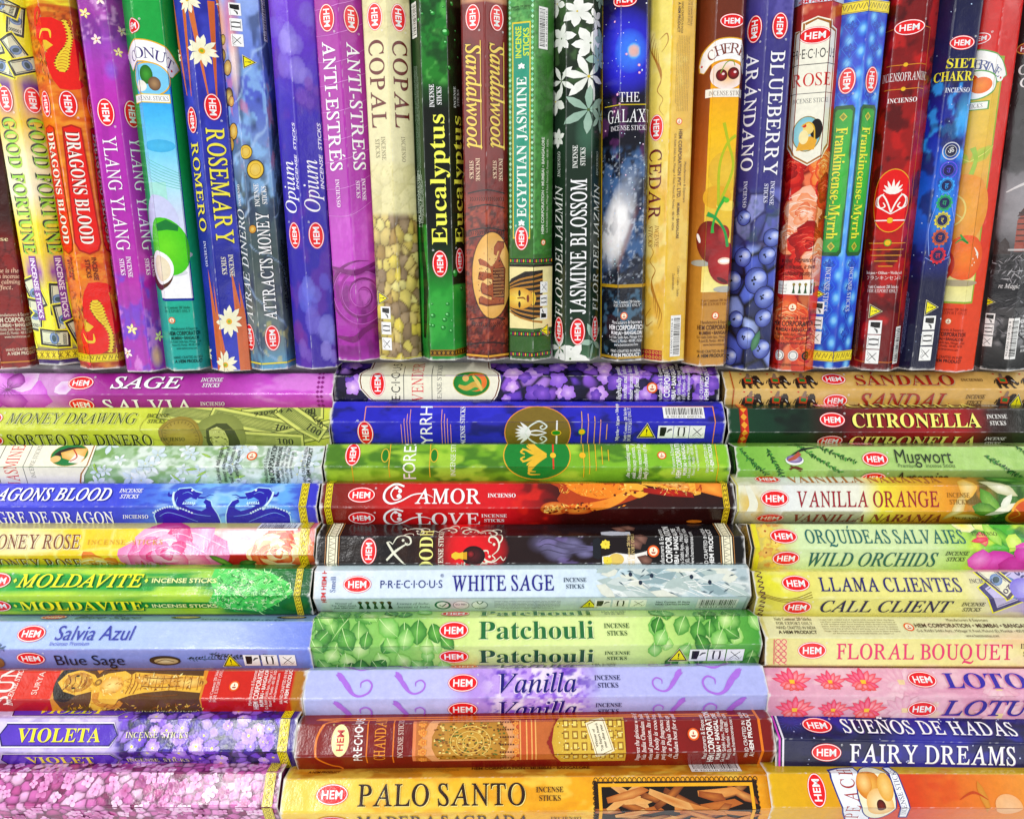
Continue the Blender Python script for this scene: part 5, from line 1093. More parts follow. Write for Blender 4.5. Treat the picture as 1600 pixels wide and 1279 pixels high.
b.logo(127, .47, 36).logo(127, 1.5, 36).text('SAGE', 230, .45, 20, 'bi', '#fff', w=110, shadow='#6a1c64').text('SALVIA', 230, 1.55, 22, 'm', '#fff', w=140).incense(331, .45, 6.4, 0, '#fff', 'bi', w=34).incense(332, 1.45, 6.5, 0, '#fff', 'bi', two=False, w=38)

b = H('money', 'olive yellow box lettered MONEY DRAWING beside printed dollar notes', (None, 516), faces=(0, 1), base='#b6c03e', cap='#8c9438', group=GL_)
b.bg((-20, '#b4be38'), (230, '#bac644'), (330, '#b0b84c'), (520, '#b8c050')).mot('#c8d05c', 50, 20, .5, .66, .5, 4)
K = dict(part='printed_dollar_note')
for a, t, r, w in ((320, .35, 8, 150), (440, .3, -6, 130), (400, .7, 12, 150), (480, 1.2, -14, 110), (400, 1.5, 4, 150), (470, .6, 35, 90)):
    b.poly([(-w/2, -16), (w/2, -16), (w/2, 16), (-w/2, 16)], a, t, '#5c6430', r, join=False, **K).poly([(-w/2+1.5, -14.5), (w/2-1.5, -14.5), (w/2-1.5, 14.5), (-w/2+1.5, 14.5)], a, t, '#c6cc70', r, **K).poly([(-w/2+5, -10), (w/2-5, -10), (w/2-5, 10), (-w/2+5, 10)], a, t, '#8c9654', r, c0='#b0b868', **K)
    for i in range(8): b.stroke([(-w/2 + 9, -8 + i * 2.2), (w * (.2 if i % 2 else .34), -8 + i * 2.2)], .7, '#4c542c', a, t, r, n=1, **K)
    p = b.loc(np.array([w * .3]), np.array([0.]), a, t, r)[0]; b.text('100', p[0], p[1], 11, 'b', '#3c4424', r, part='printed_dollar_note', join=True)
b.ell(346, 1.25, 40, 38, '#7c8448', c0='#949c58', join=False, part='printed_portrait').shape([(-24, 10), (-20, -12), (-6, -22), (10, -22), (24, -10), (28, 10), (26, 34), (-20, 34)], 346, 1.3, '#4c5428', part='printed_portrait').shape([(-14, 6), (-12, -12), (0, -18), (12, -12), (15, 4), (12, 22), (2, 30), (-9, 24)], 342, 1.35, '#b4ba70', part='printed_portrait').carve(342, 1.4, 13, 20, 40, ('#7c8448', '#ccd28c', '#5c6434'), 4, 'printed_portrait', 3).stroke([(-10, 4), (-4, 6), (2, 4)], 2, '#4c5028', 330, 1.25, part='printed_portrait').stroke([(6, 4), (10, 5), (14, 3)], 2, '#4c5028', 330, 1.25, part='printed_portrait').stroke([(0, 6), (1, 16)], 2, '#8c9050', 330, 1.25, part='printed_portrait')
b.ell(248, .9, 26, 24, '#a8ac4c', ring=1.4, join=False, part='printed_coin').ell(284, 1.3, 34, 34, '#8c7c34', c0='#a89c4c', part='printed_coin').ell(284, 1.3, 29, 29, '#6c6428', ring=1, part='printed_coin')
for i in range(26): b.stroke([(26 * math.cos(i * .24), 26 * math.sin(i * .24)), (22 * math.cos(i * .24), 22 * math.sin(i * .24))], 1, '#6c6428', 284, 1.3, n=1, part='printed_coin')
b.text('930904 A', 425, .2, 7, 'g', '#3c4424', -8, w=60).text('DOLLARS', 494, .5, 8, 'G', '#3c4424', 50, w=40)
b.logo(-14, .5, 34).logo(-14, 1.5, 34).text('MONEY DRAWING', 114, .5, 19, 'i', '#34441c', w=202, shadow='#d8e080').text('SORTEO DE DINERO', 125, 1.5, 20, 'm', '#2c3414', w=226, shadow='#d8e080').incense(246, .5, 6.4, 0, '#4c5424', 'bi', w=34).incense(270, 1.45, 6.4, 0, '#4c5424', 'bi', two=False, w=38)

b = H('jasL', 'pale box with white jasmine flowers and a cream label lettered JASMINE in red', (None, 504), faces=(0, 1), base='#a8c0a4', cap='#9aa898', group=GL_, res=2.0)
b.bg((-20, '#9cb894'), (140, '#8cac80'), (300, '#b8d0b4'), (500, '#c4d4d4')).mot('#6e9448', 22, 14, .5, .64, .7, 5).mot('#dce8e0', 28, 18, .52, .66, .8, 6).mot('#7ca070', 16, 12, .58, .7, .6, 9)
q = random.Random(3)
for i in range(34): b.flower(q.uniform(140, 500), q.uniform(-.1, 2), q.uniform(12, 20), 5, q.choice(('#f4f8fa', '#dfe9f0', '#c8d8e4', '#eef4f0')), '#b8ccd0', '#c8c890', rot=q.uniform(0, 72), wid=.24, ctr=.08, seed=i, join=False)
for i in range(10): b.leaf(q.uniform(140, 440), q.uniform(0, 2), 20, 4, q.uniform(0, 360), '#88b048', '#a8c468')
b.poly([(-160, -60), (140, -60), (143, -30), (145, 10), (134, 26), (131, 38), (128, 38), (134, 56), (140, 80), (-160, 80)], 0, .7, '#f4f0d8', part='cream_label', join=False).poly([(-160, -60), (137, -60), (141, -28), (142, 10), (131, 24), (127, 38), (131, 56), (136, 80), (-160, 80)], 0, .7, '#9a6c28', part='cream_label').poly([(-160, -60), (134, -60), (139, -28), (140, 10), (129, 23), (124, 38), (128, 56), (133, 80), (-160, 80)], 0, .7, '#e9e4cc', part='cream_label')
b.rect(0, 1.2, 0, 2, '#444', part='label_rule').rect(42, 43, 0, 1.9, '#555', part='label_rule').text('JASMINE', 22, .9, 20, 'r', '#c8302c', -90, w=72).text('INCENSE STICKS', 55, .75, 7, 'r', '#444', -90, w=58).text('P·R·E·C·I·O·U·S', -14, .9, 12, 'g', '#222', -90, w=64)
K = dict(part='oval_portrait')
b.ell(107, .45, 29, 21, '#b89a48', join=False, **K).ell(107, .45, 28, 20, '#1c7a44', **K).leaf(82, .45, 44, 14, -18, '#3a2418', **K).ell(88, .65, 8, 6, '#e8b478', **K).poly([(-14, -4), (8, -12), (26, -12), (26, 12), (10, 12), (-8, 6)], 106, .45, '#d8a458', c0='#ecc88c', **K).poly([(10, -2), (26, 4), (22, 16), (4, 14)], 106, .45, '#e8e0d0', **K).stroke([(4, -10), (14, 4), (6, 12)], 2, '#b84c28', 106, .45, **K)
b.lines(357, .95, [('The faint and mild fragrance', 6, 'bi', 76), ('a sweet narrative of', 6, 'bi', 70), ('small white blooms, in', 6, 'bi', 72), ('a unfurly dawn', 6, 'bi', 56)], -90, '#2c3430', lead=1.6).ball(393, .5, 8).corp(436, .9, -90, '#26302c', 1.35, w=76).crafted(480, .9, -90, '#26302c', 1.2, w=66)

b = H('dragon', 'blue box with facing dragons lettered DRAGONS BLOOD in white italics', (None, 496), faces=(0, 1), base='#4c50c8', cap='#3438a0', group=GL_)
b.bg((-20, '#4a4ccc'), (190, '#4450c8'), (260, '#5a80d8'), (340, '#7cb0f0'), (400, '#6ca4ec'), (450, '#6aa0e8'), (475, '#4848c0'), (500, '#4040b8')).mot('#3c48b8', 30, 6, .5, .64, .6, 4, a=(210, 470)).mot('#a8d4fc', 30, 14, .55, .7, .5, 6, a=(250, 460))
DR = [(-30.5, -28.5), (-13, -30), (-4, -23.5), (6.5, -21), (2, -14), (0, -10), (-4, -11.5), (-9, -14), (-18, -8.5), (-13, -5.5), (-2, -3.5), (-4, 0), (-15.5, 0), (-8, 5), (9.5, 10), (18, 5), (17, -1), (12, -5.5), (14.5, -11), (23, -7), (28, 4), (33, 16.5), (35, 29), (35, 54), (-64, 54), (-65.5, 19), (-60.5, 8), (-43, 4), (-25.5, 8), (-30.5, 1.5), (-37, -11), (-35.5, -21)]
for fx, ax in ((1, 308), (-1, 388)):
    K = dict(part='printed_dragon')
    b.shape([(x * fx, y) for x, y in DR], ax, .95, '#a8d8fc', join=False, part='printed_dragon', grow=1.8)
    b.shape([(x * fx, y) for x, y in DR], ax, .95, '#2c249c', **K)
    b.stroke([(-30, -24), (-36, -18), (-44, -17), (-46, -23)], [9, 5, 4, 1.5], '#2c249c', ax, .95, fx=fx, **K).stroke([(2, -14), (12, -14), (20, -18), (26, -17)], [2.6, 1.8, 1.2, .5], '#2c249c', ax, .95, fx=fx, **K).stroke([(2, -13), (12, -12), (20, -14)], [2, 1.2, .5], '#2c249c', ax, .95, fx=fx, **K)
    for i in range(6): b.poly([(-20 + i * 3.4, -2), (-18 + i * 3.4, -7), (-16.5 + i * 3.4, -2)], ax, .95, '#b8e0fc', part='printed_dragon') if fx > 0 else b.poly([(20 - i * 3.4, -2), (18 - i * 3.4, -7), (16.5 - i * 3.4, -2)], ax, .95, '#b8e0fc', part='printed_dragon')
    b.stroke([(-30, -14), (-30, -2), (-18, 8), (0, 16), (22, 20)], [.5, 1.1, 1.1, 1.1, .5], '#7ca4f0', ax, .95, fx=fx, **K).stroke([(-24, -20), (-16, -23), (-8, -19)], [.5, 1, .5], '#7ca4f0', ax, .95, fx=fx, **K).stroke([(-58, 20), (-44, 13), (-26, 18), (0, 30)], [.5, 1.1, 1.1, .5], '#7ca4f0', ax, .95, fx=fx, **K)
    b.ell(ax - 10 * fx, .3, 1.8, 1.8, '#e8f4ff', n=8, **K)
    for i in range(16):
        u = i / 15; x, y = (-36 + 10 * u * u * 4 * (u > .5), -24 + 34 * u) if u < .6 else (-30 + (u - .6) * 40, 0 + (u - .6) * 40)
        b.ell(ax + (-38 + 12 * u * u) * fx, .4 + u * .7, 1.8, 1.8, '#c8e8fc', n=6, **K)
        b.ell(ax + (-66 + i * 4) * fx, 1.28 - .28 * math.sin(i / 15 * 3.14), 1.8, 1.8, '#c8e8fc', n=6, **K)
b.stroke([(0, 0), (6, -8)], [.1, .1], '#2c249c', 410, .9, part='printed_dragon').gold(475, 12, col='#e0cc2c', mark='s', t0=0, step=8)
b.text('DRAGONS BLOOD', 68, .48, 21, 'bi', '#fbfbff', w=212, shadow='#2c2c88').text('SANGRE DE DRAGON', 66, 1.5, 22, 'm', '#f2f2fc', w=226).incense(203, .45, 6.6, 0, '#fff', 'bi', w=36).incense(213, 1.45, 6.6, 0, '#fff', 'bi', two=False, w=40)

b = H('honey', 'yellow honeycomb box lettered HONEY ROSE with pink rose petals', (None, 492), base='#e0b83c', cap='#c8a428', group=GL_)
b.bg((-20, '#e4c460'), (60, '#ecc83c'), (200, '#eec42e'), (300, '#ecc648'), (360, '#e8a8a0'), (420, '#e8a0a0'), (500, '#d86a50')).bgt((-1, '#c8c078'), (0, '#c8bc70'), a=(-20, 480))
b.cells(44, 34, ['#eec030', '#f0c83c'], edge='#f6dc7c', ew=.16, dome=.08, seed=5, a=(-20, 300), t=(0, 2), jit=.35, amt=.8).blob(30, .5, 90, 26, '#f4e8b8', .9).blob(430, .3, 80, 30, '#e89aa0', .9).blob(360, .7, 60, 40, '#ec9cb4', .8).blob(460, .9, 30, 36, '#f0c080', .9).mot('#f8d0d0', 30, 18, .5, .64, .5, 4, a=(300, 480), t=(0, 1)).bgt((1, '#b81c24'), (2, '#a8141c'), a=(345, 405))
K = dict(part='printed_rose')
b.big_rose(268, 1.0, 84, (('#e05c94', '#f4a4c4', '#f8c8dc'), ('#ec80ac', '#f8b8d0', '#fbe0ea'), ('#d03c7c', '#ec78a8', '#f4a8c8'), ('#f0a0c0', '#f8ccdc', '#fff')), 3)
b.big_rose(150, 1.75, 40, (('#e89c34', '#f4c468', '#f8e0a8'), ('#f0b858', '#f8dc9c', '#fbf0d0'), ('#d8782c', '#ec9c48', '#f4c080')), 7)
b.big_rose(440, .95, 56, (('#d85c2c', '#f09c60', '#f8c890'), ('#f0b878', '#f8dca8', '#fbeccc'), ('#c8401c', '#e47840', '#f0a068'), ('#f4d098', '#fbe8c4', '#fff')), 9)
b.leaf(330, 1.0, 46, 14, 40, '#4c6c2c', '#8cac4c', part='printed_leaf', join=False).leaf(372, 1.5, 30, 14, -10, '#3c5c24', '#6c8c3c')
q = random.Random(8)
for i in range(30): b.ell(q.uniform(340, 395), q.uniform(1.55, 2), 3, 3, '#2c2420', c0='#4c4038', n=8, **K)
b.text('HONEY ROSE', 54, .5, 22, 'm', '#7c5038', w=148, shadow='#f8ecc0').text('HONEY ROSE', 54, 1.5, 24, 'm', '#6c4430', w=148, shadow='#f8ecc0').text('INCENSE  STICKS', 197, .52, 7.5, 'r', '#c89c3c', w=118, track=.1).text('INCENSE  STICKS', 199, 1.5, 7.5, 'r', '#a87c28', w=118, track=.1)
b.micro(130, -.45, 200, 8, 3, 0, '#9a9058').micro(330, -.45, 80, 8, 3, 0, '#9a9058').barcode(432, -.25, 64, 26, 0, '8 901810 003187', flip=-1).gold(476, 14, mark='s', step=8)

b = H('mold', 'green box lettered MOLDAVITE twice in yellow beside a leafy green crystal', (None, 486), faces=(-1, 0, 1), base='#3ca03c', cap='#14502c', group=GL_)
b.bg((-20, '#2fa04c'), (200, '#2c9a40'), (330, '#2a9440'), (400, '#1c7438'), (470, '#186a38'), (500, '#124a2a')).mot('#a8d444', 90, 16, .42, .62, .85, 3, a=(-20, 345), soft=20).mot('#1c7c34', 50, 30, .55, .7, .6, 6, a=(340, 480))
for t in (.0, 1., 2.): b.blob(150, t, 260, 9, '#b8d84c', .6, .5)
for t in (.5, 1.5): b.rect(0, 340, t - .16, t + .16, '#24903c', part='colour_panel', col2='#1c8038')
K = dict(part='leafy_crystal')
q = random.Random(9)
pts = [(-62, -34), (-20, -36), (24, -30), (56, -14), (66, 0), (54, 12), (34, 26), (10, 40), (-14, 36), (-44, 34), (-64, 18), (-56, 0), (-66, -16)]
b.shape([(x * 1., y * 1.05) for x, y in pts], 394, .85, '#58c860', join=False, **K)
for i in range(330):
    u = q.random() ** .6; j = q.randrange(len(pts)); x0, y0 = pts[j]; x1, y1 = pts[(j + 1) % len(pts)]; v = q.random()
    x, y = (x0 + (x1 - x0) * v) * u, (y0 + (y1 - y0) * v) * u * 1.05
    c = q.choice(('#2fa848', '#8ce47c', '#b8f0a0', '#48c060', '#1c8838', '#d0f4b8'))
    b.stroke([(x, y), (x + q.uniform(-7, 7), y + q.uniform(-6, 6)), (x + q.uniform(-9, 9), y + q.uniform(-8, 8))], [2, 1.4, .3], c, 394, .85, n=2, **K)
b.gold(467, 10, col='#e0d03c', mark='s', step=7)
for t in (.45, 1.5):
    b.logo(-4, t, 38).text('MOLDAVITE', 127, t, 20, 'bi' if t < 1 else 'b', '#f0ec28', w=194, shadow='#1c6a28', sd=(1.5, 1.5)).text('INCENSE STICKS', 288, t, 7, 'G', '#e0ec98', w=102)
    for a in (24, 229): b.poly([(0, -4), (3, 0), (0, 4), (-3, 0)], a, t, '#c8e048', part='small_emblem', join=False)

b = H('bsage', 'lavender blue box lettered Salvia Azul above Blue Sage with a warning triangle', (None, 487), base='#a0b0e8', cap='#6a78c8', group=GL_)
b.bg((-20, '#98aee8'), (40, '#a8bcf0'), (150, '#a4b8ee'), (350, '#a8b8ee'), (440, '#8494e0'), (490, '#7484d8')).bgt((1, '#8c94d4'), (2, '#7c86cc'), a=(-20, 420)).bgt((-1, '#88a0c8'), (0, '#8ca4cc'), a=(-20, 490))
K = dict(part='printed_sage')
q = random.Random(2)
def sprig(a, t, ln, rot, c='#3c5048', n=14, part='printed_sage', c2='#5c6c8c'):
    b.stroke([(0, 0), (ln * .5, ln * .03), (ln, 0)], [1.4, 1, .4], c, a, t, rot, part=part, join=False)
    for i in range(n):
        for s_ in (-1, 1):
            p = b.loc(np.array([ln * (i + .5) / n]), np.array([0.]), a, t, rot)[0]
            b.leaf(p[0], p[1], q.uniform(4, 8), q.uniform(2, 3.4), rot + s_ * q.uniform(25, 70), q.choice((c, c2)), part=part)
sprig(235 + 58, 1.45, 130, -2, '#38424c', 26); sprig(330, 1.2, 80, 8, '#2c3848', 16); sprig(-14, .6, 26, 40, '#3c5c4c', 8); sprig(-14, .85, 28, 10, '#3c5c4c', 8); sprig(300, -.3, 140, 4, '#5c7088', 20)
for t, h in ((1.5, 9), (-.5, 8), (1.55, 9)):
    for a in ((258,) if t > 0 else (275, 445)): b.ell(a, t, 24, h, '#4c3c2c', join=False, part='printed_shell').ell(a + 2, t, 19, h * .7, '#b09870', c0='#d8c8a0', part='printed_shell').stroke([(-14, 2), (0, -3), (14, 1)], 1.4, '#6c5438', a, t, part='printed_shell')
b.ell(-6, 1.6, 12, 12, '#8c6c48', part='printed_shell')
b.logo(48, .45, 40).logo(50, 1.42, 40).logo(62, -.5, 36).text('Salvia Azul', 146, .42, 23, 'gi', '#40489c', w=122).text('Incienso Premium', 112, .8, 6.4, 'gi', '#6870b8', w=62).text('Blue Sage', 140, 1.5, 21, 'g', '#20243c', w=110).text('Blue Sage', 150, -.5, 18, 'gi', '#4c5474', w=106).warn(361, 1.55, 24).icons(422, 1.5, 23, 0, 1.22, 3)

b = H('sun', 'red orange box with a carved stone figure lettered SURYA and SUN', (None, 474), base='#c8321c', cap='#a87828', group=GL_)
b.bg((-20, '#c83018'), (60, '#d23a1e'), (320, '#c8301c'), (455, '#bc2418'), (458, '#a8782c'), (500, '#9a6a20')).bgt((-1, '#a85c38'), (0, '#b86038'), a=(-20, 460)).bgt((1, '#b01c18'), (2, '#a01414'), a=(-20, 455))
b.rect(84, 318, -1, 2, '#c8842c', part='statue_picture')
K = dict(part='statue_picture')
b.poly([(0, -30), (40, -34), (70, -34), (100, -30), (150, -30), (220, -34), (230, 70), (40, 70), (8, 40), (-6, 10)], 90, .5, '#5c4020', c0='#6c4c24', **K)
def statue(a, t, **K):
    b.shape([(0, 0), (10, -14), (30, -20), (54, -12), (60, -6), (74, -14), (100, -18), (112, -12), (118, -16), (180, -12), (228, -10), (228, 16), (180, 12), (140, 16), (120, 20), (104, 26), (92, 44), (66, 52), (56, 40), (62, 26), (58, 14), (36, 20), (14, 14)], a, t, '#e4ac48', **K)
    b.ell(a + 32, t, 22, 15, '#a87428', c0='#eab858', **K).stroke([(12, -12), (20, 0), (12, 12)], 2, '#6c4414', a, t, **K)
    for x in (24, 34, 42): b.stroke([(x, -9), (x + 3, 0), (x, 9)], 1.3, '#7c5018', a, t, **K)
    for x in (112, 118, 124): b.stroke([(x, -14), (x + 3, 2), (x, 18)], 1.5, '#8c5c1c', a, t, **K)
    b.ell(a + 86, t + .1, 18, 14, '#d8983c', c0='#f8d888', **K).ell(a + 150, t - .1, 30, 9, '#c88c34', c0='#f4cc78', **K).ell(a + 205, t, 30, 9, '#c88c34', c0='#f4cc78', **K)
    b.stroke([(66, 16), (72, 34), (96, 40), (108, 30)], [10, 9, 9, 7], '#c48430', a, t, **K).stroke([(58, -16), (70, -26), (96, -28), (110, -24)], [8, 7, 7, 4], '#c48430', a, t, **K)
    for i in range(9): b.stroke([(132 + i * 11, -10), (134 + i * 11, 12)], .8, '#8c5c1c', a, t, n=1, **K)
b.blob(0, 0, 1, 1, '#000', 0)
b.ell(104, .45, 22, 30, '#2c2014', part='carved_figure', join=False)
statue(86, .42, part='carved_figure')
b.carve(118, .42, 26, 16, 60, ('#b07828', '#f8d070', '#d09840'), 3).carve(172, .5, 34, 18, 50, ('#b88430', '#f8d888', '#d09c40'), 4).carve(250, .42, 66, 13, 110, ('#b88430', '#f8dc94', '#c88c30', '#8c5c1c'), 5).carve(160, 1.3, 60, 12, 60, ('#d89a38', '#8c5c1c', '#f0c060'), 6).carve(280, 1.35, 40, 9, 40, ('#d89a38', '#8c5c1c', '#f0c060'), 7)
b.ell(114, .2, 3, 1.6, '#3c2410', part='carved_figure').ell(114, .62, 3, 1.6, '#3c2410', part='carved_figure').stroke([(0, -4), (2, 0), (0, 4)], 1.4, '#8c4414', 127, .42, part='carved_figure').ell(150, .42, 5, 5, '#6c4010', c0='#e8b050', part='carved_figure')
for yy in (-.05, .25, .55, .85): b.stroke([(0, 0), (30, 2), (60, 0)], 1.2, '#7c5018', 220, yy, part='carved_figure')
b.text('SUN', 6, .5, 26, 'm', '#f4ddd0', -90, w=66).text('INCENSE STICKS', 21, .5, 8, 'bi', '#f4ddd0', -90, w=66).text('SURYA', 56, .45, 9, 'g', '#f4d8c8', -90, w=36)
b.nett(336, .5, -90, '#f8d8d0', 1.2, w=54).ball(365, .55, 8).corp(412, .6, -90, '#f8dcd4', 1.3, w=72).crafted(446, .5, -90, '#f8dcd4', 1.2, w=60)

b = H('violet', 'purple box lettered VIOLETA in yellow with small violet flowers and a gold band', (None, 462), base='#5a3ca8', cap='#3c2878', group=GL_, res=2.0)
b.bg((-20, '#d0c4ec'), (60, '#d8ccf0'), (175, '#c8b8ec'), (190, '#6444b4'), (300, '#5438a8'), (400, '#48309c'), (470, '#3c2480')).cells(16, 15, ['#7450c4', '#8c68d4', '#4c349c', '#9c7cdc', '#3c2880', '#2c205c'], edge='#20143c', ew=.2, dome=.4, seed=7, a=(185, 450), amt=.9).mot('#b0a0e4', 30, 12, .5, .62, .6, 3, a=(-20, 190)).mot('#a89ac0', 12, 10, .55, .65, .5, 8, a=(-20, 190)).mot('#28402c', 14, 12, .62, .7, .7, 9, a=(190, 440))
q = random.Random(12)
for i in range(48): b.flower(q.uniform(188, 450), q.uniform(-.9, 2), q.uniform(8, 15), 5, q.choice(('#9468dc', '#a880e4', '#7448c8', '#5c38b0', '#b894ec')), q.choice(('#8c6cd4', '#d0bcf4')), '#f0e040', rot=q.uniform(0, 72), wid=.46, ctr=.16, seed=i, join=False, notch=True)
for t in (-.5, .5, 1.5):
    P = [(-92, 0), (-84, -14), (-84, -16), (84, -16), (94, 0), (84, 16), (-84, 16)]
    b.poly([(x, y * 1.14) for x, y in P], 92, t, '#f0e8fc', part='title_plaque', join=False).poly([(x, y * 1.02) for x, y in P], 92, t, '#2c1c68', part='title_plaque').poly([(x * .975, y * .90) for x, y in P], 92, t, '#5c3cb0', part='title_plaque', c0='#6c4cc4')
    b.text('VIOLETA' if t == .5 else 'VIOLET', 94, t, 20 if t == .5 else 18, 'b', '#f4e63c', w=130 if t == .5 else 106, shadow='#2c1860', sd=(1.2, 1.2)).text('INCENSE  STICKS', 246, t, 8, 'r', '#f0e8a0', w=98, shadow='#2c1860')
b.gold(444, 15, col='#e8d428', mark='s', step=9)

b = H('lilac', 'pink lilac blossom box with a gold band below the purple VIOLETA box', (None, 436), base='#b078a8', cap='#a0508c', group=GL_, res=2.0)
b.bg((-20, '#a85890'), (200, '#b8689c'), (440, '#a45088')).mot('#6c2850', 14, 12, .5, .62, .8, 4).cells(15, 14, ['#d88cc0', '#e4a4d0', '#b0588c', '#c06ca4', '#7c2c5c', '#ecb4d8'], edge='#581c44', ew=.22, dome=.7, seed=17, amt=.9).bgt((-1, '#8c3c80'), (0, '#a04c90'), a=(900, 901))
q = random.Random(22)
for i in range(130):
    a = q.uniform(-10, 418); t = q.uniform(-.9, 2); s_ = q.choice((('#e8a0d0', '#c870ac'), ('#f0b4dc', '#d888c0'), ('#d888bc', '#b0588c'), ('#b8649c', '#8c3c74'), ('#f8d0ea', '#e098cc')))
    b.flower(a, t, q.uniform(7, 12), 4, s_[0], s_[1], '#a04878', rot=q.uniform(0, 90), wid=.42, ctr=.12, seed=i, join=False)
b.gold(421, 16, col='#dcc840', mark='o', step=9)

# ================================================================== middle column, top to bottom
b = H('lav', 'dark lavender flower box with a cream framed label lettered PRECIOUS LAVENDER', (527, 1119), base='#3c2c5c', cap='#3a3050', group=GM_, res=2.0)
b.bg((500, '#2c2448'), (1130, '#2c2448')).mot('#14102c', 20, 16, .48, .6, .8, 3).mot('#5a5ca0', 24, 20, .52, .64, .6, 5).cells(24, 22, ['#6c48b0', '#8c60c8', '#2c2044', '#382c60', '#a880d8', '#1c1838', '#4c3888'], edge='#141028', ew=.35, dome=.5, seed=23, amt=.9)
q = random.Random(31)
for i in range(80):
    a, t = q.uniform(530, 1115), q.uniform(-.9, 1)
    c = q.choice((('#7c54c0', '#a880dc'), ('#9468d0', '#d0a8ec'), ('#5c3c9c', '#8c64c8'), ('#a878d8', '#e8c0ec')))
    b.flower(a, t, q.uniform(8, 17), 5, c[0], c[1], c[1], rot=q.uniform(0, 72), wid=.42, ctr=.2, seed=i, join=False)
K = dict(part='cream_label')
fr = lambda e: [(-96 - e, -22), (-104 - e, -12), (-106 - e, 0), (-104 - e, 12), (-92 - e, 26), (-84 - e, 32), (-80, 50), (92, 50), (94 + e, 32), (100 + e, 24), (104 + e, 12), (106 + e, 0), (104 + e, -12), (96 + e, -22), (90 + e, -26), (88 + e, -48), (-88 - e, -48), (-90 - e, -26)]
b.poly(fr(5), 672, .2, '#f4eede', join=False, **K).poly(fr(3), 672, .2, '#7c5420', **K).poly(fr(1), 672, .2, '#f4eede', **K).poly(fr(0), 672, .2, '#e8e4c8', **K)
b.logo(591, .32, 36, -90).text('P·R·E·C·I·O·U·S', 619, .4, 14, 'g', '#222', -90, w=96).rect(631, 632, -.7, 1, '#333', part='label_rule').text('LAVENDER', 653, .42, 18, 'r', '#d04048', -90, w=100).rect(675, 676, -.7, 1, '#333', part='label_rule').text('INCENSE STICKS', 687, .35, 7, 'r', '#555', -90, w=82)
K = dict(part='oval_portrait')
b.ell(737, .3, 29, 21, '#c8a848', join=False, **K).ell(737, .3, 28, 20, '#1c7834', c0='#3c9c48', **K).ell(744, .25, 17, 15, '#e07838', **K).ell(740, .3, 13, 12, '#3c9048', **K).stroke([(-20, 4), (-8, 8), (6, 2), (18, 10)], [4, 8, 9, 4], '#c8a050', 737, .3, **K).stroke([(2, -12), (10, 0), (16, 12)], [3, 6, 3], '#d8b868', 737, .3, **K).ell(728, .1, 5, 5, '#d8a868', **K)
b.lines(980, .3, [('delightfully gentle', 6.2, 'bi', 70), ('that soothes and fashions', 6.2, 'bi', 76), ('lavender incense has a', 6.2, 'bi', 74), ('essentially floral fragrance', 6.2, 'bi', 76)], -90, '#f2f0f8', lead=1.5).ball(1018, .5, 8.5).corp(1052, .3, -90, '#f4f2fa', 1.5, w=88).crafted(1099, .3, -90, '#f4f2fa', 1.3, w=74)

b = H('myrrh', 'royal blue box with a gold palmette oval lettered MYRRH in white', (523, 1127), faces=(0, 1), base='#2f2cae', cap='#2a2890', group=GM_)
b.bg((500, '#2f2eb0'), (1130, '#2e2cac')).mot('#1c1a50', 36, 18, .55, .68, .7, 3).mot('#3c3cc8', 50, 20, .5, .66, .6, 5)
b.rect(571, 1116, .24, .275, '#e09078', part='gold_frame').rect(570, 571.4, .24, 2, '#e09078', part='gold_frame', join=True).rect(1114.5, 1116, .24, 2, '#e08850', part='gold_frame', join=True)
for i, x in enumerate((627, 632, 636.5, 641)): b.rect(x, x + 1, 1.05 - i * .22 + (0 if i else .05), 2, '#e09890', part='gold_rule', join=i > 0)
for i, x in enumerate((704, 699, 694.5, 690)): b.rect(x, x + 1, 1.05 - i * .22 + (0 if i else .05), 2, '#e09890', part='gold_rule', join=True)
b.logo(571, 1.5, 38, -90).text('MYRRH', 666, 1.42, 19, 'g', '#f4f4fa', -90, w=94).text('INCENSE STICKS', 723, 1.2, 7.5, 'b', '#eef', -90, w=72)
K = dict(part='gold_oval')
b.ell(840, 1.5, 52, 48, '#e0904c', join=False, n=40, **K).ell(840, 1.5, 50.5, 46.5, '#7c6c2c', n=40, **K)
for an in (150, 165, 180, 195, 210, 132, 228): b.leaf(830, 1.5, 26, 5.5, an, '#f8f8f4', part='white_palmette', join=an != 150)
for s_ in (-1, 1): b.stroke([(-18, 0), (-10, 12 * s_), (4, 20 * s_), (16, 12 * s_), (10, 6 * s_), (6, 10 * s_), (10, 13 * s_)], [1.5, 2.6, 2.6, 2.4, 2, 2, 2.6], '#e0ece0', 838, 1.5, part='white_palmette').stroke([(-18, 0), (0, 4 * s_), (16, 0)], [2, 3, 1], '#f4f8f4', 838, 1.5, part='white_palmette')
b.rect(868.5, 871, .95, 2, '#f4f4f4', part='gold_rule').ell(869, 1.5, 8, 5, '#e0b030', part='gold_rule').ell(869, 1.5, 6.6, 3.8, '#2c8c2c', part='gold_rule')
for i, (x, h) in enumerate(((908, .95), (918, .84), (928, .72), (937, .55), (947, .36))): b.rect(x, x + 1.3, 1.45 - h, 1.45 + h, '#e09890' if i % 2 else '#d8a068', part='gold_rule', join=i > 0)
b.ell(909, 1.45, 5.6, 5.6, '#3c9c3c', part='gold_rule').ell(909, 1.45, 4.4, 4.4, '#f0b420', part='gold_rule')
b.lines(964, 1.0, [('Myrrhe • Mirra • Mapp', 5, 'b', 66)], -90, '#f0f0fa').nett(980, 1.1, -90, '#f0f0fa', 1.2, w=60).barcode(1068, .56, 64, 21, 0, '8 901810 000276').warn(1010, 1.42, 24).icons(1064, 1.45, 22, 0, 1.12, 3)

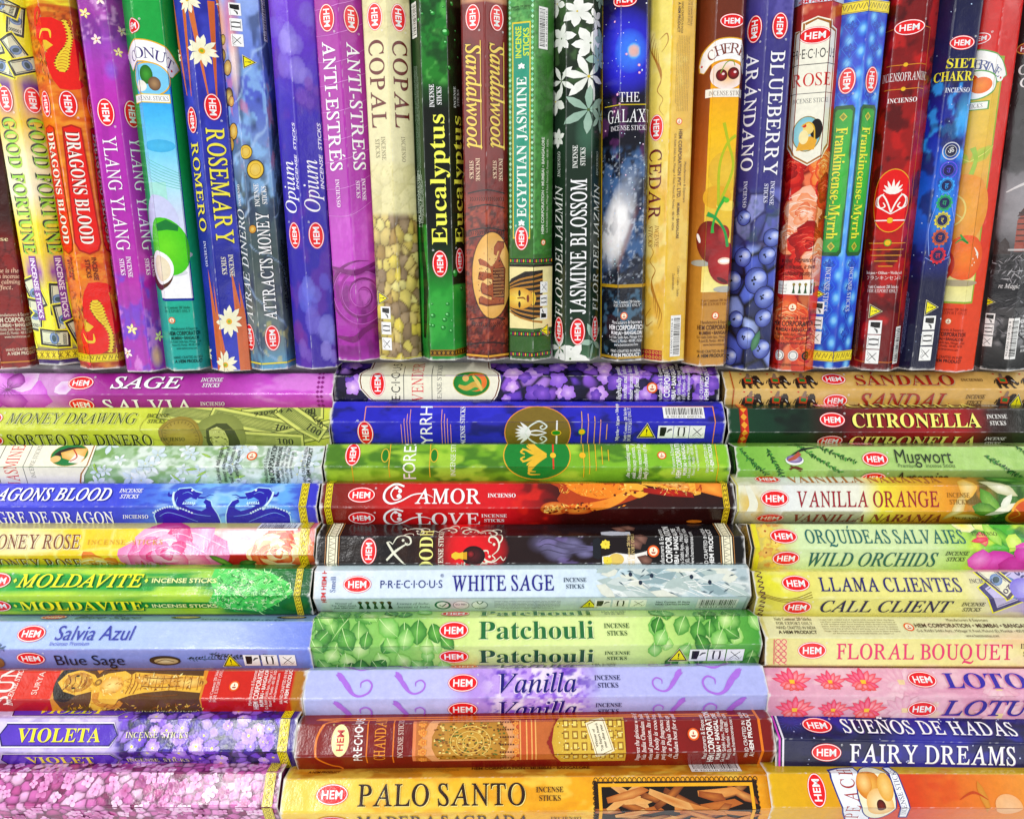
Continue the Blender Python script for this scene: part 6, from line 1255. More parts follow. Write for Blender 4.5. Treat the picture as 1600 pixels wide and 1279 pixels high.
b = H('forest', 'lime green mottled box with a green palmette oval lettered FOREST in white', (510, 1137), faces=(-1, 0, 1), base='#7ca82c', cap='#3c6c34', group=GM_)
b.bg((500, '#7ca030'), (700, '#74a02c'), (900, '#7cac34'), (1140, '#84b838')).mot('#3c6c24', 44, 20, .5, .66, .75, 4).mot('#a8d04c', 50, 24, .5, .64, .7, 7)
b.rect(551, 552.5, 0, 2, '#d8a838', part='gold_rule').logo(551, .45, 36, -90)
for x in (609, 672): b.rect(x - .7, x + .7, -.4, 1.5, '#d8a838', part='gold_rule')
for x in (602, 678.5): b.ell(x, .5, 6.4, 12, '#d8b03c', part='green_oval', join=False).ell(x, .5, 5, 10.5, '#2c7c2c', part='green_oval')
b.text('FOREST', 640, .5, 20, 'g', '#f0f4e8', -90, w=88).text('INCENSE STICKS', 708, .5, 8, 'g', '#e0e8c8', -90, w=74)
b.ell(839, .5, 53, 44, '#e0a838', part='gold_oval', join=False, n=40).ell(839, .5, 51.3, 42.3, '#1f8038', part='gold_oval', n=40)
for s_ in (-1, 1):
    for i in range(5): b.stroke([(16, 2 * s_), (-2, (4 + i * 3) * s_), (-12 - i * 0, (8 + i * 6) * s_), (-22 + i * 7, (12 + i * 5.4) * s_)], [2, 3.4, 3.4, 1.2], '#e0b03c', 838, .5, part='gold_palmette', join=not (i == 0 and s_ == -1))
    b.stroke([(16, 0), (-4, 2 * s_), (-18, 10 * s_), (-24, 6 * s_), (-18, 2 * s_)], [2, 3, 3, 3, 2], '#e0b03c', 838, .5, part='gold_palmette')
b.rect(863, 865.5, -.02, 1.1, '#d84830', part='gold_rule').ell(864, .5, 5.4, 5.4, '#1f8038', part='gold_rule').ell(864, .5, 4.6, 4.6, '#f0b838', part='gold_rule')
for i, (x, h) in enumerate(((911, 1.0), (920, .85), (930, .68), (940, .4), (950, .25))): b.rect(x, x + 1.3, .5 - h, .5 + h, '#e0b030', part='gold_rule', join=i > 0)
b.ell(910, .5, 5, 5, '#f0b030', part='gold_rule').rect(1119, 1120.5, -.3, 2, '#e0b030', part='gold_frame')
b.lines(994, .6, [('An interesting mix, an', 6, 'bi', 70), ('oak mossy scents, Hem', 6, 'bi', 74), ('Incense recreates for you', 6, 'bi', 76), ('leafy freshness of nature', 6, 'bi', 76)], -90, '#eef4dc', lead=1.5).ball(1034, .5, 7).corp(1069, .6, -90, '#f0f4e4', 1.3, w=72).crafted(1107, .5, -90, '#f0f4e4', 1.2, w=60)

b = H('amor', 'red box with a golden lit statue lettered AMOR above LOVE in white', (506, 1143), faces=(-1, 0, 1), base='#b81e20', cap='#c8b828', group=GM_)
b.bg((500, '#6c2414'), (560, '#8c2418'), (620, '#c02024'), (790, '#cc1c28'), (840, '#8c1414'), (880, '#4c0c0c'), (1150, '#280c08')).mot('#3c1008', 40, 24, .5, .64, .6, 4, a=(810, 1140)).mot('#e03020', 30, 20, .55, .7, .6, 7, a=(800, 860))
K = dict(part='carved_figure')
b.shape([(0, -30), (10, -22), (26, -14), (30, -4), (24, 6), (30, 14), (40, 22), (60, 22), (110, 18), (140, 8), (170, -4), (176, -12), (160, -14), (140, -12), (142, -30), (280, -30), (280, -12), (262, -10), (230, -10), (180, -22), (150, -26)], 846, .5, '#a84814', join=False, **K)
b.shape([(0, -30), (10, -22), (26, -14), (34, -4), (52, 6), (80, 12), (110, 8), (128, -6), (112, -14), (90, -12), (70, -30)], 856, .35, '#e88424', **K)
b.stroke([(30, 22), (60, 20), (90, 14), (112, 4), (128, -8)], [13, 15, 15, 13, 9], '#d86c1c', 856, .5, col2='#f0a040', **K).stroke([(118, -12), (134, -12), (152, -6), (140, 2), (128, -2)], [14, 12, 10, 10, 6], '#f0a440', 858, .42, **K).ell(866, 1.05, 22, 12, '#b85414', c0='#f4b45c', **K).ell(900, 1.15, 24, 7, '#a84814', c0='#e89040', **K)
b.poly([(0, 0), (74, 4), (78, 16), (40, 14), (0, 8)], 1006, .18, '#8c1c10', c0='#b82814', **K).stroke([(0, -26), (30, -20), (76, -12), (84, 2)], [22, 22, 20, 10], '#f0a848', 1006, .42, **K).poly([(0, -30), (70, -30), (76, -4), (60, -6), (20, -16)], 1004, .4, '#e0883c', c0='#f8c478', **K).poly([(0, -24), (44, -20), (50, 6), (36, 4), (0, -6)], 1088, .45, '#d87828', c0='#f4a048', **K).ell(1086, 1.7, 12, 3, '#c87828', **K)
q = random.Random(3)
for i in range(34): x, y = q.choice(((915 + q.uniform(-20, 16), .95 + q.uniform(-.15, .2)), (975 + q.uniform(-24, 20), .25 + q.uniform(-.2, .25)), (862 + q.uniform(-12, 30), 1.15 + q.uniform(-.2, .2)))); b.ell(x, y, q.uniform(1.2, 3), q.uniform(1, 2.4), q.choice(('#7c2c0c', '#f8c468', '#5c1c08')), n=7, **K)
b.carve(925, .2, 52, 14, 90, ('#f4b458', '#a84814', '#e88424', '#f09c3c'), 3, 'carved_figure', 5).carve(930, .9, 60, 6, 24, ('#f8c468', '#a84814', '#e88424'), 4, 'carved_figure', 5).carve(1060, .2, 40, 12, 70, ('#f8cc80', '#a84814', '#e8903c'), 5, 'carved_figure', 6).carve(866, 1.05, 20, 10, 40, ('#f8cc80', '#7c2c0c', '#c86820'), 6, 'carved_figure', 4)
b.gold(514, 10, col='#e8d428', mark='s', step=7, t0=-1).gold(1133, 9, col='#d8b82c', mark='s', step=8)
for t, tx, w, st in ((.48, 'AMOR', 104, 'm'), (1.5, 'LOVE', 104, 'm')):
    b.logo(565, t, 39).text(tx, 700, t + .05, 24, st, '#fff', w=w if t < 1 else 102)
    b.stroke([(20, -14), (6, -18), (-8, -8), (-10, 6), (0, 14), (16, 10), (34, 0), (52, -2), (66, 4)], [3, 3.4, 3.4, 3.6, 3, 2.4, 2.2, 1.6, .6], '#fff', 611, t, part='lettering', join=True, n=8).stroke([(14, -8), (4, -12), (-2, -2), (4, 8), (14, 4), (10, -2)], [2, 2.4, 2, 2, 1.6, 1.6], '#fff', 613, t, part='lettering', n=8)
    for dx, dy in ((8, -12), (14, -6), (12, 2)): b.ell(611 + dx, t + dy / b.F, 3, 3, '#fff', part='lettering', n=12)
b.text('INCIENSO', 784, .5, 6.5, 'b', '#fff', w=44).incense(772, 1.5, 6.5, 0, '#fff', 'b', w=40)

b = H('oodh', 'glossy black box with silver scrollwork lettered OODH and a red panel', (498, 1160), base='#151012', cap='#2a2624', group=GM_, mat=M_GLOSS).wear(.5)
b.bg((490, '#181414'), (560, '#2c2422'), (610, '#141012'), (680, '#3c1c14'), (690, '#7c1418'), (720, '#d81c24'), (755, '#a01418'), (775, '#1c1014'), (800, '#2c1414'), (900, '#241014'), (1040, '#120c0e'), (1160, '#100c0c')).mot('#30241c', 30, 8, .5, .62, .6, 4, a=(505, 620)).mot('#3c2418', 16, 14, .5, .62, .7, 6, a=(620, 680)).mot('#7c6ca0', 30, 10, .58, .7, .5, 9, a=(840, 930), t=(0, 1)).blob(745, .5, 50, 40, '#dc1c28', .9, .7).bg((490, '#141012'), (620, '#1c1618'), (650, '#141012'), (1160, '#141012'), t=(-1, -.98))
b.mot('#28242c', 60, 10, .5, .66, .5, 11, t=(-1, 0))
K = dict(part='silver_scroll')
SV = '#dcdcc4'
for i, (x, t, fx, r) in enumerate(((630, .15, 1, 0), (650, -.4, 1, 30), (700, -.45, 1, 0), (735, -.35, -1, 0), (765, -.25, 1, 20), (772, .3, -1, 80), (765, .75, 1, 200), (738, 1.1, 1, 180), (700, 1.25, 1, 170))):
    b.stroke([(-16, 6), (-10, -4), (0, -8), (10, -4), (12, 4), (6, 7), (3, 3)], [.6, 2, 3, 3, 2.4, 2, 1], SV, x, t, r, fx=fx, join=i > 0, **K).stroke([(0, -8), (6, -14), (14, -14), (16, -8)], [2.4, 2, 1.6, .6], SV, x, t, r, fx=fx, **K).stroke([(-16, 6), (-22, 2), (-24, 8)], [1.6, 1.4, .5], SV, x, t, r, fx=fx, **K).ell(x, t, 2.2, 2.2, SV, n=8, **K)
b.stroke([(0, -14), (12, 4), (30, 22)], [3, 4, 1.5], SV, 605, .55, **K).stroke([(0, 16), (14, 2), (32, -10)], [3, 4, 1.5], SV, 605, .5, **K)
b.logo(577, .55, 37, -90).text('OODH', 666, .45, 21, 'b', '#f0ec88', -90, w=76).text('INCENSE STICKS', 689, .5, 8, 'b', '#e8e0c8', -90, w=72)
K = dict(part='perfume_bottle')
b.ell(740, .72, 18, 15, '#1c0c10', c0='#5c1820', join=False, **K).ell(736, .66, 6, 6, '#180808', c0='#a03038', **K).stroke([(-32, 0), (-26, 0), (-20, 0), (-14, 0)], [4, 12, 8, 12], '#e0b83c', 738, .72, **K).stroke([(-14, 0), (-8, 0)], [10, 12], '#c89828', 738, .72, **K)
for i in range(3): b.stroke([(0, -2 + i * 2), (-24, -5 + i * 5), (-44, -8 + i * 8), (-70, -16 + i * 9), (-84, -10 + i * 8)], [3, 2.2, 1.6, 1, .3], '#6c6888', 926, .45, part='printed_smoke', join=i > 0, col2='#2c1c24')
for i in range(14): b.blob(925 - i * 6, .45 + .25 * math.sin(i * .9), 12 + i, 4 + i * 1.0, '#8c88b4', .38 - i * .018)
K = dict(part='printed_vessel')
b.stroke([(0, 0), (8, 0), (12, 0)], [26, 34, 26], '#20242c', 926, .45, join=False, **K).stroke([(14, 0), (24, 0), (36, 0), (60, 0), (84, 0)], [12, 16, 24, 18, 30], '#e8e4dc', 926, .9, **K).stroke([(14, 0), (30, 0), (60, 0)], [8, 14, 10], '#b8bcc8', 926, -.2, **K).ell(962, .85, 12, 9, '#d8b868', **K)
for x in (946, 948): b.flower(x, .3 if x == 946 else .9, 8, 8, '#e8d050', '#e8d050', '#c8a020', part='printed_vessel')
for x, y in ((970, -.5), (985, -.6), (1000, .1), (1006, .9), (992, .3)): b.poly([(-12, -6), (2, -9), (12, -2), (8, 8), (-4, 6)], x, y, '#5c4038', c0='#8c6c60', part='printed_resin', join=False)
b.nett(985, .5, -90, '#e8c888', 1.2, w=54).ball(1020, .55, 9).corp(1056, .4, -90, '#f4f4f0', 1.6, w=94).crafted(1106, .4, -90, '#f4f4f0', 1.4, w=80)
for x in (520, 1135):
    b.rect(x - 8, x + 8, -1, 2, '#ece4c0', part='patterned_band').rect(x - 5.5, x - 4.5, -1, 2, '#222', part='patterned_band', join=True).rect(x + 4.5, x + 5.5, -1, 2, '#222', part='patterned_band', join=True)
    for i in range(15): b.stroke([(-4, -3), (4, 0), (-4, 3)], 1, '#222', x, -1 + i * .21, part='patterned_band', n=1)
    for dx in (-11, 10): b.rect(x + dx, x + dx + 1.2, -1, 2, '#a87c50', part='patterned_band', join=True)

b = H('wsage', 'white and pale blue box lettered PRECIOUS WHITE SAGE in dark blue', (495, 1168), faces=(0, 1), base='#c8d8ec', cap='#c8ccd0', group=GM_, slope=.006)
b.bg((490, '#c8d4dc'), (560, '#ccdcf4'), (800, '#cfe0f6'), (920, '#c8dcec'), (1000, '#b0c8cc'), (1170, '#a8b8bc')).bgt((1, '#bcd0d8'), (2, '#b4c8ce'), a=(515, 1165)).mot('#e8ece4', 46, 14, .48, .62, .8, 5, a=(930, 1170), t=(0, 1)).mot('#7c8c90', 26, 12, .6, .7, .7, 8, a=(940, 1170), t=(0, 1)).mot('#e4e8e8', 20, 14, .5, .64, .6, 12, a=(505, 560))
q = random.Random(51)
for i in range(34):
    ln = q.uniform(26, 60); c = q.choice((('#a8b8b4', '#dfe6e0'), ('#c0ccc8', '#eef0ea'), ('#8ca0a4', '#c4d0cc'), ('#d4d8c8', '#f4f2e8')))
    b.shape([(0, 0), (ln * .3, -6 - q.uniform(0, 4)), (ln * .7, -7), (ln, -2 + q.uniform(-3, 3)), (ln * .8, 5), (ln * .4, 8 - q.uniform(0, 4))], q.uniform(930, 1130), q.uniform(-.1, .85), c[0], q.uniform(-30, 35), part='printed_sage_leaf', join=False).stroke([(0, 0), (ln * .5, -1), (ln, 0)], [.6, 1, .3], '#f4f6f0', q.uniform(930, 1120), q.uniform(.05, .85), q.uniform(-20, 30), part='printed_sage_leaf')
for i in range(16): b.poly([(-5, 0), (0, -1.4), (6, .5), (0, 1)], q.uniform(935, 1150), q.uniform(.05, .9), '#5c6c74', q.uniform(-60, 60), part='printed_sage_leaf')
for x, y in ((1000, .5), (1018, .25), (985, .2), (1108, .5), (1080, .3)): b.ell(x, y, 3, 3.6, '#28384c', part='printed_sage_leaf', n=8)
b.text('HEM HEM HEM', 507, .45, 7, 'G', '#c02830', -90, w=70, part='band_lettering').text('Smell', 521, .5, 8, 'r', '#3c5c98', -90, w=24)
b.logo(559, .5, 40).text('P·R·E·C·I·O·U·S', 643, .5, 12, 'g', '#203878', w=98).text('®', 691, .2, 5, 'g', '#203878').text('WHITE SAGE', 786, .48, 23, 'm', '#2c2c84', w=160).incense(898, .5, 6.6, 0, '#384c60', 'b', w=36)
b.rect(515, 1165, 1.02, 1.98, '#c2d4dc', part='pale_strip').lines(536, 1.5, [('Winner of', 5, 'bi', 26), ('Top Export Award,', 5, 'bi', 40), ('year after year.', 5, 'bi', 34)], 0, '#3c4c58')
for i in range(5): b.poly([(-4, -11), (4, -11), (1.4, -1), (4, 11), (-4, 11), (-1.4, -1)], 562 + i * 11.5, 1.5, '#1c4c34' if i < 4 else '#222', part='award_figure', join=i > 0).ell(562 + i * 11.5, 1.27, 3, 3.2, '#5c4c2c', n=8, part='award_figure')
b.lines(645, 1.5, [('Essence of India,', 7, 'i', 52), ('Incense of India', 7, 'i', 52)], 0, '#34485c', lead=1.5)
for x, c in ((691, '#1c6c58'), (720, '#8c9498'), (749, '#7c8c90')): b.ell(x, 1.5, 13, 13, c, part='round_badge', join=False, n=24).ell(x, 1.5, 11.6 if x > 700 else 9.4, 11.6 if x > 700 else 9.4, '#dfe9ec', part='round_badge', n=24)
b.stroke([(-5, 0), (-1, 5), (6, -5)], 2.2, '#1c6c58', 691, 1.5, part='round_badge', n=1).text('ISO 9001', 720, 1.45, 5, 'G', '#666', w=18).text('vegan', 749, 1.72, 5, 'g', '#2c4c3c', w=17).stroke([(-4, -8), (0, 0), (6, -8)], 2, '#2c5c3c', 749, 1.45, part='round_badge', n=2)
b.micro(824, 1.5, 104, 26, 6, 0, '#3c4a54').warn(921, 1.48, 25).icons(970, 1.45, 23, 0, 1.22, 3).lines(1052, 1.45, [('Nett Content 20 Sticks', 5, 'g', 54), ('HAND CRAFTED IN INDIA', 5, 'g', 54)], 0, '#2c3840', lead=1.5).barcode(1122, 1.5, 64, 28, 0, '8 901810 004764')

b = H('patch', 'pale green leafy box lettered Patchouli in dark green', (490, 1185), base='#a8d07c', cap='#4c7c38', group=GM_, slope=.006)
b.bg((480, '#7cb060'), (640, '#88bc64'), (700, '#c0dc84'), (760, '#d2e894'), (960, '#d4ea98'), (1040, '#b8dc80'), (1110, '#78b458'), (1190, '#4c9440')).bgt((1, '#8cb468'), (2, '#7ca458'), a=(1600, 1601))
q = random.Random(14)
for i in range(120):
    a = q.choice((q.uniform(480, 690), q.uniform(1020, 1185))); t = q.uniform(-1, 2)
    ln = q.uniform(26, 42); r = q.uniform(40, 130); c = q.choice((('#4c8c3c', '#9ccc78'), ('#6cac50', '#b4dc90'), ('#3c7c34', '#74b058'), ('#84bc60', '#d0eca0'), ('#2f6c2c', '#64a44c')))
    pts = []
    for j in range(9): u = j / 8; pts.append((u * ln, math.sin(u * 3.14) ** .8 * ln * .34 * (1 + .12 * (j % 2))))
    for j in range(7, 0, -1): u = j / 8; pts.append((u * ln, -math.sin(u * 3.14) ** .8 * ln * .34 * (1 + .12 * (j % 2))))
    b.poly(pts, a, t, c[0], r, part='printed_leaf', join=False, c0=c[1]).stroke([(0, 0), (ln * .5, ln * .03), (ln, 0)], [1, .8, .2], '#c8e8a0', a, t, r, part='printed_leaf')
for t in (-.5, .45, 1.5): b.logo(709, t, 42).text('Patchouli', 838, t, 28, 'b', '#2c7044' if t < 1 else '#28583c', w=182, shadow='#e8f4b8', sd=(1.2, 1.2)).incense(964, t, 7.6, 0, '#3c5c2c', 'b', w=40)
b.warn(1060, 1.5, 26).icons(1119, 1.5, 25, 0, 1.15, 3)

b = H('vanilla', 'pale lilac box lettered Vanilla in dark blue script with curling tendrils', (482, 1193), base='#b4b4ec', cap='#a8a4dc', group=GM_, slope=.010)
b.bg((480, '#aeb4ec'), (700, '#b8b8f0'), (740, '#b090e0'), (800, '#c0a0ec'), (890, '#b088e0'), (940, '#b0b0ec'), (1200, '#a8aeea')).bgt((-1, '#9890d0'), (0, '#a098d8'), a=(1600, 1601)).mot('#7c4cc8', 12, 10, .5, .62, .8, 5, a=(770, 920), soft=25).mot('#f0e0fc', 16, 12, .5, .62, .9, 8, a=(770, 915), soft=25).mot('#6034b0', 20, 14, .6, .7, .8, 12, a=(760, 930), soft=20)
for t in (-.42, .5, 1.5):
    for x, fx, s_ in ((556, 1, .95), (643, 1, .8), (1041, -1, .8), (1126, -1, 1.05)):
        b.stroke([(-36, -16), (-24, -8), (-14, 4), (-4, 16), (8, 20), (22, 14), (26, 2), (18, -6), (8, -2), (8, 6)], [.8, 8, 9, 5, 3.4, 3.4, 3, 3, 2.6, 1], '#a474d8', x, t, fx=fx, sc=s_, part='curling_tendril', join=False, n=5).leaf(x - 34 * fx * s_, t - .42, 26 * s_, 10 * s_, 50 if fx > 0 else 130, '#a474d8', part='curling_tendril')
    b.logo(723, t, 43).text('Vanilla', 840, t + .02, 30, 'bi' if 0 else 'i', '#1c1c74', w=126, shadow='#e4ccf8', sd=(-1.5, 1.5)).text('Vanilla', 840.6, t + .02, 30, 'i', '#1c1c74', w=126, part='lettering', join=True).incense(950, t, 7.8, 0, '#2c2c5c', 'b', w=41)

b = H('chandan', 'maroon box with temple ornament and orange outline lettered PRECIOUS CHANDAN', (470, 1203), base='#7c1c18', cap='#5c1412', group=GM_, slope=.012)
b.bg((460, '#7c1c18'), (500, '#801c18'), (640, '#781a16'), (980, '#84201a'), (1210, '#7a1814')).bgt((1, '#6a1810'), (2, '#6a1810'), a=(1600, 1601))
b.stroke([(660, -42), (50, -42), (46, -34), (26, -30), (14, -14), (10, 4), (14, 26), (32, 44), (46, 50), (50, 60), (50, 90)], 3.4, '#e07c24', 484, .55, part='orange_outline', join=False, n=5).rect(520, 1185, -.28, -.2, '#e07c24', part='orange_outline', join=True).rect(1186, 1190, -1, 2, '#e07c24', part='orange_outline', join=True)
b.logo(532, .5, 42, -90, face='#f4dc98', ink='#b8241c', ring='#f4dc98').text('P·R·E·C·I·O·U·S', 560, .45, 13, 'G', '#f4ece4', -90, w=74).rect(573, 575, -.2, 1.4, '#e07c24', part='label_rule').text('CHANDAN', 594, .45, 17, 'm', '#e08c30', -90, w=72).rect(614, 616, -.2, 1.4, '#e07c24', part='label_rule').text('INCENSE STICKS', 626, .45, 8, 'r', '#f0d0c0', -90, w=60)
K = dict(part='temple_picture')
b.rect(645, 976, -.12, 1.32, '#b8743c', join=False, **K).rect(645, 650, -.12, 1.32, '#dc8458', join=True, **K).rect(800, 838, -.12, 1.32, '#c06038', join=True, **K).rect(838, 870, -.12, 1.32, '#b86c3c', join=True, **K)
for x in (804, 812, 822, 830, 836): b.rect(x, x + 2, -.12, 1.32, '#e8a868', join=True, **K)
for x, w in ((735, 75), ):
    b.poly([(-w, -10), (-w * .8, -34), (w * .8, -34), (w, -10), (w, 10), (w * .8, 34), (-w * .8, 34), (-w, 10)], x, .6, '#d8986c', **K).poly([(-w * .8, -8), (-w * .64, -30), (w * .64, -30), (w * .8, -8), (w * .8, 8), (w * .64, 30), (-w * .64, 30), (-w * .8, 8)], x, .6, '#a87830', c0='#c89c48', **K)
q = random.Random(19)
for i in range(260): x, y = 735 + q.uniform(-56, 56), .6 + q.uniform(-.6, .6); b.ell(x, y, q.uniform(1, 3), q.uniform(.8, 1.6), q.choice(('#6c4818', '#e8c878', '#8c5c20', '#5c6c30')), n=5, **K)
for r in range(3): b.ell(735, .6, 12 + r * 10, 9 + r * 7, '#e0b868', ring=1.2, **K)
for x in (659, 662, 806): 
    for i in range(5): b.flower(x, -.0 + i * .3, 6, 6, '#e8a050', '#c86030', '#f4c868', part='temple_picture')
for i in range(36): b.ell(782 + (i % 6) * 4, .0 + (i // 6) * .23, 1.3, 1.4, '#5c2818', n=6, **K)
K = dict(part='temple_dome')
for i in range(11): b.ell(862 + 10 * abs(i - 5) / 5 * 1.4, .0 + i * .13, 8, 5.6, '#8c2c24', n=12, join=i > 0, **K)
b.poly([(10, -36), (110, -36), (110, 38), (10, 38), (0, 22), (-4, 2), (0, -20)], 866, .6, '#c8a040', c0='#d8b454', **K)
for gx in range(7):
    for gy in range(4): b.rect(880 + gx * 14, 889 + gx * 14, -.05 + gy * .35, .2 + gy * .35, '#94702c', join=True, **K).rect(882 + gx * 14, 887 + gx * 14, 0 + gy * .35, .15 + gy * .35, '#e8cc70', join=True, **K)
for i in range(120): b.ell(868 + q.uniform(0, 106), .6 + q.uniform(-.7, .7), 1.3, 1, q.choice(('#f4e49c', '#6c5018', '#e0c060')), n=5, **K)
b.poly([(-16, -24), (14, -28), (18, 24), (-12, 28)], 936, .5, '#f0e0b8', -12, part='award_tag', join=False).poly([(-14, -22), (12, -26), (16, 22), (-10, 26)], 936, .5, '#8c7c50', -12, part='award_tag').poly([(-13, -21), (11, -25), (15, 21), (-9, 25)], 936, .5, '#f0e4c0', -12, part='award_tag').lines(936, .5, [('Winner of', 4, 'G', 26), ('Top Export Award', 4, 'G', 40), ('year after year', 4, 'G', 34)], -102, '#4c3c20', lead=1.6)
b.lines(1024, .5, [('Fragrance the glorious world of', 6.2, 'bi', 82), ('Veda India Chandan India', 6.2, 'bi', 78), ('oriental passion. Its touch', 6.2, 'bi', 80), ('base body is cooling,', 6.2, 'bi', 76), ('purifying its fragrance pure', 6.2, 'bi', 80), ('As a Puja Sanage', 6.2, 'bi', 66), ('Chandan best for equal', 6.2, 'bi', 76)], -90, '#f4dcd4', lead=1.6).ball(1083, .45, 9).corp(1120, .55, -90, '#f8ece4', 1.55, w=92).crafted(1167, .45, -90, '#f8ece4', 1.4, w=76)

b = H('palo', 'golden yellow box lettered PALO SANTO in dark brown with pieces of wood', (446, 1202), base='#e4a828', cap='#c89838', group=GM_, slope=.008)
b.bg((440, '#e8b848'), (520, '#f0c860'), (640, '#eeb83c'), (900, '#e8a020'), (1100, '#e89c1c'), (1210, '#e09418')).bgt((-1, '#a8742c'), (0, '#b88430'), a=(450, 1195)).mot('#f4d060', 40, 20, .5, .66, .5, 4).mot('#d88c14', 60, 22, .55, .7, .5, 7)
b.rect(928, 1184, .16, 2, '#2c1808', part='chain_border')
for i in range(34): b.ell(932 + i * 7.6, .12, 3.6, 4, '#3c2408', ring=1.2, n=12, part='chain_border')
for i in range(12): b.ell(930, .2 + i * .15, 4, 3.4, '#3c2408', ring=1.2, n=12, part='chain_border').ell(1181, .2 + i * .15, 4, 3.4, '#3c2408', ring=1.2, n=12, part='chain_border')
b.rect(935, 1177, .22, 2, '#e8a428', part='wood_picture').rect(940, 1172, .32, 2, '#201008', part='wood_picture', join=True)
q = random.Random(6)
for i in range(46): x = q.uniform(945, 1165); ln = q.uniform(18, 44); r = q.uniform(-40, 30); b.poly([(-ln, -4), (ln * .7, -6), (ln, 2), (ln * .2, 7), (-ln, 4)], x, q.uniform(.45, 2.1), q.choice(('#a8642c', '#c88448', '#8c4c20', '#d8a068', '#6c3818')), r, part='wood_stick', join=False, c0=q.choice(('#b87438', '#d8985c')))
b.rect(935, 1177, .22, .32, '#e8a428', part='wood_picture_frame').rect(935, 940, .22, 2, '#e8a428', part='wood_picture_frame', join=True).rect(1172, 1177, .22, 2, '#e8a428', part='wood_picture_frame', join=True)
b.logo(519, .47, 46).logo(519, 1.5, 46).text('PALO SANTO', 690, .5, 30, 'm', '#3a2010', w=264, shadow='#f8dc88').text('MADERA SAGRADA', 692, 1.5, 28, 'm', '#4a2c18', w=268).incense(859, .5, 7.8, 0, '#5c3c14', 'b', w=43).incense(884, 1.4, 7.8, 0, '#5c3c14', 'b', two=False, w=48)
b.micro(640, -.4, 150, 10, 3, 0, '#5c3c10').text('HEM CORPORATION • MUMBAI • BANGALORE', 830, -.5, 7, 'G', '#6c3c10', w=190).text('A HEM PRODUCT', 500, -.35, 6, 'G', '#5c3410', w=50).barcode(1126, -.45, 80, 26, 0, '8 901810 006621')

# ================================================================== right column, top to bottom
b = H('sandalo', 'tan box with small caparisoned elephants lettered SÁNDALO in red', (1132, None), faces=(0, 1), base='#c8a468', cap='#a88c5c', group=GR_)
b.bg((1120, '#c8a868'), (1200, '#d0a868'), (1400, '#c89c58'), (1610, '#cca468')).mot('#d8b47c', 50, 20, .5, .66, .5, 4)
def elephant(a, t, s_=1.0, fx=1):
    K = dict(part='printed_elephant')
    b.shape([(x * fx * s_, y * s_ * 1.15) for x, y in [(-13, 13), (-14, 4), (-12, -4), (-4, -7), (4, -6), (8, -10), (13, -10), (16, -6), (17, 0), (20, 4), (22, 0), (21, 6), (17, 8), (13, 3), (10, 3), (11, 9), (14, 13), (9, 13), (7, 7), (4, 5), (0, 8), (2, 13), (-3, 13), (-5, 7), (-8, 6), (-9, 13)]], a, t, '#3a2c24', join=False, **K).carve(a, t, 15, 11, 22, ('#6c5444', '#241a14', '#8c7460'), int(a), 'printed_elephant', 2.4)
    b.poly([(-9 * s_ * fx, -7 * s_), (5 * s_ * fx, -6 * s_), (4 * s_ * fx, 5 * s_), (-8 * s_ * fx, 4 * s_)], a, t, '#b84c24', **K).poly([(-6 * s_ * fx, -5 * s_), (3 * s_ * fx, -4 * s_), (2 * s_ * fx, 2 * s_), (-6 * s_ * fx, 1 * s_)], a, t, '#2c7c3c', **K)
    b.stroke([(-2, -6), (-1, -12), (0, -16)], [6 * s_, 5 * s_, 3 * s_], '#8c7464', a, t, fx=fx, **K).stroke([(-14, -2), (-17, 5)], 1.4, '#28201c', a, t, fx=fx, **K).stroke([(-10, -14), (-13, -15)], 2, '#c8402c', a, t, fx=fx, **K).stroke([(12, -2), (16, 2)], 1, '#f0ece0', a, t, fx=fx, n=1, **K)
for a in (1172, 1214, 1256): elephant(a, .55, 1.0); elephant(a, 1.5, 1.0)
for a in (1570, 1612): elephant(a, .55, 1.0, -1 if a == 0 else 1); elephant(a, 1.5, 1.0)
b.rect(1143, 1145, 0, 2, '#a85c24', part='trim_line').logo(1304, .45, 34).logo(1304, 1.5, 34).text('SÁNDALO', 1414, .5, 21, 'b', '#982c20', w=158, shadow='#a89878', sd=(1, 1)).text('SANDAL', 1412, 1.5, 24, 'bi', '#98301c', w=144, shadow='#a89878', sd=(1, 1)).incense(1520, .5, 5.6, 0, '#5c3c20', 'b', two=False, w=34).incense(1521, 1.45, 6.4, 0, '#4c3420', 'bi', w=30).warn(1587, 1.5, 20)

b = H('citron', 'dark green and maroon box lettered CITRONELLA in pale yellow', (1137, None), base='#1c3c24', cap='#3c1410', group=GR_)
b.bg((1120, '#1c4c30'), (1200, '#14402c'), (1260, '#1c3424'), (1310, '#4c1418'), (1400, '#8c1c24'), (1500, '#981f24'), (1545, '#3c1c18'), (1610, '#142c20')).mot('#0c1c14', 50, 26, .5, .66, .8, 4, a=(1120, 1300)).mot('#7c1c20', 40, 20, .5, .66, .5, 6, a=(1320, 1540)).bgt((-1, '#5c3c20'), (0, '#5c3420'), a=(1290, 1550))
b.rect(1155, 1168, -1, 2, '#b8341c', part='diamond_band')
for i in range(12): b.poly([(0, -6), (5, 0), (0, 6), (-5, 0)], 1161.5, -1 + i * .34, '#e09838', part='diamond_band').rect(1155.5, 1156.5, -1, 2, '#8c2414', part='diamond_band', join=True)
for t in (-.5, .48, 1.5): b.logo(1299, t, 36).text('CITRONELLA', 1429, t + .02, 23, 'b', '#f0ea78', w=200, shadow='#1c0c08', sd=(-1.3, 1.3)).incense(1556, t, 7, 0, '#e8e4dc', 'b', w=32)

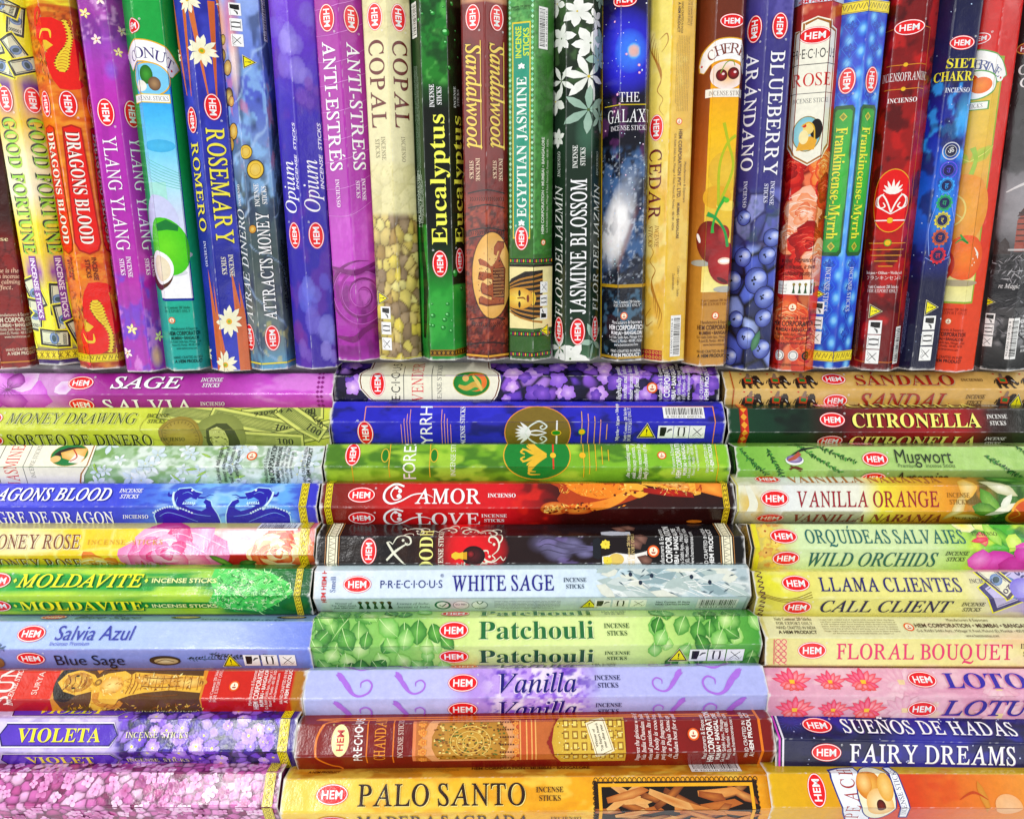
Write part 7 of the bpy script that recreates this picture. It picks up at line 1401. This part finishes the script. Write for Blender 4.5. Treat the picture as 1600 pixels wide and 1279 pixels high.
b = H('mugw', 'light green box lettered Mugwort with dark herb sprigs', (1150, None), base='#98b86c', cap='#58883c', group=GR_)
b.bg((1130, '#6ca040'), (1220, '#88b858'), (1290, '#a4c478'), (1600, '#a0c474')).bgt((1, '#8ca868'), (2, '#7c9c58'), a=(1290, 1610)).bgt((-1, '#8c9468'), (0, '#9ca070'), a=(1290, 1610)).mot('#88b060', 50, 20, .5, .66, .4, 4)
q = random.Random(44)
def sprig2(a, t, ln, rot, n=22):
    b.stroke([(0, 0), (ln * .4, ln * .04), (ln, 0)], [1.8, 1.3, .6], '#2c4c24', a, t, rot, part='printed_sprig', join=False)
    for i in range(n):
        for s_ in (-1, 1):
            p = b.loc(np.array([ln * (i + .5) / n]), np.array([ln * .03 * math.sin(3.14 * i / n)]), a, t, rot)[0]
            b.leaf(p[0], p[1], q.uniform(3, 8), q.uniform(1.6, 3), rot + s_ * q.uniform(20, 80), q.choice(('#2f6c30', '#24542a', '#4c8c40')), part='printed_sprig')
sprig2(1157, .1, 60, 48, 20); sprig2(1200, .1, 56, 66, 18); sprig2(1235, -.4, 96, 38, 26); sprig2(1250, -.5, 98, 28, 24); sprig2(1538, .4, 80, 32, 22); sprig2(1578, -.5, 50, 50, 12)
b.stroke([(-20, 10), (0, 0), (24, -4)], [.6, 4, .8], '#1c3020', 1255, .15, part='printed_sprig').stroke([(0, 0), (16, 2), (30, 10)], [.6, 3, .6], '#1c3020', 1238, -.3, part='printed_sprig')
K = dict(part='painted_bowl')
b.ell(1240, .6, 14, 8, '#e8e8e8', join=False, **K).ell(1240, .55, 12.5, 6.6, '#6c5c8c', c0='#b8a8c0', **K).stroke([(-10, 4), (0, 0), (10, -8)], [3, 6, 6], '#a85c48', 1240, .5, **K).stroke([(-10, 12), (0, 8), (10, 12)], 3, '#6c3c20', 1240, .68, **K).stroke([(-8, 6), (8, 14)], 2.4, '#6c3c20', 1240, .68, **K)
b.logo(1366, .55, 37).logo(1364, 1.42, 36).logo(1355, -.45, 34).text('Mugwort', 1441, .42, 23, 'g', '#2c3c28', w=90).text('Premium', 1414, .82, 6.4, 'g', '#4c6440', w=30).text('Incense Sticks', 1465, .82, 6.4, 'g', '#4c6440', w=46).text('Artemisa', 1441, 1.38, 23, 'g', '#2c3420', w=84).text('Artemisa', 1430, -.5, 18, 'G', '#5c6440', w=84)

b = H('vorange', 'white to orange box lettered VANILLA ORANGE beside vanilla pods and an orange slice', (1150, None), base='#d8cc98', cap='#b8b088', group=GR_)
b.bg((1140, '#c8cc98'), (1175, '#c0c0a4'), (1230, '#dce0dc'), (1340, '#e4e4cc'), (1375, '#e8d84c'), (1420, '#e8b440'), (1480, '#e09430'), (1530, '#a87c30'), (1560, '#3c6c2c'), (1610, '#5c8438')).bgt((1, '#b8b4a0'), (2, '#b0ac98'), a=(1220, 1345)).blob(1190, 1.0, 30, 60, '#b4b4a0', .7).blob(1172, .8, 24, 40, '#d8b048', .8).mot('#e8e8d0', 30, 24, .52, .66, .6, 4, a=(1140, 1220))
b.rect(1150, 1153, -1, 2, '#c8c070', part='trim_line').stroke([(0, -10), (10, 20), (2, 40), (16, 60)], [6, 14, 10, 4], '#dcdcc4', 1166, .2, part='printed_vanilla_flower', join=False)
b.mot('#284c20', 24, 20, .5, .62, .7, 9, a=(1500, 1600))
K = dict(part='printed_vanilla_flower')
for x, y, ln, w, r, c, c0 in ((1515, -.5, 44, 30, 100, '#e0a848', '#ecd090'), (1505, .3, 60, 18, 115, '#c8a860', '#e8d8a8'), (1535, -.3, 60, 22, 28, '#b8b88c', '#f0ecd0'), (1530, .1, 64, 24, 60, '#5c8c34', '#8cb858'), (1515, .8, 50, 26, 20, '#4c7c2c', '#84ac50'), (1540, 1.3, 50, 14, -30, '#e0dcb8', '#f4f0d8'), (1560, .9, 30, 12, -50, '#d8dcc0', '#f0f0dc'), (1550, -.6, 60, 14, 10, '#386c2c', '#6c9c48'), (1490, 1.3, 50, 16, 10, '#c8a860', '#e0cc90')): b.leaf(x, y, ln, w, r, c, c0, part='printed_petal', join=False)
b.ell(1606, 1.2, 32, 30, '#e8a030', part='orange_slice', join=False, c0='#e07820').ell(1606, 1.2, 28, 26, '#c85c18', c0='#b84c14', part='orange_slice').stroke([(-24, -12), (-12, 2), (-20, 14)], 2, '#e89c3c', 1606, 1.2, part='orange_slice')
b.text('VANILLA ORANGE', 1354, .52, 24, 'm', '#942838', w=222).text('VAINILLA NARANJA', 1360, 1.5, 24, 'bi' if 0 else 'b', '#843028', w=236).text('VAINILLA NARANJA', 1357, -.5, 22, 'b', '#a86c3c', w=240).logo(1209, .5, 40).logo(1206, 1.5, 40).logo(1205, -.5, 36).incense(1495, .5, 7, 0, '#7c5c1c', 'r', w=36).text('INCIENSO', 1514, 1.5, 6.4, 'b', '#6c4c1c', w=42)

b = H('orchid', 'pale green box lettered ORQUÍDEAS SALVAJES and WILD ORCHIDS with pink orchids', (1172, None), faces=(0, 1), base='#c4dca0', cap='#c8a050', group=GR_, slope=-.002)
b.bg((1160, '#c8a848'), (1210, '#c8c070'), (1250, '#cce4a8'), (1450, '#c8e0a0'), (1510, '#a8d460'), (1550, '#5cb038'), (1610, '#48a034')).mot('#c87c3c', 12, 10, .5, .6, .7, 4, a=(1165, 1225)).mot('#e8cc58', 12, 12, .5, .62, .8, 7, a=(1165, 1225)).mot('#c8e848', 40, 18, .5, .64, .8, 9, a=(1510, 1610)).mot('#24642c', 30, 20, .56, .66, .8, 12, a=(1520, 1610))
b.rect(1172, 1176, 0, 2, '#28281c', part='gold_band').rect(1178, 1185, 0, 2, '#d8cc30', part='gold_band', join=True)
petals(b, [(1198, .3, 14), (1195, 1.2, 12), (1210, .8, 9)], [('#e0b848', '#e8d078', '#a85c20'), ('#d89850', '#e8c068', '#8c4c1c')])
K = dict(part='printed_orchid')
for x, y, ln, w, r, c, c0 in ((1530, .2, 40, 24, 200, '#e8e8b0', '#f0e860'), (1530, .2, 34, 26, 320, '#d8e880', '#f0f090'), (1535, .3, 26, 18, 90, '#e03c74', '#e8e060'), (1560, .1, 40, 20, 70, '#3c8c2c', '#88cc48'), (1560, .9, 44, 20, 250, '#8cc848', '#c0e870'), (1590, .4, 36, 24, 120, '#b8dc50', '#d8f078'), (1525, 1.8, 60, 40, 340, '#c8309c', '#e068c0'), (1560, 1.7, 54, 40, 10, '#b4288c', '#d850b0'), (1530, 2, 40, 40, 270, '#d850b0', '#e890d0'), (1590, 1.6, 40, 44, 300, '#c8309c', '#e068c0'), (1545, .6, 30, 10, 170, '#d82c50', '#e86c7c')): b.leaf(x, y, ln, w, r, c, c0, part='printed_petal', join=False)
b.text('ORQUÍDEAS SALVAJES', 1383, .52, 23, 'm', '#286c68', w=250).text('WILD ORCHIDS', 1362, 1.5, 25, 'i', '#286860', w=202).text('WILD ORCHIDS', 1362.7, 1.5, 25, 'i', '#286860', w=202, part='lettering', join=True).logo(1225, .52, 39).logo(1227, 1.45, 39).text('INCIENSO', 1541, .4, 6.6, 'r', '#3c4c20', w=40).incense(1492, 1.35, 7, 0, '#28382c', 'bi', w=36)

b = H('llama', 'pale yellow box lettered LLAMA CLIENTES above CALL CLIENT in navy', (1180, None), faces=(0, 1), base='#dcd47c', cap='#b8a868', group=GR_, slope=-.004)
b.bg((1180, '#b8b040'), (1220, '#d8d060'), (1300, '#e0d880'), (1500, '#e0da88'), (1545, '#d0c8b0'), (1600, '#a898c8')).blob(1222, .4, 46, 30, '#dcd838', .9).blob(1235, .5, 20, 16, '#ecec78', .8).mot('#e8e4a0', 50, 20, .5, .66, .5, 4)
for i in range(3): b.stroke([(-44, 2 + i * 2), (0, 14 + i * 3), (40, 2 + i * 4)], 1.4, '#8c7c28', 1226, .75, part='printed_coin', join=i > 0)
for i in range(10): b.stroke([(-5, -4), (4, -2), (-3, 3), (5, 5)], 1.2, '#5c3c3c', 1189, .1 + i * .2, part='printed_ornament', join=i > 0)
banknote(b, 1580, .6, 90, 52, -30, '500', '#b8b0d8', '#4c4878'); banknote(b, 1560, .3, 60, 30, 50, '20', '#dcd8b8', '#4c3c58'); b.ell(1600, .7, 24, 20, '#7c70c8', c0='#a8a0e0', part='printed_banknote')
b.text('LLAMA CLIENTES', 1391, .5, 22, 'm', '#2c2470', w=222).text('CALL CLIENT', 1382, 1.4, 23, 'i', '#241c54', w=204).text('CALL CLIENT', 1382.8, 1.4, 23, 'i', '#241c54', w=204, part='lettering', join=True).logo(1244, .47, 40).logo(1245, 1.45, 40).text('INCIENSO', 1537, .35, 6.8, 'r', '#3c3450', w=40).incense(1518, 1.4, 7, 0, '#3c3430', 'bi', w=36)

b = H('floral', 'cream yellow box with small print above FLORAL BOUQUET in pink', (1195, None), faces=(-1, 0, 1), base='#e0d88c', cap='#a88c6c', group=GR_, slope=-.004)
b.bg((1190, '#d0c480'), (1300, '#e4dc94'), (1460, '#e2d688'), (1610, '#e4d08c')).bgt((0, '#dcd8a4'), (1, '#dcd8a4'), a=(1200, 1640)).mot('#e8c8a8', 60, 24, .55, .7, .5, 4, a=(1420, 1610)).blob(1590, 1.0, 60, 16, '#e8b090', .6).blob(1560, 1.6, 40, 20, '#f0e0a8', .7)
b.logo(1267, 1.45, 41).text('FLORAL BOUQUET', 1442, 1.48, 24, 'm', '#d8306c', w=276).incense(1612, 1.4, 8, 0, '#4c3c28', 'b', w=42)
b.rect(1210, 1228, 1.05, 1.95, '#e0c490', part='scroll_panel')
for i in range(8): b.ell(1214 + (i % 2) * 9, 1.14 + (i // 2) * .22, 4.4, 4.4, '#d04c68', ring=1.2, n=12, part='scroll_panel').stroke([(-4, -3), (4, 3)], 1, '#d04c68', 1214 + (i % 2) * 9, 1.24 + (i // 2) * .22, part='scroll_panel')
b.rect(1207, 1208.4, 1.05, 1.95, '#d04c68', part='scroll_panel', join=True)
b.lines(1248, .45, [('Nett Content 20 Sticks', 6, 'r', 60), ('FOR EXPORT ONLY', 6, 'r', 58), ('HAND CRAFTED IN INDIA', 6, 'g', 62), ('A HEM PRODUCT', 6.4, 'G', 60)], 0, '#4c4028', lead=1.45).micro(1350, .48, 120, 32, 7, 0, '#7c6c48').ball(1427, .5, 8).text('HEM CORPORATION • MUMBAI • BANGALORE', 1535, .42, 7.6, 'G', '#5c4428', w=196).text('Manufacturers & Exporters', 1526, .16, 5.4, 'g', '#5c4428', w=66).text('G-6, Riddhi Siddhi Apts., Mithagar X Road, Mulund (E), Mumbai - 400 081.', 1524, .66, 5.4, 'g', '#5c4428', w=176).text('www.hemincense.com', 1534, .88, 5.4, 'g', '#5c4428', w=52)

b = H('lotus', 'pink box with lotus flowers lettered LOTO over LOTUS in violet', (1198, None), faces=(0, 1), base='#d898b0', cap='#a87088', group=GR_, slope=-.004)
b.bg((1190, '#c88ca4'), (1240, '#dca0b4'), (1450, '#e0a8b8'), (1610, '#dca0b8')).mot('#e8bcc4', 60, 20, .5, .64, .7, 4).mot('#e8c8a0', 30, 14, .62, .72, .6, 8, a=(1400, 1560)).mot('#c884a0', 50, 20, .55, .7, .5, 12)
def lotus(a, t, s_=1.0, al=False):
    cs = (('#e0305c', '#f08098'), ('#e84c5c', '#f4a0a8')) if not al else (('#dc9cb0', '#e8b4c0'), ('#e0a8b8', '#ecc4cc'))
    for i, (r, ln, w) in enumerate(((-165, 36, 10), (-15, 38, 10), (-146, 32, 11), (-34, 34, 11), (-122, 28, 12), (-58, 29, 12), (-90, 31, 12), (170, 24, 12), (14, 26, 12), (120, 16, 14), (60, 16, 14), (150, 22, 12), (35, 22, 12), (90, 12, 12))):
        b.leaf(a, t + .12, ln * s_, w * s_, r, cs[i % 2][0] if i < 9 or al else '#e04830', cs[i % 2][1], part='printed_lotus', join=i > 0)
    b.poly([(-5 * s_, -3 * s_), (5 * s_, -3 * s_), (4 * s_, 4 * s_), (-4 * s_, 4 * s_)], a, t + .05, '#f0b838' if not al else '#e8c898', part='printed_lotus')
for t in (.45, 1.5):
    lotus(1412, t, 1.15, True); lotus(1560, t + .2, 1.2, True)
    lotus(1240, t, .88); lotus(1300, t, .72); lotus(1352, t, .88)
b.logo(1446, .42, 41).logo(1438, 1.5, 41).text('LOTO', 1545, .45, 25, 'b', '#40309c', w=130, shadow='#c878a0', sd=(-1, 1)).text('LOTUS', 1550, 1.45, 26, 'bi', '#38288c', w=156, shadow='#c878a0', sd=(-1, 1))

b = H('fairy', 'navy box with pale stars lettered SUEÑOS DE HADAS and FAIRY DREAMS in white', (1212, None), faces=(0, 1), base='#1c1c54', cap='#14142c', group=GR_, slope=-.018)
b.bg((1210, '#20204c'), (1300, '#1c1c54'), (1420, '#24246c'), (1500, '#2c2488'), (1610, '#1c1848')).mot('#34349c', 60, 30, .52, .66, .7, 4).mot('#14143c', 50, 26, .52, .66, .7, 7).blob(1240, .3, 40, 24, '#3c4488', .6).blob(1450, 1, 70, 60, '#3430a0', .7)
b.rect(1215, 1218, 0, 2, '#d850c0', part='trim_line').rect(1220.5, 1223.5, 0, 2, '#e8e4f4', part='trim_line')
q = random.Random(77)
for i in range(30): r = q.uniform(.7, 1.6); b.ell(q.uniform(1228, 1600), q.uniform(.02, 1.98), r, r, '#8c94e0', c0='#e8ecff', n=8, part='printed_star', join=i > 0)
for t in (.45, 1.42):
    for i in range(16): b.stroke([(9 * math.cos(i * .39), 9 * math.sin(i * .39)), (21 * math.cos(i * .39), 17 * math.sin(i * .39))], [.9, .2], '#4c54a0', 1240, t - .1, part='printed_starburst', n=1, join=i > 0) if t < 1 else None
b.logo(1283, .47, 43).logo(1289, 1.42, 43).text('SUEÑOS DE HADAS', 1459, .47, 24, 'm', '#fbfbff', w=276, shadow='#5c3c8c').text('FAIRY DREAMS', 1454, 1.42, 28, 'm', '#fbfbff', w=260, shadow='#5c3c8c').stroke([(0, 0), (8, 2), (14, 8)], [2, 6, 3], '#e8b8a0', 1600, 1.3)

b = H('peach', 'orange box with a blue edged PEACH label below the navy FAIRY DREAMS box', (1203, None), base='#d8741c', cap='#b8a028', group=GR_, slope=-.003)
b.bg((1200, '#d8a818'), (1300, '#d89c14'), (1322, '#d48c18'), (1360, '#c84418'), (1430, '#cc5020'), (1480, '#d86c28'), (1560, '#e08434'), (1610, '#e49040')).bgt((-1, '#b89828'), (0, '#c8a428'), a=(1205, 1640)).mot('#c83c14', 60, 24, .5, .66, .4, 4, a=(1390, 1500))
b.logo(1276, .5, 44, -90)
K = dict(part='white_label')
b.shape([(-38, -36), (-18, -42), (8, -44), (10, -30), (14, -14), (16, 10), (18, 30), (24, 60), (-12, 66), (-24, 36), (-32, 6), (-38, -20)], 1338, .55, '#2c3c84', join=False, **K).shape([(-35, -32), (-17, -39), (6, -41), (8, -30), (12, -14), (14, 10), (16, 30), (22, 58), (-10, 63), (-22, 34), (-30, 5), (-35, -18)], 1338, .55, '#e8ecf8', **K)
for ch, x, y in (('P', -7, 44), ('E', -9, 25), ('A', -10, 6), ('C', -12, -12), ('H', -12, -30)): 
    p = b.loc(np.array([x + 0.]), np.array([y + 0.]), 1338, .55, 0)[0]; b.text(ch, p[0], p[1], 22, 'r', '#a03c34', -88, w=15, part='label_lettering', join=True)
b.ell(1368, .62, 30, 48, '#2c3c84', join=False, **K).ell(1368, .62, 28, 46, '#f0e8c0', **K)
b.ell(1359, .35, 20, 21, '#c87820', c0='#f0b860', part='printed_peach', join=False).ell(1352, .28, 12, 16, '#d88c34', c0='#f4cc88', part='printed_peach').ell(1371, .9, 21, 22, '#e8b070', c0='#f8e4b0', part='printed_peach').ell(1372, .95, 7, 9, '#4c1c10', c0='#7c2c18', part='printed_peach').ell(1384, .4, 12, 20, '#e0a048', c0='#f4c880', part='printed_peach')
b.shape([(0, -44), (8, -45), (14, -20), (20, 10), (22, 48), (8, 48), (4, 20), (-1, -14), (-6, -40)], 1396, .55, '#2c3c84', part='name_strip', join=False).shape([(-3, -41), (6, -42), (12, -20), (18, 10), (20, 45), (10, 45), (6, 20), (1, -14)], 1396, .55, '#eef0f8', part='name_strip').text('INCENSE STICKS', 1405, .6, 8, 'r', '#4c5474', -97, w=74)
b.ell(1570, .95, 21, 17, '#e8a878', c0='#ecb488', part='faint_peach', join=False).leaf(1530, .2, 50, 12, 80, '#c88430', '#d09040', part='faint_peach').stroke([(-24, 10), (0, 0), (20, 10)], [1, 4, 1], '#b8501c', 1520, .55, part='faint_peach')

# ------------------------------------------------------------------ the white table and the sloping white board
def slab(name, pts, thick, nrm, col='#e9e9ea'):
    m = bpy.data.materials.new(name + '_paper'); m.use_nodes = True; nt = m.node_tree; p = nt.nodes['Principled BSDF']
    p.inputs['Roughness'].default_value = .65
    nz = nt.nodes.new('ShaderNodeTexNoise'); nz.inputs['Scale'].default_value = 220; nz.inputs['Detail'].default_value = 4
    cr = nt.nodes.new('ShaderNodeValToRGB'); c = lin(col)
    cr.color_ramp.elements[0].color = (*(c * .93), 1); cr.color_ramp.elements[1].color = (*np.minimum(c * 1.04, 1), 1)
    nt.links.new(nz.outputs['Fac'], cr.inputs['Fac']); nt.links.new(cr.outputs['Color'], p.inputs['Base Color'])
    P = np.array(pts, float); n = len(P); V = np.vstack([P, P - np.array(nrm) * thick])
    F = [tuple(range(n)), tuple(range(2 * n - 1, n - 1, -1))] + [(i, n + i, n + (i + 1) % n, (i + 1) % n) for i in range(n)]
    me = bpy.data.meshes.new(name); me.from_pydata([tuple(v) for v in V], [], F); me.update(); me.materials.append(m)
    o = bpy.data.objects.new(name, me); COL.objects.link(o); o['kind'] = 'structure'; return o
slab('table_slab', [(-.9, -.5, 0), (.9, -.5, 0), (.9, .2385, 0), (-.9, .2385, 0)], .02, (0, 0, 1))
slab('gap_lift_slab', [(-.9, .2288, .0125), (.9, .2312, .0125), (.9, .33, .0125), (-.9, .33, .0125)], .0122, (0, 0, 1))  # added raised floor, makes the gap below the upright boxes look brighter
slab('gap_brightener_slab', [(-.9, .2282, .0168), (.9, .2282, .0168), (.9, .2311, .0168), (-.9, .2311, .0168)], .0165, (0, 0, 1), '#f4f4f6')  # added white strip, put in to brighten the dark seam
d2 = math.cos(T4) * DV + math.sin(T4) * FV                    # down the slope
b0 = onP2(800, 590) - NOUT * .0150; b0[0] = 0
up = -d2
k0 = b0 + d2 * ((b0[2] - .001) / (-d2[2]) if abs(d2[2]) > 1e-6 else 0)
slab('sloping_slab', [k0 + RV * .9, k0 + RV * .9 + up * .6, k0 - RV * .9 + up * .6, k0 - RV * .9][::-1], .01, NOUT)

# ------------------------------------------------------------------ build everything
build_glyphs(WANT)
for b in BOXES: b.build()
